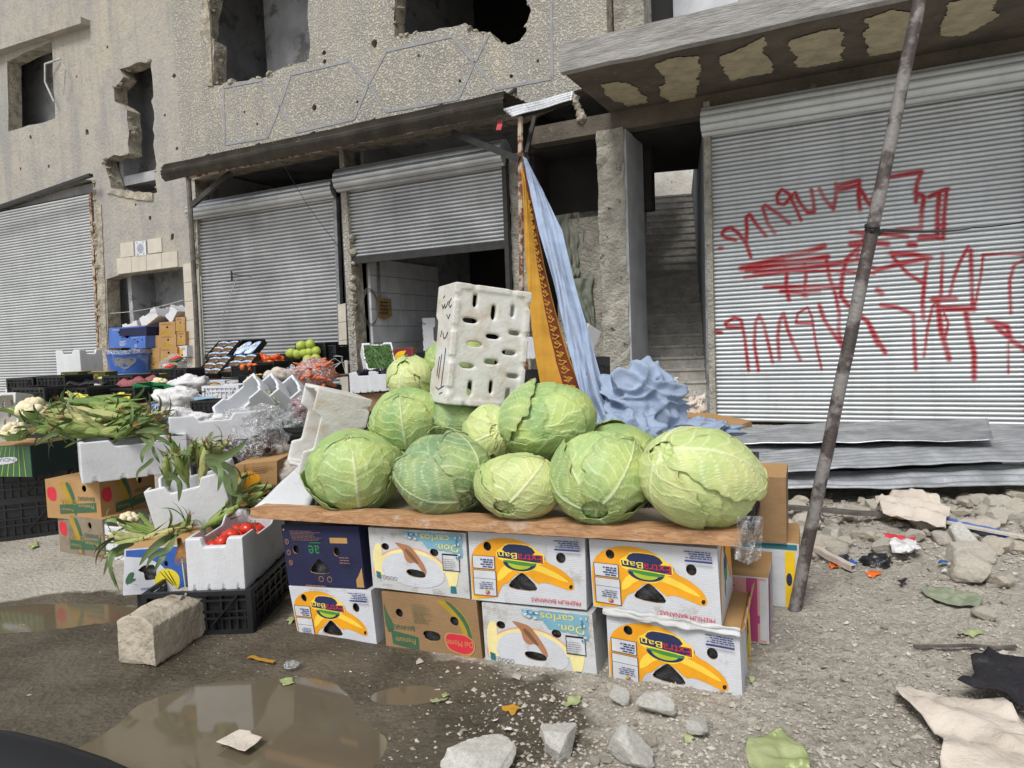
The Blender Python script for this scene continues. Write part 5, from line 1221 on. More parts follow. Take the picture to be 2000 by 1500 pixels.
# ------------------------------------------------------------------ blue banana carton with husks
def cfront(pxs, d, dyaw=0): return [P(x, y, d if not isinstance(d, (list, tuple)) else d[i]) for i, (x, y) in enumerate(pxs)]
carton('banana_carton', 'blue and white banana carton with a bunch of bananas and palm leaves printed on it', cfront([(243, 1073), (352, 1064), (364, 1155), (240, 1163)], [3.28, 3.30, 3.28, 3.26]), .34, art_basic('plants'), 'c_white', None, topmat='c_tan')
crate('black plastic crate on the ground beneath the blue banana carton', 0, 0, 0, 4, (.62, .9, .8), pt=Vector((P(318, 1160, 3.35).x, 3.55, 0)))
# small foam box with cauliflower
foam('small grubby foam box on the ground holding a cauliflower', 0, 0, 0, -22, 0, 0, (.5, .8, .98), pt=G(243, 1092, 0) + Vector((.0, .14, .0)))
# brown cartons stack, corner towards us
def corner_carton(label, corner, bot, wl, wr, h, yaw, base, artl, artr, name='banana_carton', group=None):
    """corner = world bottom corner nearest to us"""
    dl = Vector((-math.cos(R(yaw)), math.sin(R(yaw)), 0)); dr = Vector((math.sin(R(yaw)), math.cos(R(yaw)), 0))
    c = corner; return carton(name, label, [c + dl * wl + UP * h, c + UP * h, c, c + dl * wl], wr, artl, base, artr, group, topmat='c_tan', back=dr * wr, linerp=False)
cc = G(205, 1093, 0)
corner_carton('faded dusty banana carton on the ground under the brown one', cc, 0, .47, .34, .25, 28, 'c_browndull', art_basic('bananabrown'), None)
c2 = P(199, 1018, 4.37); 
corner_carton('brown banana carton with green bands and red emblem under the big corn box', c2, 0, .47, .42, .25, 20, 'c_tan', art_basic('bananabrown'), art_basic('bananabrown'))
fb_c = P(160, 946, 4.25); fy = 33
fx = Vector((math.cos(R(fy)), math.sin(R(fy)), 0)); fyv = Vector((-math.sin(R(fy)), math.cos(R(fy)), 0))
fcen = fb_c + fx * .30 + fyv * .2
foam('big white foam box heaped with corn on top of the brown cartons', 0, 0, 0, fy, 0, 0, (1, 1, 1), pt=fcen)
# black crates and the printed carton at the far left
e1 = G(38, 1068, 0)
crate('large black plastic crate on the ground at the far left edge', 0, 0, 0, 24, (1.35, 1.2, 1.1), pt=e1 + Vector((-.25, .38, 0)))
crate('black plastic crate stacked on the large one at the far left edge', 0, 0, 0, 24, (1.33, 1.18, .95), pt=e1 + Vector((-.25, .38, .268)))
ci = P(64, 932, 4.75)
carton('carton', 'dark green printed carton with a white name label at the far left on black crates', [ci + Vector((-.42, .1, .215)), ci + Vector((0, 0, .215)), ci, ci + Vector((-.42, .1, 0))], .36, art_basic('india'), 'c_darkgreen', None, topmat='c_tan', linerp=False)
# tilted foam box with corn
tb = P(358, 1032, 3.62)
foam('battered tilted foam box of corn above the blue banana carton', 0, 0, 0, 12, 4, -11, (.64, .9, 1.05), which=0, pt=tb + Vector((.03, .18, .0)))
corner_carton('brown carton wedged beneath the tilted foam box of corn', G(372, 1150, 0) + Vector((-.05, .45, 0)), 0, .4, .4, .27, 8, 'c_brown', None, None, 'carton')

# ------------------------------------------------------------------ corn
t = NT('husk'); co = t.co(); w = t.n.new('ShaderNodeTexWave'); w.inputs['Scale'].default_value = 26; w.bands_direction = 'X'; w.inputs['Distortion'].default_value = 2; t.l.new(t.co(sc=(1, 1, .15)), w.inputs[0])
oi = t.n.new('ShaderNodeObjectInfo')
c = t.mix(t.ramp(t.noise(7, 5, co), [(.3, 0.0), (.7, 1.0)]), lin(112, 138, 66), lin(152, 166, 94)); c = t.mix(t.ramp(oi.outputs['Random'], [(.45, 0.0), (1.0, .9)]), c, lin(196, 184, 136)); c = t.mix(t.ramp(oi.outputs['Random'], [(0.0, .75), (.35, 0.0)]), c, lin(84, 112, 52)); c = t.mix(t.math('MULTIPLY', w.outputs['Fac'], .22), c, lin(70, 92, 42))
M['husk'] = t.out(c, .6, t.bump(w.outputs['Fac'], .002, .6), 0, .3)
M['blade'] = pm('blade', lin(82, 104, 58), lin(104, 120, 78), 14, .6, .001, 60, spots=(lin(150, 146, 98), 10, .64)); M['silk'] = pm('silk', lin(168, 124, 70), lin(134, 92, 50), 20, .8)
def blade(mb, p0, d, L, w, droop, mi=0, seed=0, n=9):
    p = Vector(p0); d = Vector(d).normalized(); rr_ = random.Random(seed); s_ = d.cross(UP); s_ = s_ if s_.length > .1 else Vector((1, 0, 0)); s_.normalize(); vs = []
    tw = rr_.uniform(-.6, .6)
    for k in range(n + 1):
        u = k / n; ww = w * (math.sin(math.pi * min(1, .25 + u * .75)) ** .8) * (1 - u * .2) * .5
        q = Matrix.Rotation(tw * u * 2, 3, d) @ s_; up_ = q.cross(d)
        vs += [p + q * ww + up_ * ww * .35, p, p - q * ww + up_ * ww * .35]
        p = p + d * (L / n); d = (d + Vector((rr_.uniform(-.08, .08), rr_.uniform(-.08, .08), -droop / n * (1 + u)))).normalized()
    mb.add(vs, [(3 * k + j, 3 * k + j + 1, 3 * k + j + 4, 3 * k + j + 3) for k in range(n) for j in range(2)], mi)
def make_ear(seed):
    rr_ = random.Random(seed); e = MB(); L = .24; N = 16; K = 14; ph0 = rr_.random() * 6
    def f(u, v):
        r = .030 * (math.sin(math.pi * (.12 + .80 * v)) ** .75) * (1 + .05 * math.cos(5 * u * math.tau + ph0 + v * 4) + .03 * math.cos(11 * u * math.tau))
        bend = .015 * math.sin(v * 2.6)
        return Vector((r * math.cos(u * math.tau) + bend, r * math.sin(u * math.tau), (v - .4) * L))
    e.grid(f, N, K, 0, True)
    for k in range(5):
        a = k * 1.3 + ph0; d = Vector((math.cos(a) * .25, math.sin(a) * .25, 1)); blade(e, (math.cos(a) * .022, math.sin(a) * .022, -.07), d, rr_.uniform(.14, .21), .045, .25, 0, seed + k)
    for k in range(3):
        a = rr_.random() * 6; blade(e, (math.cos(a) * .01, math.sin(a) * .01, .10), (math.cos(a), math.sin(a), 1.0), rr_.uniform(.10, .22), .022, 1.1, 1, seed + 9 + k)
    root = e.build('corn_ear', [M['husk'], M['blade']], None, True)
    s2 = MB()
    for k in range(12): a = rr_.random() * 6; s2.tube([(0, 0, .12), (math.cos(a) * .01, math.sin(a) * .01, .15), (math.cos(a) * .025, math.sin(a) * .025, .165 + rr_.random() * .02)], .0012, 4)
    s3 = s2.build('corn_silk', M['silk']); s3.parent = root
    s2 = MB(); s2.tube([(0.0, 0, -.10), (.004, 0, -.135)], .011, 8); s3 = s2.build('corn_stalk', M['husk']); s3.parent = root
    return root
ears = [make_ear(s) for s in (3, 8, 14)]
from mathutils import Euler
def ear(px, py, d, ang, tilt, lab, sc=1.0, pt=None):
    """ang: direction of the tip in the picture, degrees (0 = right)"""
    v = Vector((math.cos(R(ang)), math.sin(R(tilt)), math.sin(R(ang)))).normalized()
    q = v.to_track_quat('Z', 'Y') @ Euler((0, 0, rnd.uniform(0, 6.3))).to_quaternion()
    l_, g_ = {'big': ('green corn ear heaped on the big white foam box', 'corn ears in the big foam box'), 'tilt': ('corn ear in the tilted foam box', 'corn ears in the tilted foam box'), 'car': ('corn ear lying between the tilted foam box and the blue carton', 'corn ears above the blue carton'), 'side': ('corn ear lying to the right of the tilted foam box', 'corn ears beside the tilted foam box')}[lab]
    o = clone(ears[rnd.randrange(3)], 0, l_, 'corn', g_, pt if pt is not None else P(px, py, d), q.to_euler(), sc); return o
for x, y, d, a, tl in ((110, 852, 4.35, 200, -10), (165, 858, 4.25, 168, -20), (215, 855, 4.3, 10, 0), (245, 838, 4.4, 8, 10), (270, 845, 4.5, -5, 10), (140, 838, 4.4, 205, -10), (190, 835, 4.45, 20, 0), (105, 835, 4.5, 215, 0), (160, 820, 4.55, 195, 10), (230, 818, 4.5, -12, 0), (200, 808, 4.6, -20, 10), (175, 800, 4.6, 190, 0), (245, 805, 4.65, -25, 0), (150, 808, 4.7, 160, 10), (130, 822, 4.6, 188, 0), (215, 796, 4.7, -8, 0), (260, 825, 4.6, -14, 0), (285, 858, 4.45, 5, -20), (90, 848, 4.45, 195, 0), (180, 848, 4.3, 150, -30), (240, 860, 4.25, 30, -40), (205, 825, 4.4, 175, 10), (160, 835, 4.3, 215, 0), (280, 835, 4.6, 20, 0), (120, 810, 4.8, 200, 0)):
    ear(max(x, 100) + (14 if x < 150 else 0), y - 14, d + .14, (180 if 185 < a < 230 else a), tl, 'big', rnd.uniform(.95, 1.2))
for x, y, d, a, tl in ((320, 930, 3.5, 80, -20), (350, 905, 3.55, 60, 0), (385, 900, 3.55, 70, -20), (370, 888, 3.6, 40, 10), (335, 895, 3.6, 110, 0), (400, 890, 3.6, 30, 0), (350, 925, 3.5, 95, -20), (390, 915, 3.5, 75, 0)): ear(x + 8, y - 6, d + .18, a, tl, 'tilt', rnd.uniform(.6, .85))
for x, y, d, a, tl in ((262, 1052, 3.35, 170, -10), (300, 1048, 3.4, 20, 0), (285, 1035, 3.5, 160, 0), (330, 1040, 3.45, 15, 0), (250, 1065, 3.3, 200, -20), (350, 1045, 3.45, 60, 0)): ear(x, y, d + .1, a, tl, 'car', rnd.uniform(.7, .9))
for x, y, d, a, tl in ((455, 965, 3.8, 60, 10), (475, 985, 3.75, 25, 0), (450, 1000, 3.7, 40, 0), (490, 965, 3.9, 15, 0), (430, 1010, 3.6, 30, 0), (505, 985, 3.8, -15, 0)): ear(x, y, d, a, tl, 'side', rnd.uniform(.8, 1.0))
# long drooping blades
def leafobj(pts, d0, w, label, mat='blade', grp='long corn blades'):
    pts = [P(x, y, d0 + (dd if dd else 0)) for x, y, dd in pts]; n = 14; cur = []
    for k in range(n + 1):
        u = k / n * (len(pts) - 1); i = min(int(u), len(pts) - 2); f = u - i
        p0, p1, p2, p3 = pts[max(0, i - 1)], pts[i], pts[i + 1], pts[min(len(pts) - 1, i + 2)]
        cur.append(.5 * ((2 * p1) + (p2 - p0) * f + (2 * p0 - 5 * p1 + 4 * p2 - p3) * f * f + (3 * p1 - 3 * p2 + p3 - p0) * f ** 3))
    m_ = MB(); vs = []
    for k, p in enumerate(cur):
        dd = (cur[min(n, k + 1)] - cur[max(0, k - 1)]).normalized(); s = dd.cross(Vector((0, 1, .2))).normalized(); u = k / n; ww = w * .5 * min(1, u * 4 + .3) * (1 - u ** 3) + .0005
        vs += [p + s * ww - Vector((0, .3 * ww, 0)), p + Vector((0, .0, 0)), p - s * ww - Vector((0, .3 * ww, 0))]
    m_.add(vs, [(3 * k + j, 3 * k + j + 1, 3 * k + j + 4, 3 * k + j + 3) for k in range(n) for j in range(2)])
    ears_ = [o for o in COL.objects if o.name.startswith('corn_ear')]; par = min(ears_, key=lambda o: (o.location - cur[0]).length)
    o = m_.build('corn_blade' if mat == 'blade' else 'corn_silk', M[mat], None, True, loc=cur[n // 2]); setparent(o, par); return o
LB = 'long narrow green corn blade drooping from the piled ears'
for pts, d, w in (([(275, 855, 0), (295, 870, -.1), (305, 890, -.15), (312, 905, -.12)], 4.2, .03), ([(285, 850, 0), (300, 860, -.1), (280, 885, -.2), (278, 905, -.2)], 4.2, .04), ([(265, 845, 0), (300, 838, -.1), (330, 848, -.1), (360, 850, 0)], 4.3, .03), ([(280, 850, 0), (310, 855, -.1), (335, 870, -.1), (345, 885, 0)], 4.2, .03),
                  ([(330, 925, 0), (345, 935, -.1), (352, 950, -.12), (349, 980, -.1)], 3.3, .035), ([(318, 935, 0), (345, 935, -.12), (352, 955, -.12), (350, 975, -.1)], 3.3, .02), ([(400, 890, 0), (430, 895, 0), (460, 880, 0), (482, 862, 0)], 3.55, .045), ([(400, 900, 0), (425, 905, -.05), (432, 930, -.1), (425, 960, -.1)], 3.4, .035),
                  ([(405, 905, 0), (440, 930, 0), (450, 960, 0), (480, 970, 0)], 3.6, .04), ([(420, 900, 0), (450, 915, 0), (460, 940, 0), (455, 970, 0)], 3.6, .04), ([(350, 1045, 0), (320, 1055, -.08), (290, 1080, -.1), (272, 1105, -.1)], 3.2, .035), ([(345, 1035, 0), (330, 1070, -.1), (300, 1085, -.1), (285, 1110, -.1)], 3.2, .03),
                  ([(262, 1062, 0), (235, 1070, -.05), (215, 1090, -.1), (202, 1125, -.1)], 3.25, .03), ([(255, 1065, 0), (225, 1080, -.1), (216, 1110, -.12), (228, 1150, -.1)], 3.2, .022), ([(245, 1070, 0), (220, 1075, -.05), (215, 1100, -.1), (235, 1160, -.1)], 3.2, .018), ([(330, 1060, 0), (320, 1085, -.1), (310, 1100, -.12), (300, 1120, -.1)], 3.2, .025),
                  ([(150, 865, 0), (120, 845, -.1), (90, 855, -.1), (70, 870, -.05)], 4.2, .03), ([(300, 895, 0), (290, 905, 0), (270, 922, 0), (268, 940, 0)], 3.6, .02)):
    leafobj(pts, d, w, LB)
for k in range(9):
    x = 340 + k * 2.5; leafobj([(345 + k, 1050, 0), (348 + k * 1.5, 1070, -.06), (x + 4, 1085, -.08), (x + rnd.uniform(-6, 6), 1100 + rnd.uniform(-8, 8), -.08)], 3.2, .008, 'strand of brown corn silk hanging over the blue carton', 'silk', 'corn silk strands')

# ------------------------------------------------------------------ cauliflowers
def cauliflower(label, px, py, d, r, seed, grp=None):
    rr_ = random.Random(seed); e = empty('cauliflower', P(px, py, d), label, 'cauliflower', grp)
    m_ = MB()
    for k in range(46):
        v = Vector((rr_.gauss(0, 1), rr_.gauss(0, 1), abs(rr_.gauss(0, 1)))).normalized(); m_.ico(P(px, py, d) + v * r * .72, r * rr_.uniform(.2, .32), 2, 0, .06, rr=rr_)
    m_.build('curd', M['cauli'], e, True)
    m_ = MB()
    for k in range(9):
        a = k * .7 + rr_.random(); blade(m_, P(px, py, d) + Vector((math.cos(a), math.sin(a), -.8)) * r * .6, (math.cos(a), math.sin(a) , 1.3), r * 1.7, r * .9, .9, 0, seed + k)
    m_.build('leaf', M['cab_leaf'], e, True); return e
M['cab_leaf'] = pm('cab_leaf', lin(112, 144, 84), lin(146, 172, 110), 8, .5, .004, 30, spots=(lin(196, 206, 160), 7, .62))
cauliflower('cauliflower wrapped in green leaves at the left of the corn heap', 68, 808, 4.9, .12, 1)
cauliflower('cauliflower lying lower at the far left beside the corn heap', 30, 848, 4.75, .09, 2)
cauliflower('small cauliflower in the grubby foam box on the ground', 252, 1018, 4.0, .06, 3)
cauliflower('cauliflower beside the green crate on the display of crates', 312, 752, 8.4, .10, 4)

# ------------------------------------------------------------------ the second row: foam boxes, bags
foam('white foam box of bagged produce behind the corn', 0, 0, 0, 28, 0, 0, (.9, .9, 1.05), pt=P(405, 884, 4.75) + Vector((.0, .1, 0)))
def bag(name, label, px, py, d, rx, ry, rz, mat, seed, cat='bag', lump=.22, knot=True, sub=4):
    m_ = MB(); V, Fc = ICO[sub]; vs = []
    for v in V:
        v = Vector(v); q = 1 + lump * noise.noise(v * 2.1 + Vector((seed, 0, 0))) + lump * .45 * abs(noise.noise(v * 5.5 + Vector((0, seed, 0)))) + lump * .2 * noise.noise(v * 12)
        z = v.z; 
        if knot and z > .72: q *= .75 + .9 * (z - .72)
        vs.append(Vector((v.x * rx * q, v.y * ry * q, max(v.z, -.75) * rz * q)))
    m_.add(vs, Fc); o = m_.build(name, M[mat], None, True); o.location = P(px, py, d); return tag(o, label, cat)
bag('plastic_bag', 'clear crumpled plastic bag of dark aubergines above the brown carton', 500, 862, 4.35, .17, .15, .15, 'clearbag', 3, lump=.3)
egg = organic('aubergine', .035, 'eggplant', (1, 1, 2.2), 4, .05)
for k in range(24):
    clone(egg, 0, 'dark purple aubergine inside the clear bag', 'aubergine', 'aubergines in the clear bag', P(500 + rnd.uniform(-36, 36), 880 + rnd.uniform(-14, 12), 4.35 + rnd.uniform(-.06, .1)), ORI(), rnd.uniform(.8, 1.1))
bag('sack', 'pale sack of potatoes to the right of the aubergine bag', 560, 885, 4.5, .07, .08, .10, 'dustcloth', 8)
bag('plastic_bag', 'white striped plastic sack squeezed against the left end of the white panel', 560, 928, 4.2, .12, .12, .09, 'dustcloth', 9)
carton('carton', 'tan carton printed with an orange sun shape below the bag of aubergines', cfront([(458, 908), (541, 900), (541, 950), (470, 962)], 4.05), .34, art_basic('sunny', 4), 'c_tan', None, topmat='c_tan', linerp=False)
crate('black plastic crate supporting the tan carton and the bags', 0, 0, 0, 8, (1.1, 1.2, 1.6), pt=Vector((P(505, 960, 4.1).x, 4.35, 0)))
crate('black plastic crate on top behind the bag of aubergines', 0, 0, 0, 8, (1.0, 1.1, 1.3), pt=Vector((P(520, 960, 4.8).x, 4.95, .0)))
crate('small black crate under the bag of cucumbers', 0, 0, 0, 10, (.62, .8, 1), pt=P(580, 905, 4.6))
bag('plastic_bag', 'clear plastic bag of cucumbers behind the tipped foam box', 566, 835, 4.6, .12, .12, .10, 'clearbag', 5, lump=.3)
cu = organic('cucumber', .02, 'cucumber', (1, 1, 4), 4, .05)
for k in range(18): clone(cu, 0, 'dark green cucumber in the clear bag', 'cucumber', 'cucumbers in the clear bag', P(566 + rnd.uniform(-24, 24), 840 + rnd.uniform(-10, 16), 4.62 + rnd.uniform(-.04, .08)), (1.57 + rnd.uniform(-.3, .3), rnd.uniform(-.4, .4), rnd.uniform(0, 6.3)))
for i, (x, y, s) in enumerate(((345, 815, .11), (385, 822, .10), (425, 822, .08), (300, 828, .09), (480, 815, .12), (515, 805, .1))):
    bag('plastic_bag', ['white plastic bag bulging over the rim of the foam box behind the corn', 'rumpled white bag in the middle of the foam box behind the corn', 'small white bag at the right of the foam box behind the corn', 'white bag wedged between the corn heap and the foam box', 'pale translucent bag hanging above the aubergines', 'frosted bag of greens beside the leaning foam boxes'][i], x, y, 4.9, s * 1.3, s, s * .6, 'whitebag' if i < 4 else 'clearbag', 20 + i, lump=.35)
# tipped foam box left of the cabbages: opening faces left and down
foam('foam box tipped on its side against the left of the cabbage heap', 0, 0, 0, 0, 0, 0, (1, 1, 1), pt=Vector((0, 0, 0)), which=1)
tp = [o for o in bpy.data.objects if o.get('label', '').startswith('foam box tipped')][0]
orient(tp, P(692, 852, 3.72), 28, 0, 0, (.72, .92, 1.15)); tp.rotation_euler = (Matrix.Rotation(R(18), 3, 'Z') @ Matrix.Rotation(R(-74), 3, 'Y') @ Matrix.Rotation(R(8), 3, 'X')).to_euler()
# three nested foam boxes leaning
for k, (x, y) in enumerate(((480, 800), (515, 798), (556, 800))):
    foam(['leftmost of the three nested foam boxes leaning behind the aubergine bag', 'middle one of the three leaning nested foam boxes, with green herbs inside', 'rightmost of the three nested foam boxes leaning behind the aubergine bag'][k], 0, 0, 0, 0, 0, 0, (1, 1, 1), pt=Vector((0, 0, 0)))
    o = [q for q in bpy.data.objects if q.get('label', '').split(' of the three')[0] in ('leftmost', 'middle one', 'rightmost') and 'nested' in q.get('label', '')][-1]
    o.location = P(x + 12, y + 6, 6.2 + .12 * k); o.rotation_euler = (Matrix.Rotation(R(10), 3, 'Z') @ Matrix.Rotation(R(-38), 3, 'Y') @ Matrix.Rotation(R(28), 3, 'X')).to_euler(); o.scale = (.78, .9, .8)
m_ = MB(); rr_ = random.Random(6)
for k in range(160): blade(m_, P(525 + rr_.uniform(-18, 14), 795 + rr_.uniform(-26, 8), 6.15 + rr_.uniform(-.05, .1)), (rr_.gauss(0, 1), rr_.gauss(0, 1), rr_.gauss(.3, 1)), .07, .03, .4, 0, k, 3)
tag(m_.build('herb_bunch', M['cab_leaf'], loc=P(525, 795, 6.2)), 'bunch of small leafy green herbs in the middle leaning foam box', 'herbs', kind='stuff')
# ------------------------------------------------------------------ display of black crates in the left middle distance
def zc(px, py, d): return P(px, py, d)
GC = 'black plastic crates of the display'
cl_ = [('black crate of mixed fruit at the left end of the display row', 92, 800, 7.6), ('black crate with a yellow paper liner, second in the display row', 172, 800, 7.7), ('black crate with yellow paper behind the corn heap', 262, 800, 7.8),
       ('black crate lined in dark plastic behind the kiwi cartons', 130, 772, 8.8), ('black crate holding the red net bags', 258, 772, 8.6), ('black crate at the far back left of the display', 70, 775, 9.0)]
for i, (lb, x, y, d) in enumerate(cl_):
    p = P(x, y, d); h = .25; n_ = 0
    crate(lb, 0, 0, 0, -22, (1.0, 1.1, 1), pt=p, group=GC)
    z = p.z
    while z > .12:
        z -= .255; 
        if z < -.1: break
        crate('black crate low in the stacks that carry the display', 0, 0, 0, -22, (1, 1.1, 1), pt=Vector((p.x, p.y, max(z, 0))), group='black crates at the bottom of the display stacks')
crate('empty black crate right of the watermelon bag, below the niche', 0, 0, 0, -24, (1.5, 1, 1), pt=P(348, 752, 10.6), group=GC)
crate('black crate under the empty one below the niche', 0, 0, 0, -24, (1.5, 1, 1), pt=P(348, 752, 10.6) - UP * .26, group=GC)
crate('lowest black crate below the niche', 0, 0, 0, -24, (1.5, 1, 1.6), pt=Vector((P(348, 752, 10.6).x, 10.6, .0)), group=GC)
# paper liners
M['yellowpaper'] = pm('yellowpaper', lin(216, 206, 92), lin(188, 176, 74), 8, .7); M['pinkplastic'] = pm('pinkplastic', lin(206, 60, 120), lin(180, 44, 100), 8, .4); M['blackbag'] = pm('blackbag', lin(38, 38, 42), lin(26, 26, 30), 6, .35, .03, 10)
def sheet(name, label, cat, pts, mat, seed=0, amp=.03, group=None, nu=14, fr=5):
    q = [Vector(p) for p in pts]; m_ = MB()
    m_.grid(lambda u, v: q[0].lerp(q[1], u).lerp(q[3].lerp(q[2], u), v) + Vector((noise.noise(Vector((u * fr, v * fr, seed))), noise.noise(Vector((u * fr, v * fr, seed + 5))), noise.noise(Vector((u * fr, v * fr, seed + 9))) + .5 * abs(noise.noise(Vector((u * fr * 2.3, v * fr * 2.3, seed)))))) * amp, nu, nu)
    o = m_.build(name, M[mat], None, True, loc=(q[0] + q[2]) / 2); o.modifiers.new('s', 'SOLIDIFY').thickness = .0015; return tag(o, label, cat, group)
sheet('paper_sheet', 'yellow paper sheet folded over the edge of the second display crate', 'paper', [P(128, 765, 7.5), P(172, 772, 7.4), P(165, 786, 7.3), P(138, 776, 7.3)], 'yellowpaper', 1)
sheet('paper_sheet', 'yellow paper sheet poking out of the crate behind the corn heap', 'paper', [P(222, 770, 7.6), P(258, 768, 7.6), P(252, 782, 7.4), P(235, 776, 7.4)], 'yellowpaper', 2)
sheet('paper_sheet', 'small yellow paper between the green kiwi cartons', 'paper', [P(190, 738, 9.2), P(212, 734, 9.2), P(208, 744, 9.1), P(196, 744, 9.1)], 'yellowpaper', 3)
sheet('plastic_ribbon', 'knotted pink plastic strip on the rim of a display crate', 'ribbon', [P(212, 760, 7.9), P(226, 764, 7.9), P(224, 772, 7.85), P(214, 766, 7.85)], 'pinkplastic', 4, .04)
for i, (x0, x1, y, d) in enumerate(((30, 110, 766, 8.3), (128, 210, 752, 8.6), (215, 290, 756, 8.6))):
    sheet('plastic_liner', ['black plastic liner over the crates at the left of the display', 'black plastic liner in the middle of the display behind the yellow paper', 'black plastic liner under the red net bags'][i], 'plastic sheet', [P(x0, y, d - .3), P(x1, y - 2, d - .2), P(x1 + 6, y - 14, d + .5), P(x0 + 8, y - 10, d + .5)], 'blackbag', 7 + i, .05)
sheet('plastic_liner', 'white crumpled plastic sheet behind the crates at the far left of the display', 'plastic sheet', [P(10, 772, 8.9), P(140, 760, 8.9), P(142, 754, 9.3), P(12, 762, 9.3)], 'whitebag', 12, .06)
# green kiwi cartons
for i, (x0, y0, x1, y1, d) in enumerate(((119, 727, 152, 755, 9.4), (152, 727, 206, 750, 9.6), (211, 738, 258, 752, 9.4), (258, 732, 308, 750, 9.6))):
    carton('kiwi_carton', ['green fruit carton left of the others, standing in front of the foam block', 'green fruit carton at the foot of the white shutter beside the pier', 'green fruit carton with tan rim in front of the blue bin', 'green fruit carton right of the blue bin on the display'][i], cfront([(x0, y0), (x1, y0 - 1), (x1, y1 - 1), (x0, y1)], d), .3, art_basic('kiwi'), 'c_green', None, 'green fruit cartons', topmat='c_tan', linerp=False)
M['greenbar'] = M['green_plastic']
GR = crate_mesh(.42, .30, .17, 'green_plastic', 'plastic_crate', 6)
tag(GR, 'tilted bright green plastic crate with pale vegetables on the display', 'crate'); orient(GR, P(308, 780, 7.9), -10, 0, 12, (1, 1, .9))
c_ = copy_tree(GR); tag(c_, 'small green plastic crate of red apples at the far left', 'crate'); orient(c_, P(73, 756, 9.6), -22, 0, 0, (.95, 1, .65))
ap = organic('apple', .04, 'apple', (1, 1, .9), 2, .04); or_ = organic('orange', .04, 'orange', (1, 1, .95), 3, .03); pe = organic('persimmon', .04, 'persimmon', (1, 1, .8), 4, .05); ma = organic('mandarin', .036, 'mandarin', (1, 1, .85), 5, .04)
le = organic('lemon', .033, 'lemon', (1, 1, 1.25), 6, .04); po = organic('pomelo', .105, 'pomelo', (1, 1, 1.08), 7, .05); ga = organic('garlic', .024, 'garlic', (1, 1, .9), 8, .12, 2); grn = organic('green_apple', .038, 'greenapple', (1, 1, .9), 9, .04, 2); rd = organic('radish', .03, 'radish', (1, 1, 1.6), 9, .06, 2)
def pile(tpl, n, label, cat, group, px, py, d, sx, sy, dd=.12, sc=1.0, sd_=1):
    q = random.Random(sd_)
    for k in range(n): clone(tpl, 0, label, cat, group, P(px + q.uniform(-sx, sx), py + q.uniform(-sy, sy), d + q.uniform(-dd, dd)), (q.uniform(0, 6), q.uniform(0, 6), q.uniform(0, 6)), sc * q.uniform(.9, 1.1))
pile(ap, 14, 'red and yellow apple in the small green crate', 'apple', 'apples in the small green crate', 74, 747, 9.6, 19, 3, .1)
pile(ap, 12, 'apple in a black display crate', 'apple', 'apples in the display crates', 98, 786, 7.6, 24, 3, .12, 1.0, 3)
# red net bags
M['rednet'] = pm('rednet', lin(132, 56, 64), lin(160, 96, 96), 60, .6, .004, 160)
for i, (x0, x1, y, d) in enumerate(((232, 284, 753, 8.4), (282, 306, 750, 8.5))):
    m_ = MB(); a, b = P(x0, y + 3, d), P(x1, y - 4, d); m_.tube([a.lerp(b, k / 10) + UP * .02 * math.sin(k) for k in range(11)], [.02 + .075 * math.sin(math.pi * (.1 + .8 * k / 10)) * (1 + .12 * math.sin(k * 4)) for k in range(11)], 12)
    tag(m_.build('net_bag', M['rednet'], None, True, loc=a.lerp(b, .5)), ['long red net bag of onions lying on the display crates', 'short red net bag beside the cauliflower on the display'][i], 'net bag')
# upright foam tray at far left, foam block
foam('slotted foam box standing upright at the far left edge behind the cauliflowers', 0, 0, 0, 0, 0, 0, (1, 1, 1), which=1, pt=Vector((0, 0, 0)))
o = [q for q in bpy.data.objects if q.get('label', '').startswith('slotted foam box standing upright')][0]; o.location = P(14, 812, 5.6); o.rotation_euler = (Matrix.Rotation(R(6), 3, 'Z') @ Matrix.Rotation(R(82), 3, 'X')).to_euler(); o.scale = (.66, .8, 1)
orient_ = P(158, 736, 10.2)
foam('white foam box turned upside down in front of the pier by the white shutter', 0, 0, 0, -20, 0, 0, (.78, .9, 1.55), pt=orient_)
crate('black crate holding up the upside down foam box by the pier', 0, 0, 0, -20, (1.2, 1, 2.0), pt=Vector((orient_.x, orient_.y, 0)), group='black crates at the bottom of the display stacks')
# Zain box, garlic, scale
carton('carton', 'dark blue carton with white lettering printed upside down beside the grey post', cfront([(294, 787), (334, 786), (335, 809), (295, 810)], 7.2), .3, art_basic('zain'), 'c_navy', None, linerp=False)
carton('carton', 'brown carton left of the dark blue lettered one', cfront([(270, 789), (292, 788), (293, 808), (271, 809)], 7.25), .3, art_basic('bananabrown'), 'c_brown', None, linerp=False)
tbm = MB(); tp0 = P(322, 814, 7.35); tbm.box((tp0.x, tp0.y + .2, tp0.z - .02), (1.0, .6, .03)); 
for sx in (-.45, .45):
    for sy in (-.05, .45): tbm.box((tp0.x + sx, tp0.y + sy, (tp0.z - .035) / 2), (.05, .05, tp0.z - .035))
tag(tbm.build('trestle_table', M['postgray'], loc=tp0), 'grey wooden table carrying the dark blue carton and the weighing scale', 'table')
sb_ = MB(); s0_ = P(388, 812, 7.5); sb_.box(s0_ + UP * .08, (.5, .3, .16)); sbx = sb_.build('metal_box', pm('rustbox', lin(120, 120, 124), lin(92, 80, 76), 5, .6), loc=s0_); tag(sbx, 'grey scuffed metal chest behind the grey post', 'chest')
sc_e = empty('weighing_scale', P(386, 783, 7.3), 'flat weighing scale with a pale tray and black front beside the grey post', 'scale')
m_ = MB(); m_.box(P(388, 783, 7.3), (.36, .30, .05)); m_.build('scale_body', M['blackmetal'], sc_e)
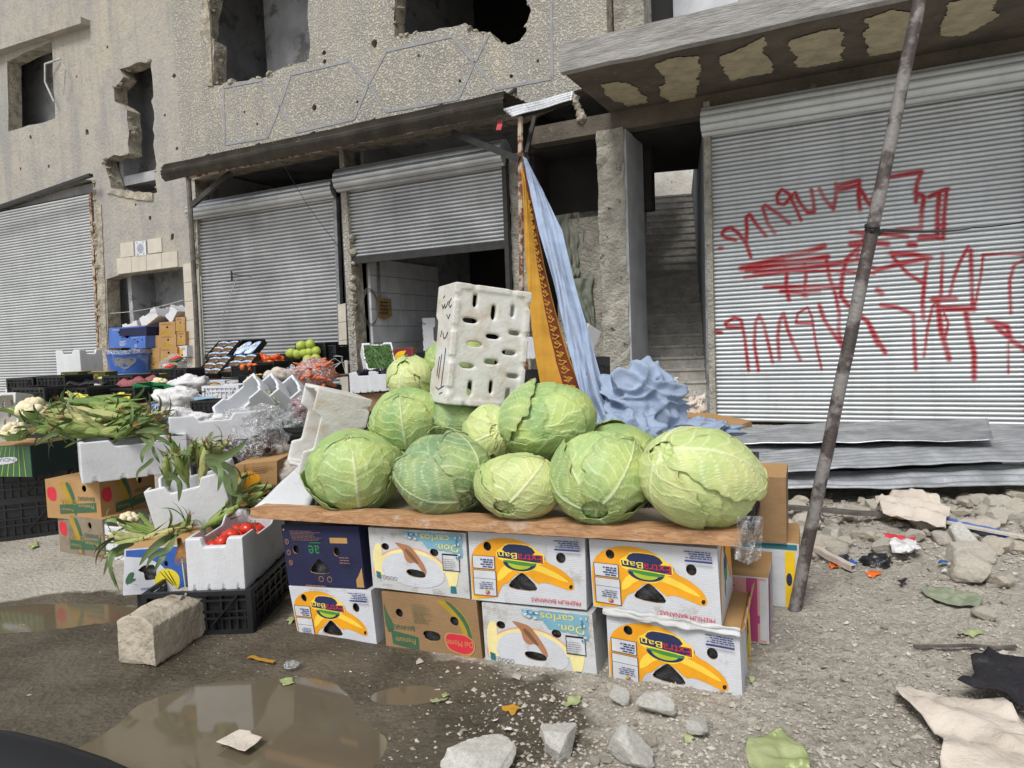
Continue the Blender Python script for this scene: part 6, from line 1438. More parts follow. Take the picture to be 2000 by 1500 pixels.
m_ = MB(); m_.box(P(388, 776, 7.3), (.35, .30, .012)); m_.build('tray', M['zinc'], sc_e)
m_ = MB(); m_.box(P(388, 779, 7.13), (.33, .012, .035)); m_.build('display_panel', M['i_sky'], sc_e)
m_ = MB(); m_.box(P(388, 764, 7.4), (.34, .26, .01)); m_.box(P(388, 770, 7.4), (.06, .06, .05)); m_.build('weighing_plate', M['blackmetal'], sc_e)
bag('plastic_bag', 'large white plastic bag spilling over in front of the scale', 350, 778, 7.2, .22, .16, .13, 'whitebag', 31, lump=.35)
bag('plastic_bag', 'white plastic bag behind the scale by the empty black crate', 370, 752, 8.4, .22, .16, .12, 'whitebag', 32, lump=.35)
gc_ = crate_mesh(.42, .34, .28, 'foam', 'plastic_crate', 8); tag(gc_, 'white plastic crate of garlic bulbs beside the grey post', 'crate'); orient(gc_, P(452, 803, 7.4), -12, 0, 0, (1, 1, 1))
pile(ga, 46, 'white garlic bulb in the white crate', 'garlic', 'garlic bulbs in the white crate', 450, 776, 7.35, 26, 9, .12, 1.1)
mb = MB(); mb.box(P(452, 790, 7.55), (.34, .26, .2)); tag(mb.build('garlic_layer', M['garlic'], loc=P(452, 790, 7.55)), 'packed lower layer of garlic in the white crate', 'garlic', kind='stuff')
crate('low black crate of green apples beside the foot of the grey post', 0, 0, 0, -8, (.7, .9, .8), pt=P(424, 820, 6.9), group=GC)
pile(grn, 10, 'shiny green apple in the low black crate', 'green apple', 'green apples in the low black crate', 425, 796, 6.9, 12, 2, .1)
crate('black crate carrying the crate of green apples', 0, 0, 0, -8, (.9, 1, 1.8), pt=Vector((P(424, 820, 6.9).x, 6.95, 0)), group='black crates at the bottom of the display stacks')
crate('black crate carrying the garlic', 0, 0, 0, -8, (1.2, 1.1, 2.9), pt=Vector((P(452, 803, 7.5).x, 7.6, 0)), group='black crates at the bottom of the display stacks')
crate('black crate carrying the leaning foam boxes', 0, 0, 0, 5, (1.9, 1.2, 2.4), pt=Vector((P(530, 810, 6.3).x, 6.45, 0)), group='black crates at the bottom of the display stacks')
# white cartons below the date trays
for k, x in enumerate((399, 443)):
    carton('carton', ['white carton with red and yellow print under the date trays, left one', 'white carton with red and yellow print under the date trays, right one'][k], cfront([(x, 744), (x + 40, 743), (x + 40, 758), (x, 759)], 10.2), .3, art_basic('whitebanana'), 'c_white', None, linerp=False)
# table under the sloping trays
tm_ = MB(); t0 = P(395, 742, 11.0); t1 = P(640, 722, 10.4); zt = P(500, 738, 10.8).z
ct = (t0 + t1) / 2; ct.z = zt - .02; yw = math.atan2(t1.y - t0.y, t1.x - t0.x); TMt = Matrix.Rotation(yw, 3, 'Z'); tm_.box(ct + Vector((0, .45, 0)), ((t1 - t0).length + .3, .9, .03), TMt)
for sx in (-1, 1):
    for sy in (0.05, .8): tm_.box(TMt @ Vector((sx * (t1 - t0).length / 2, sy, 0)) + Vector((ct.x, ct.y, (zt - .035) / 2)), (.06, .06, zt - .035))
tag(tm_.build('trestle_table', M['postgray'], loc=ct), 'long table carrying the date trays and fruit crates before the zinc shutter', 'table')
# date trays
TRM = MB(); 
TRM.box((0, 0, .006), (.5, .34, .012))
for sx in (-1, 1): TRM.box((sx * .245, 0, .05), (.012, .34, .1))
for sy in (-1, 1): TRM.box((0, sy * .165, .05), (.48, .012, .1))
tray = TRM.build('fruit_tray', M['black_plastic'])
M['datepack'] = None
t = NT('datepack'); co = t.co(); c = t.mix(t.ramp(t.vor(55, co), [(.1, 0.0), (.5, 1.0)]), lin(128, 96, 34), lin(84, 58, 22)); M['datepack'] = t.out(c, .25, t.bump(t.vor(50, co), .006, 1)); M['packlabel'] = pm('packlabel', lin(96, 150, 206), lin(214, 222, 232), 26, .35); M['packwhite'] = pm('packwhite', lin(206, 218, 228), lin(120, 170, 210), 20, .35)
def datepack(nm='date_pack'):
    m_ = MB(); m_.ico((0, 0, 0), 1, 3, 0, .0, (.12, .075, .03)); o = m_.build(nm, M['datepack'], None, True)
    m_ = MB(); m_.ico((0, .035, .006), 1, 3, 0, 0, (.115, .032, .027)); l = m_.build('pack_label', M['packlabel'], None, True); l.parent = o; return o
dpk = datepack()
tl_ = {}
def tray_at(px, py, d, yaw, pitch, label, sc=(1, 1, 1)):
    global tray
    if tl_.get('u'): o = dupe(tray, label, 'tray', 'sloping black fruit trays')
    else: o = tray; tl_['u'] = 1; tag(o, label, 'tray', 'sloping black fruit trays')
    o.location = P(px, py, d); o.rotation_euler = (Matrix.Rotation(R(yaw), 3, 'Z') @ Matrix.Rotation(R(pitch), 3, 'X')).to_euler(); o.scale = sc; return o
def on_tray(o, x, y, z): 
    m3 = o.rotation_euler.to_matrix(); return o.location + m3 @ Vector((x * o.scale[0], y * o.scale[1], z)), m3
trs = []
for k, (x, y, d, lb) in enumerate(((424, 722, 10.9, 'lower left tray of packaged dates leaning towards the street'), (474, 718, 10.7, 'lower right tray of packaged dates leaning towards the street'), (440, 690, 11.6, 'upper left tray of packaged dates under the zinc shutter'), (487, 688, 11.4, 'upper right tray holding bright blue fruit packs'))):
    o = tray_at(x, y, d, -22, 38, lb, (.9, 1.25, 1)); trs.append(o)
    for i in (0, 1):
        for j in range(3):
            if k == 3:
                continue
            p_, m3 = on_tray(o, -.12 + .24 * i, -.11 + .11 * j, .07)
            clone(dpk, 0, 'clear pack of brown dates with a pale blue label', 'dates', 'packs of dates in the sloping trays', p_, (m3 @ Matrix.Rotation(rnd.uniform(-.15, .15), 3, 'Z')).to_euler(), 1.0)
for i in (0, 1):
    p_, m3 = on_tray(trs[3], -.1 + .22 * i, 0, .07); m_ = MB(); m_.ico((0, 0, 0), 1, 3, 0, 0, (.09, .19, .04)); b_ = m_.build('fruit_pack', M['packlabel'], None, True); b_.location = p_; b_.rotation_euler = (m3 @ Matrix.Rotation(-.25, 3, 'Z')).to_euler(); tag(b_, ['bright blue netted pack in the upper right tray, left one', 'bright blue netted pack in the upper right tray, right one'][i], 'fruit pack')
    m_ = MB(); 
    for q in range(3): m_.ico((.0 + .02 * (q - 1), -.05 + .05 * q, .03), .03, 2, 0, .05)
    g_ = m_.build('garlic_cluster', M['garlic'], None, True); g_.parent = b_
# fruit piles
crate('black crate of oranges beside the date trays', 0, 0, 0, -22, (.9, 1, .7), pt=P(492, 736, 10.4), group=GC); pile(or_, 26, 'orange in the crate beside the date trays', 'orange', 'oranges beside the date trays', 489, 722, 10.35, 15, 9, .12, 1.15)
crate('black crate of persimmons behind the oranges', 0, 0, 0, -22, (.8, 1, .7), pt=P(530, 728, 10.7), group=GC); pile(pe, 18, 'persimmon in the crate behind the oranges', 'persimmon', 'persimmons behind the oranges', 516, 703, 11.0, 14, 9, .12, 1.2, 4); pile(ma, 12, 'yellow mandarin in the crate behind the oranges', 'mandarin', 'mandarins among the persimmons', 522, 716, 10.7, 9, 9, .1, 1.2, 5)
pile(pe, 20, 'persimmon in the crate beside the pomelos', 'persimmon', 'persimmons beside the pomelos', 543, 703, 11.0, 12, 8, .12, 1.1, 6)
crate('black crate of lemons in front of the oranges', 0, 0, 0, -22, (.9, 1, .6), pt=P(508, 752, 9.9), group=GC); pile(le, 24, 'yellow lemon in the crate in front of the oranges', 'lemon', 'lemons in front of the oranges', 508, 742, 9.85, 26, 6, .12, 1.2, 7)
for i, (x, y) in enumerate(((590, 720), (620, 700), (632, 735), (640, 705))): crate(['black crate under the pomelos', 'empty black crate right of the pomelos', 'black crate behind the carrot bag', 'upper empty black crate against the pier'][i], 0, 0, 0, -22, (1.15, 1, 1.0), pt=P(x, y, 11.3), group=GC)
for i, (x, y) in enumerate(((568, 690), (581, 692), (594, 690), (606, 688), (588, 675), (606, 673), (601, 703), (617, 701), (617, 686))): clone(po, 0, 'large yellow green pomelo heaped before the zinc shutter', 'pomelo', 'pomelos heaped before the zinc shutter', P(x, y, 11.0 - (.2 if y > 700 else 0)), ORI(), .72)
# carrot bag
cb = empty('carrot_sack', P(612, 732, 8.2), 'clear net sack stuffed with orange carrots leaning beside the pier', 'sack')
m_ = MB(); V, Fc = ICO[4]; m_.add([Vector((v[0] * .235, v[1] * .18, v[2] * .20)) * (1 + .12 * noise.noise(Vector(v) * 2.4)) + P(614, 732, 8.2) for v in V], Fc); m_.build('net', M['clearbag'], cb, True)
ca = MB(); ca.tube([(0, 0, -.09), (0, 0, -.03), (0, 0, .05), (0, 0, .08)], [.004, .014, .019, .010], 8); ca_ = ca.build('carrot', M['carrot'], None, True)
q = random.Random(9)
for k in range(90):
    v = Vector((q.gauss(0, 1), q.gauss(0, 1), q.gauss(0, 1))).normalized() * q.uniform(.75, .95); clone(ca_, 0, 'orange carrot inside the net sack', 'carrot', 'carrots in the net sack', P(614, 732, 8.2) + Vector((v.x * .22, v.y * .165, v.z * .185)), (q.uniform(1, 2), q.uniform(-.7, .7), q.uniform(0, 6)), 1.25)
mb = MB(); mb.ico(P(614, 732, 8.2), 1, 3, 0, 0, (.19, .14, .155)); tag(mb.build('carrot_core', M['carrot'], loc=P(614, 732, 8.2)), 'dense mass of carrots in the middle of the net sack', 'carrots', kind='stuff')
crate('black crate carrying the carrot sack', 0, 0, 0, -10, (1.0, 1.2, 3.2), pt=Vector((P(612, 760, 8.3).x, 8.35, 0)), group='black crates at the bottom of the display stacks')
bag('plastic_bag', 'clear knotted plastic bag left of the carrot sack', 572, 728, 8.0, .07, .07, .09, 'clearbag', 41)
bag('sack', 'pale dusty sack behind the leaning foam boxes', 545, 733, 8.6, .18, .14, .10, 'dustcloth', 42)
bag('plastic_bag', 'clear bag of reddish vegetables behind the tipped foam box', 585, 800, 5.6, .09, .09, .10, 'clearbag', 43)
pile(rd, 16, 'red radish in the clear bag behind the tipped foam box', 'radish', 'radishes in the clear bag', 585, 802, 5.62, 10, 18, .05, 1.0, 3)
crate('black crate under the bag of reddish vegetables', 0, 0, 0, 0, (.6, .8, 2.6), pt=Vector((P(585, 840, 5.7).x, 5.8, 0)), group='black crates at the bottom of the display stacks')
# string bundle on the pier
m_ = MB(); q = random.Random(3); c0_ = P(668, 712, 10.4)
for k in range(9):
    a = q.uniform(0, 6); m_.tube([c0_ + Vector((math.cos(a) * .02, 0, .03)), c0_ + Vector((math.cos(a) * .16, -.03, math.sin(a) * .12)), c0_ + Vector((math.cos(a + .5) * .24, -.02, math.sin(a + .5) * .2 - .05))], .004, 4)
tag(m_.build('string_bundle', M['wirewhite'], loc=c0_), 'bundle of loose white strings tied to the tiled pier', 'string')

# ------------------------------------------------------------------ niche: bin, cartons, foam
NB = lambda x, y, o=-.25: FW(x, y, o)
def ncart(x0, y0, x1, y1, off, art, base, label, grp=None, dep=.35):
    carton('carton', label, [FW(x0, y0, off), FW(x1, y0 - (x1 - x0) * .08, off), FW(x1, y1 - (x1 - x0) * .03, off), FW(x0, y1, off)], dep, art, base, None, grp, topmat='c_tan', linerp=False)
gt = 'tan banana cartons stacked in the niche'
ncart(213, 641, 284, 680, .25, art_basic('bluewhite'), 'c_blue', 'large bright blue carton at the left of the niche')
ncart(233, 642, 286, 656, .29, None, 'c_navy', 'dark navy carton lid lying on top of the blue cartons')
ncart(254, 658, 284, 681, .34, art_basic('bluewhite', 2), 'c_blue', 'smaller blue carton tilted in front of the large blue one')
for i, (x0, y0, x1, y1, of) in enumerate(((311, 630, 342, 656, .05), (343, 620, 361, 647, .05), (284, 657, 313, 681, .12), (313, 655, 344, 680, .12), (345, 648, 362, 674, .1), (281, 682, 312, 706, .2), (313, 680, 346, 706, .2), (285, 707, 314, 722, .2), (315, 706, 345, 722, .2))):
    ncart(x0, y0, x1, y1, of, art_basic('tanface', i), 'c_tan', ['top left tan carton of the niche stack, below the foam lids', 'tan carton at the top right of the niche stack', 'tan carton right of the small blue carton, middle row', 'tan carton in the centre of the niche stack, middle row', 'tan carton at the right of the niche stack, middle row', 'tan carton with a yellow band directly right of the blue bin', 'tan carton with a yellow band above the watermelon bag', 'lowest tan carton right of the blue bin', 'lowest tan carton half behind the watermelon bag'][i], gt)
ncart(347, 676, 365, 697, .15, art_basic('sunny', 3), 'c_white', 'white printed carton beside the tile strip in the niche')
ncart(215, 700, 365, 735, -.05, None, 'c_brown', 'wide brown carton at the bottom of the niche behind the bin', dep=.3)
foam('foam box lid tilted on top of the tan cartons in the niche', 0, 0, 0, 0, 0, 0, (.9, 1, .9), pt=Vector((0, 0, 0))); 
def lastfoam(lb): return [q for q in bpy.data.objects if q.get('label', '') == lb][0]
o = lastfoam('foam box lid tilted on top of the tan cartons in the niche'); o.location = FW(310, 630, -.2); o.rotation_euler = (0, R(-24), FYAW)
foam('foam box lying lower left in the niche behind the blue cartons', 0, 0, 0, 0, 0, 0, (.8, 1, .8), pt=Vector((0, 0, 0))); o = lastfoam('foam box lying lower left in the niche behind the blue cartons'); o.location = FW(272, 648, -.25); o.rotation_euler = (0, R(-8), FYAW)
foam('foam box standing on end at the top right of the niche', 0, 0, 0, 0, 0, 0, (.5, .7, .9), pt=Vector((0, 0, 0))); o = lastfoam('foam box standing on end at the top right of the niche'); o.location = FW(352, 620, -.1); o.rotation_euler = (0, R(-50), FYAW)
# blue bin
be = empty('plastic_bin', FW(256, 728, .35), 'round blue plastic bin with a cloudy sky and heart print, lined with a clear bag', 'bin')
bc = FW(256, 729, .4); rb = (FW(284, 700, .4) - FW(229, 700, .4)).length / 2; hb = FW(256, 684, .4).z - bc.z
m_ = MB(); m_.grid(lambda u, v: bc + Vector((math.cos(u * math.tau), math.sin(u * math.tau), 0)) * rb * (.86 + .14 * v) + UP * hb * v, 32, 10, 0, True); m_.build('bin_body', pm('binblue', lin(44, 84, 160), lin(120, 150, 196), 3.2, .4, lo=.55, hi=.7), be, True)
m_ = MB(); m_.grid(lambda u, v: bc + Vector((math.cos(u * math.tau), math.sin(u * math.tau), 0)) * rb * (1.03 + .03 * math.sin(u * 50)) + UP * (hb * (1.02 - .18 * v) + .01 * math.sin(u * 30)), 64, 3, 0, True); m_.build('bin_liner', M['clearbag'], be, True)
m_ = MB(); hp = [(0, -.9), (.5, -.35), (.95, .2), (.9, .7), (.45, .9), (0, .55), (-.45, .9), (-.9, .7), (-.95, .2), (-.5, -.35)]; hp = smoothpoly(hp, 2)
fdir = (CPOS - bc); fdir.z = 0; fdir.normalize(); sd = Vector((-fdir.y, fdir.x, 0)) 
def onbin(x, y): 
    a = x * .55 - .25; dvec = fdir * math.cos(a) + sd * math.sin(a); return bc + dvec * (rb * (.86 + .14 * (.45 + y * .3)) + .006) + UP * hb * (.45 + y * .32)
V, Fc = cdt(hp); m_.add([onbin(x, y) for x, y in V], Fc); m_.build('heart_print', M['i_gray'], be)
# watermelon print bag
wb_ = bag('shopping_bag', 'clear bag of watermelon slices and goods beside the tile strip', 342, 712, 10.9, .22, .16, .15, 'clearbag', 51, lump=.3)
for i, (x, y) in enumerate(((345, 700), (333, 716))):
    m_ = MB(); m_.tube([P(x - 14, y + 3, 10.75), P(x, y, 10.7), P(x + 12, y - 2, 10.75)], [.01, .045, .008], 10, 0); o = m_.build('melon_slice', M['redink'], None, True, loc=P(x, y, 10.7)); tag(o, ['red melon slice with green rind at the top of the clear bag', 'red melon slice with green rind low in the clear bag'][i], 'melon slice')
    m_ = MB(); m_.tube([P(x - 15, y + 5, 10.74), P(x, y + 4, 10.69), P(x + 13, y, 10.74)], [.008, .03, .006], 10, 0); setparent(m_.build('rind', M['green_plastic'], None, True), o)

# ------------------------------------------------------------------ things inside the half open shop
crate('black crate at the bottom of the stack inside the open shop', 0, 0, 0, -20, (1, 1, 1.3), pt=Vector((FW(822, 700, -1.2).x, FW(822, 700, -1.2).y, .0)), group='black crates inside the open shop')
base_ = FW(822, 715, -1.2)
for k in range(3): crate(['lowest visible black crate inside the open shop', 'middle visible black crate inside the open shop', 'upper black crate inside the open shop under the lettered foam box'][k], 0, 0, 0, -20, (1, 1, .95), pt=Vector((base_.x, base_.y, .36 + .25 * k)), group='black crates inside the open shop')
fbx_ = foam('tall foam box with black handwriting inside the open shop', 0, 0, 0, 0, 0, 0, (1, 1, 1), pt=Vector((0, 0, 0)))
fbx_.location = Vector((base_.x + .12, base_.y - .05, 1.42)); fbx_.rotation_euler = (Matrix.Rotation(R(-15), 3, 'Z') @ Matrix.Rotation(R(90), 3, 'Y')).to_euler(); fbx_.scale = (1.0, .7, 1.0)
scr = MB(); fo = fbx_.location; 
for st in ([(-.07, .50), (-.05, .46), (-.02, .50), (.0, .46), (.03, .49)], [(.05, .47), (.08, .50)], [(-.04, .34), (-.07, .30), (-.03, .27), (-.07, .22), (-.02, .18)], [(.02, .25), (.03, .25)]):
    scr.tube([fo + Vector((.0 + a, -.155 - .27 * a * 0, b - .28)) for a, b in st], .006, 4)
setparent(scr.build('handwriting', M['ink']), fbx_)
foam('foam tray of green beans tilted against the tiled shop wall', 0, 0, 0, 0, 0, 0, (1, 1, 1), pt=Vector((0, 0, 0))); o = lastfoam('foam tray of green beans tilted against the tiled shop wall')
bp_ = P(738, 716, 8.8); o.location = bp_; o.rotation_euler = (Matrix.Rotation(R(22), 3, 'Z') @ Matrix.Rotation(R(48), 3, 'X')).to_euler(); o.scale = (.62, 1.1, .8)
m3 = o.rotation_euler.to_matrix(); q = random.Random(4); m_ = MB()
for k in range(420):
    c_ = bp_ + m3 @ Vector((q.uniform(-.155, .155), q.uniform(-.19, .19), .17 + q.uniform(-.01, .015))); a = q.uniform(0, 3.1); dd = m3 @ Vector((math.cos(a) * .04, math.sin(a) * .04, 0)); m_.tube([c_ - dd, c_ + UP * .004, c_ + dd], .0042, 4)
tag(m_.build('green_beans', M['bean'], loc=bp_), 'green beans filling the tilted foam tray', 'green beans', kind='stuff')
m_ = MB(); m_.box(bp_ + m3 @ Vector((0, 0, .10)), (.33, .4, .12), m3); tag(m_.build('bean_layer', M['bean'], loc=bp_ + m3 @ Vector((0, 0, .10))), 'lower mass of green beans in the tilted foam tray', 'green beans', kind='stuff')
foam('white foam box of dark leaves below the green beans, left one', 0, 0, 0, 6, 0, 0, (.5, .8, .85), pt=P(715, 765, 7.6)); foam('white foam box of dark leaves below the green beans, right one', 0, 0, 0, 6, 0, 0, (.5, .8, .85), pt=P(752, 762, 7.6))
carton('carton', 'brown carton under the white foam boxes beside the cabbages', cfront([(695, 770), (760, 766), (760, 800), (696, 806)], 7.5), .4, None, 'c_brown', None)
crate('black crate on the ground under the brown carton beside the cabbages', 0, 0, 0, 6, (1, 1.1, 2.6), pt=Vector((P(728, 800, 7.7).x, 7.8, 0)), group='black crates at the bottom of the display stacks')
carton('carton', 'dark red carton with yellow bananas printed on it, behind the green beans', cfront([(763, 683), (806, 678), (806, 708), (764, 712)], 9.2), .35, art_basic('red'), 'c_brown', None, linerp=False)
crate('black crate carrying the dark red carton', 0, 0, 0, 0, (1, 1, 3.6), pt=Vector((P(785, 712, 9.3).x, 9.45, 0)), group='black crates at the bottom of the display stacks')
m_ = MB(); q = random.Random(5)
for k in range(220): m_.ico(P(728 + q.uniform(-28, 34), 732 + q.uniform(-7, 5), 7.7 + q.uniform(-.1, .2)), q.uniform(.012, .03), 1, 0, .4, rr=q)
tag(m_.build('dark_greens', M['eggplant'], loc=P(730, 734, 7.7)), 'dark wilted greens filling the two small white foam boxes', 'greens', kind='stuff')
for i, (x, y, d, h) in enumerate(((818, 792, 4.02, 2), (905, 770, 4.15, 2))):
    p = P(x, y, d); hh = p.z / 3
    for k in range(3): crate('black crate stacked out of sight behind the cabbage heap', 0, 0, 0, math.degrees(BYAW), (.66, .9, hh / .25), pt=Vector((p.x, p.y, hh * k)), group='black crates stacked behind the cabbage heap')
# ------------------------------------------------------------------ foam box standing on the cabbages
ub = foam('tall upright foam box with slotted base standing on the cabbage heap', 0, 0, 0, 0, 0, 0, (1, 1, 1), which=1, pt=Vector((0, 0, 0)))
# base (slotted face) towards the street: local -z points to camera, local x up
uc = P(957, 678, 3.20)
Xl = Vector((.125, .06, 1)).normalized(); Zl = Vector((-.42, 1, .09)); Zl = (Zl - Xl * Zl.dot(Xl)).normalized(); Yl = Zl.cross(Xl)
RM = Matrix((Xl, Yl, Zl)).transposed()
ub.location = uc; ub.rotation_euler = RM.to_euler(); ub.scale = (.91, .93, 1.05)
# handwriting on its left wall (child)
def scrib(parent, org, ex, ey, strokes, nm='handwriting', r=.0022):
    m_ = MB()
    for st in strokes:
        pts = [org + ex * a + ey * b for a, b in st]; m_.tube(pts, r, 4)
    o = m_.build(nm, M['ink']); setparent(o, parent); return o
sd_ = -Yl if (-Yl).x < 0 else Yl
wl = .20 * .93
for sgn in (-1,):
    s_dir = Yl * (1 if Yl.x < 0 else -1); face_o = uc + s_dir * (wl + .0015) 
    E1 = -Zl * -1; 
    st = [[(.20, .04), (.19, .06), (.17, .07), (.16, .05), (.17, .03)], [(.19, .08), (.17, .10), (.16, .12), (.18, .13), (.16, .15), (.18, .17)], [(.21, .16), (.22, .14)], [(.13, .04), (.11, .06), (.13, .09)],
          [(.05, .05), (.03, .07), (.02, .10), (.05, .12)], [(.06, .14), (.03, .15)], [(-.02, .06), (-.12, .07), (-.20, .08)], [(-.05, .11), (-.10, .12), (-.16, .13)], [(-.06, .14), (-.10, .15), (-.15, .155)], [(-.19, .04), (-.20, .08), (-.21, .12), (-.20, .16)], [(-.22, .06), (-.23, .10)]]
    scrib(ub, face_o, Xl, Zl, [[(a, b) for a, b in s_] for s_ in st])

# ------------------------------------------------------------------ hanging carpet and grey blue tarpaulin
def clothmat(name, a, b, rough=.6, bd=.01):
    t = NT(name); co = t.co(); c = t.mix(t.ramp(t.noise(4, 6, co, .6), [(.35, 0.0), (.7, 1.0)]), a, b); c = t.mix(t.math('MULTIPLY', t.ramp(t.noise(14, 8, co, .8), [(.6, 0.0), (.72, 1.0)]), .35), c, lin(120, 116, 108))
    nr = t.bump(t.noise(11, 6, co, .65, 1.0), bd, 1)
    if 'tarp' in name: nr = t.bump(t.vor(7, t.co()), .03, .3, nr)
    M[name] = t.out(c, rough, nr, 0, .3)
clothmat('tarp', lin(152, 167, 190), lin(134, 148, 170), .6, .008); clothmat('graytarp', lin(116, 118, 122), lin(96, 98, 102), .6, .02); clothmat('carpet', lin(176, 132, 48), lin(158, 114, 38), .95, .006); clothmat('carpetbrown', lin(106, 52, 26), lin(88, 40, 20), .95, .006)
clothmat('curtain', lin(132, 138, 124), lin(112, 118, 104), .85, .01); clothmat('whitecloth', lin(206, 196, 184), lin(186, 174, 160), .9, .012); clothmat('blackcloth', lin(44, 42, 46), lin(30, 29, 33), .8, .02)
def strip(name, label, cat, left, right, dep, mat, nu=12, nv=60, fold=.03, seed=0, thick=.008, pleat=3, mats=None, mifn=None):
    """cloth hanging between two pixel outlines (same number of points, top to bottom)"""
    def lerpl(pl, v):
        u = v * (len(pl) - 1); i = min(int(u), len(pl) - 2); f = u - i; f2 = f; return tuple(pl[i][k] * (1 - f2) + pl[i + 1][k] * f2 for k in range(len(pl[0])))
    m_ = MB()
    def f(u, v):
        a, b = lerpl(left, v), lerpl(right, v); d = (a[2] * (1 - u) + b[2] * u) + fold * math.sin(u * pleat * math.pi * 2 + seed + 1.3 * math.sin(v * 5)) * min(1, v * 3 + .2) + fold * 1.6 * noise.noise(Vector((u * 3.5, v * 5, seed))) + fold * .7 * (1 - 2 * abs(noise.noise(Vector((u * 5 + v * 6, v * 4, seed + 4)))))
        return P(a[0] * (1 - u) + b[0] * u, a[1] * (1 - u) + b[1] * u, d)
    m_.grid(f, nu, nv); 
    if mifn: m_.m = [mifn((i % nu + .5) / nu, (i // nu + .5) / nv) for i in range(nu * nv)]
    o = m_.build(name, mats or M[mat], None, True, loc=f(.5, .5)); s_ = o.modifiers.new('s', 'SOLIDIFY'); s_.thickness = thick; return tag(o, label, cat) if label else o
def cmf(u, v): return 1 if .60 < u < .94 else 0
cp = strip('carpet', 'rolled mustard yellow carpet with a brown floral border hanging from the rusty post', 'carpet', [(1018, 330, 7.6), (1022, 400, 7.2), (1026, 500, 6.6), (1034, 600, 6.0), (1046, 700, 5.4), (1062, 790, 5.0)], [(1026, 330, 7.6), (1044, 430, 7.2), (1062, 520, 6.6), (1084, 610, 6.0), (1112, 700, 5.4), (1146, 790, 5.0)], 0, 'carpet', 24, 80, .015, 2, .012, .6, [M['carpet'], M['carpetbrown']], cmf)
# floral scrolls on the border
m_ = MB(); q = random.Random(2)
def cpt(u, v, o=-.02):
    L = [(1018, 330, 7.6), (1022, 400, 7.2), (1026, 500, 6.6), (1034, 600, 6.0), (1046, 700, 5.4), (1062, 790, 5.0)]; Rr = [(1026, 330, 7.6), (1044, 430, 7.2), (1062, 520, 6.6), (1084, 610, 6.0), (1112, 700, 5.4), (1146, 790, 5.0)]
    w = v * 5; i = min(int(w), 4); f = w - i; a = [L[i][k] * (1 - f) + L[i + 1][k] * f for k in range(3)]; b = [Rr[i][k] * (1 - f) + Rr[i + 1][k] * f for k in range(3)]
    return P(a[0] * (1 - u) + b[0] * u, a[1] * (1 - u) + b[1] * u, a[2] * (1 - u) + b[2] * u + o - .02)
for k in range(46):
    v = .14 + k * .018; s_ = 1 if k % 2 else -1
    m_.tube([cpt(.66 + .02 * s_, v), cpt(.72, v + .006), cpt(.81, v + .004 * s_), cpt(.88, v + .012 * s_)], .006, 4)
    if k % 3 == 0: m_.tube([cpt(.66 + .02 * s_, v), cpt(.70, v)], .005, 4); m_.tube([cpt(.70, v), cpt(.76, v - .008), cpt(.82, v), cpt(.76, v + .008), cpt(.70, v)], .006, 4)
setparent(m_.build('floral_border', M['carpet'], None), cp)
TL1 = [(1022, 306, 7.5), (1030, 350, 7.4), (1052, 450, 6.8), (1084, 560, 6.1), (1110, 680, 5.3), (1140, 790, 4.8), (1165, 850, 4.6)]
TR1 = [(1028, 310, 7.5), (1060, 372, 7.4), (1098, 450, 6.8), (1124, 560, 6.1), (1150, 650, 5.3), (1180, 760, 4.8), (1215, 850, 4.6)]
strip('tarpaulin', 'long grey blue tarpaulin twisted like a rope down from the post', 'tarpaulin', TL1, TR1, 0, 'tarp', 40, 120, .045, 1, .004, 1.2)
strip('tarpaulin_lining', 'darker grey plastic edge beneath the hanging grey blue tarpaulin', 'tarpaulin', [(1100, 560, 6.2), (1120, 650, 5.6), (1130, 740, 5.1), (1150, 830, 4.8), (1165, 870, 4.7)], [(1118, 560, 6.2), (1142, 640, 5.6), (1162, 720, 5.1), (1200, 830, 4.8), (1240, 880, 4.7)], 0, 'graytarp', 16, 60, .04, 5, .004, 1.5)
# heap of tarpaulin
def heap(name, label, cat, px, py, d, rx, ry, rz, mat, seed, amp=.25, sub=5, flat=-.7, yaw=0):
    bm_ = bmesh.new(); bmesh.ops.create_icosphere(bm_, subdivisions=sub, radius=1); vs = []; 
    for v in bm_.verts:
        c = v.co; q = 1 + amp * noise.noise(c * 1.5 + Vector((seed, 0, 0)))
        r1 = 1 - abs(noise.noise(c * 1.9 + Vector((0, seed, 0)))) * 2; r2 = 1 - abs(noise.noise(c * 5 + Vector((0, 0, seed)))) * 2; r3 = 1 - abs(noise.noise(c * 10 + Vector((seed, 0, seed)))) * 2
        nz1 = noise.noise(c * 1.3 + Vector((seed, 2, 0))); nz2 = noise.noise(c * 1.7 + Vector((4, seed, 1)))
        f1 = 1 - abs(math.sin(4.2 * (c.x * .75 + c.z * .55 + .2 * c.y) + 4 * nz1)); f2 = 1 - abs(math.sin(6.5 * (c.x * .5 - c.z * .85 + .3 * c.y) + 4.5 * nz2)); f3 = 1 - abs(math.sin(13 * (c.x * .3 + c.z * .9) + 5 * nz1 + 3 * nz2))
        q += amp * (.30 * r1 + .62 * f1 ** 1.3 + .42 * f2 ** 1.3 + .12 * f3 * f1) - amp * .45
        vs.append(Vector((c.x * rx * q, c.y * ry * q, max(c.z, flat) * rz * q)))
    Fc = [tuple(v.index for v in f.verts) for f in bm_.faces]; bm_.free()
    m_ = MB(); m_.add(vs, Fc); o = m_.build(name, M[mat], None, True); o.location = P(px, py, d) if d else Vector((px, py, 0)); o.rotation_euler = (0, 0, R(yaw)); return tag(o, label, cat)
heap('tarpaulin', 'crumpled heap of grey blue tarpaulin behind the right half of the cabbages', 'tarpaulin', 1246, 788, 4.9, .31, .27, .25, 'tarp', 3, .34, 6)
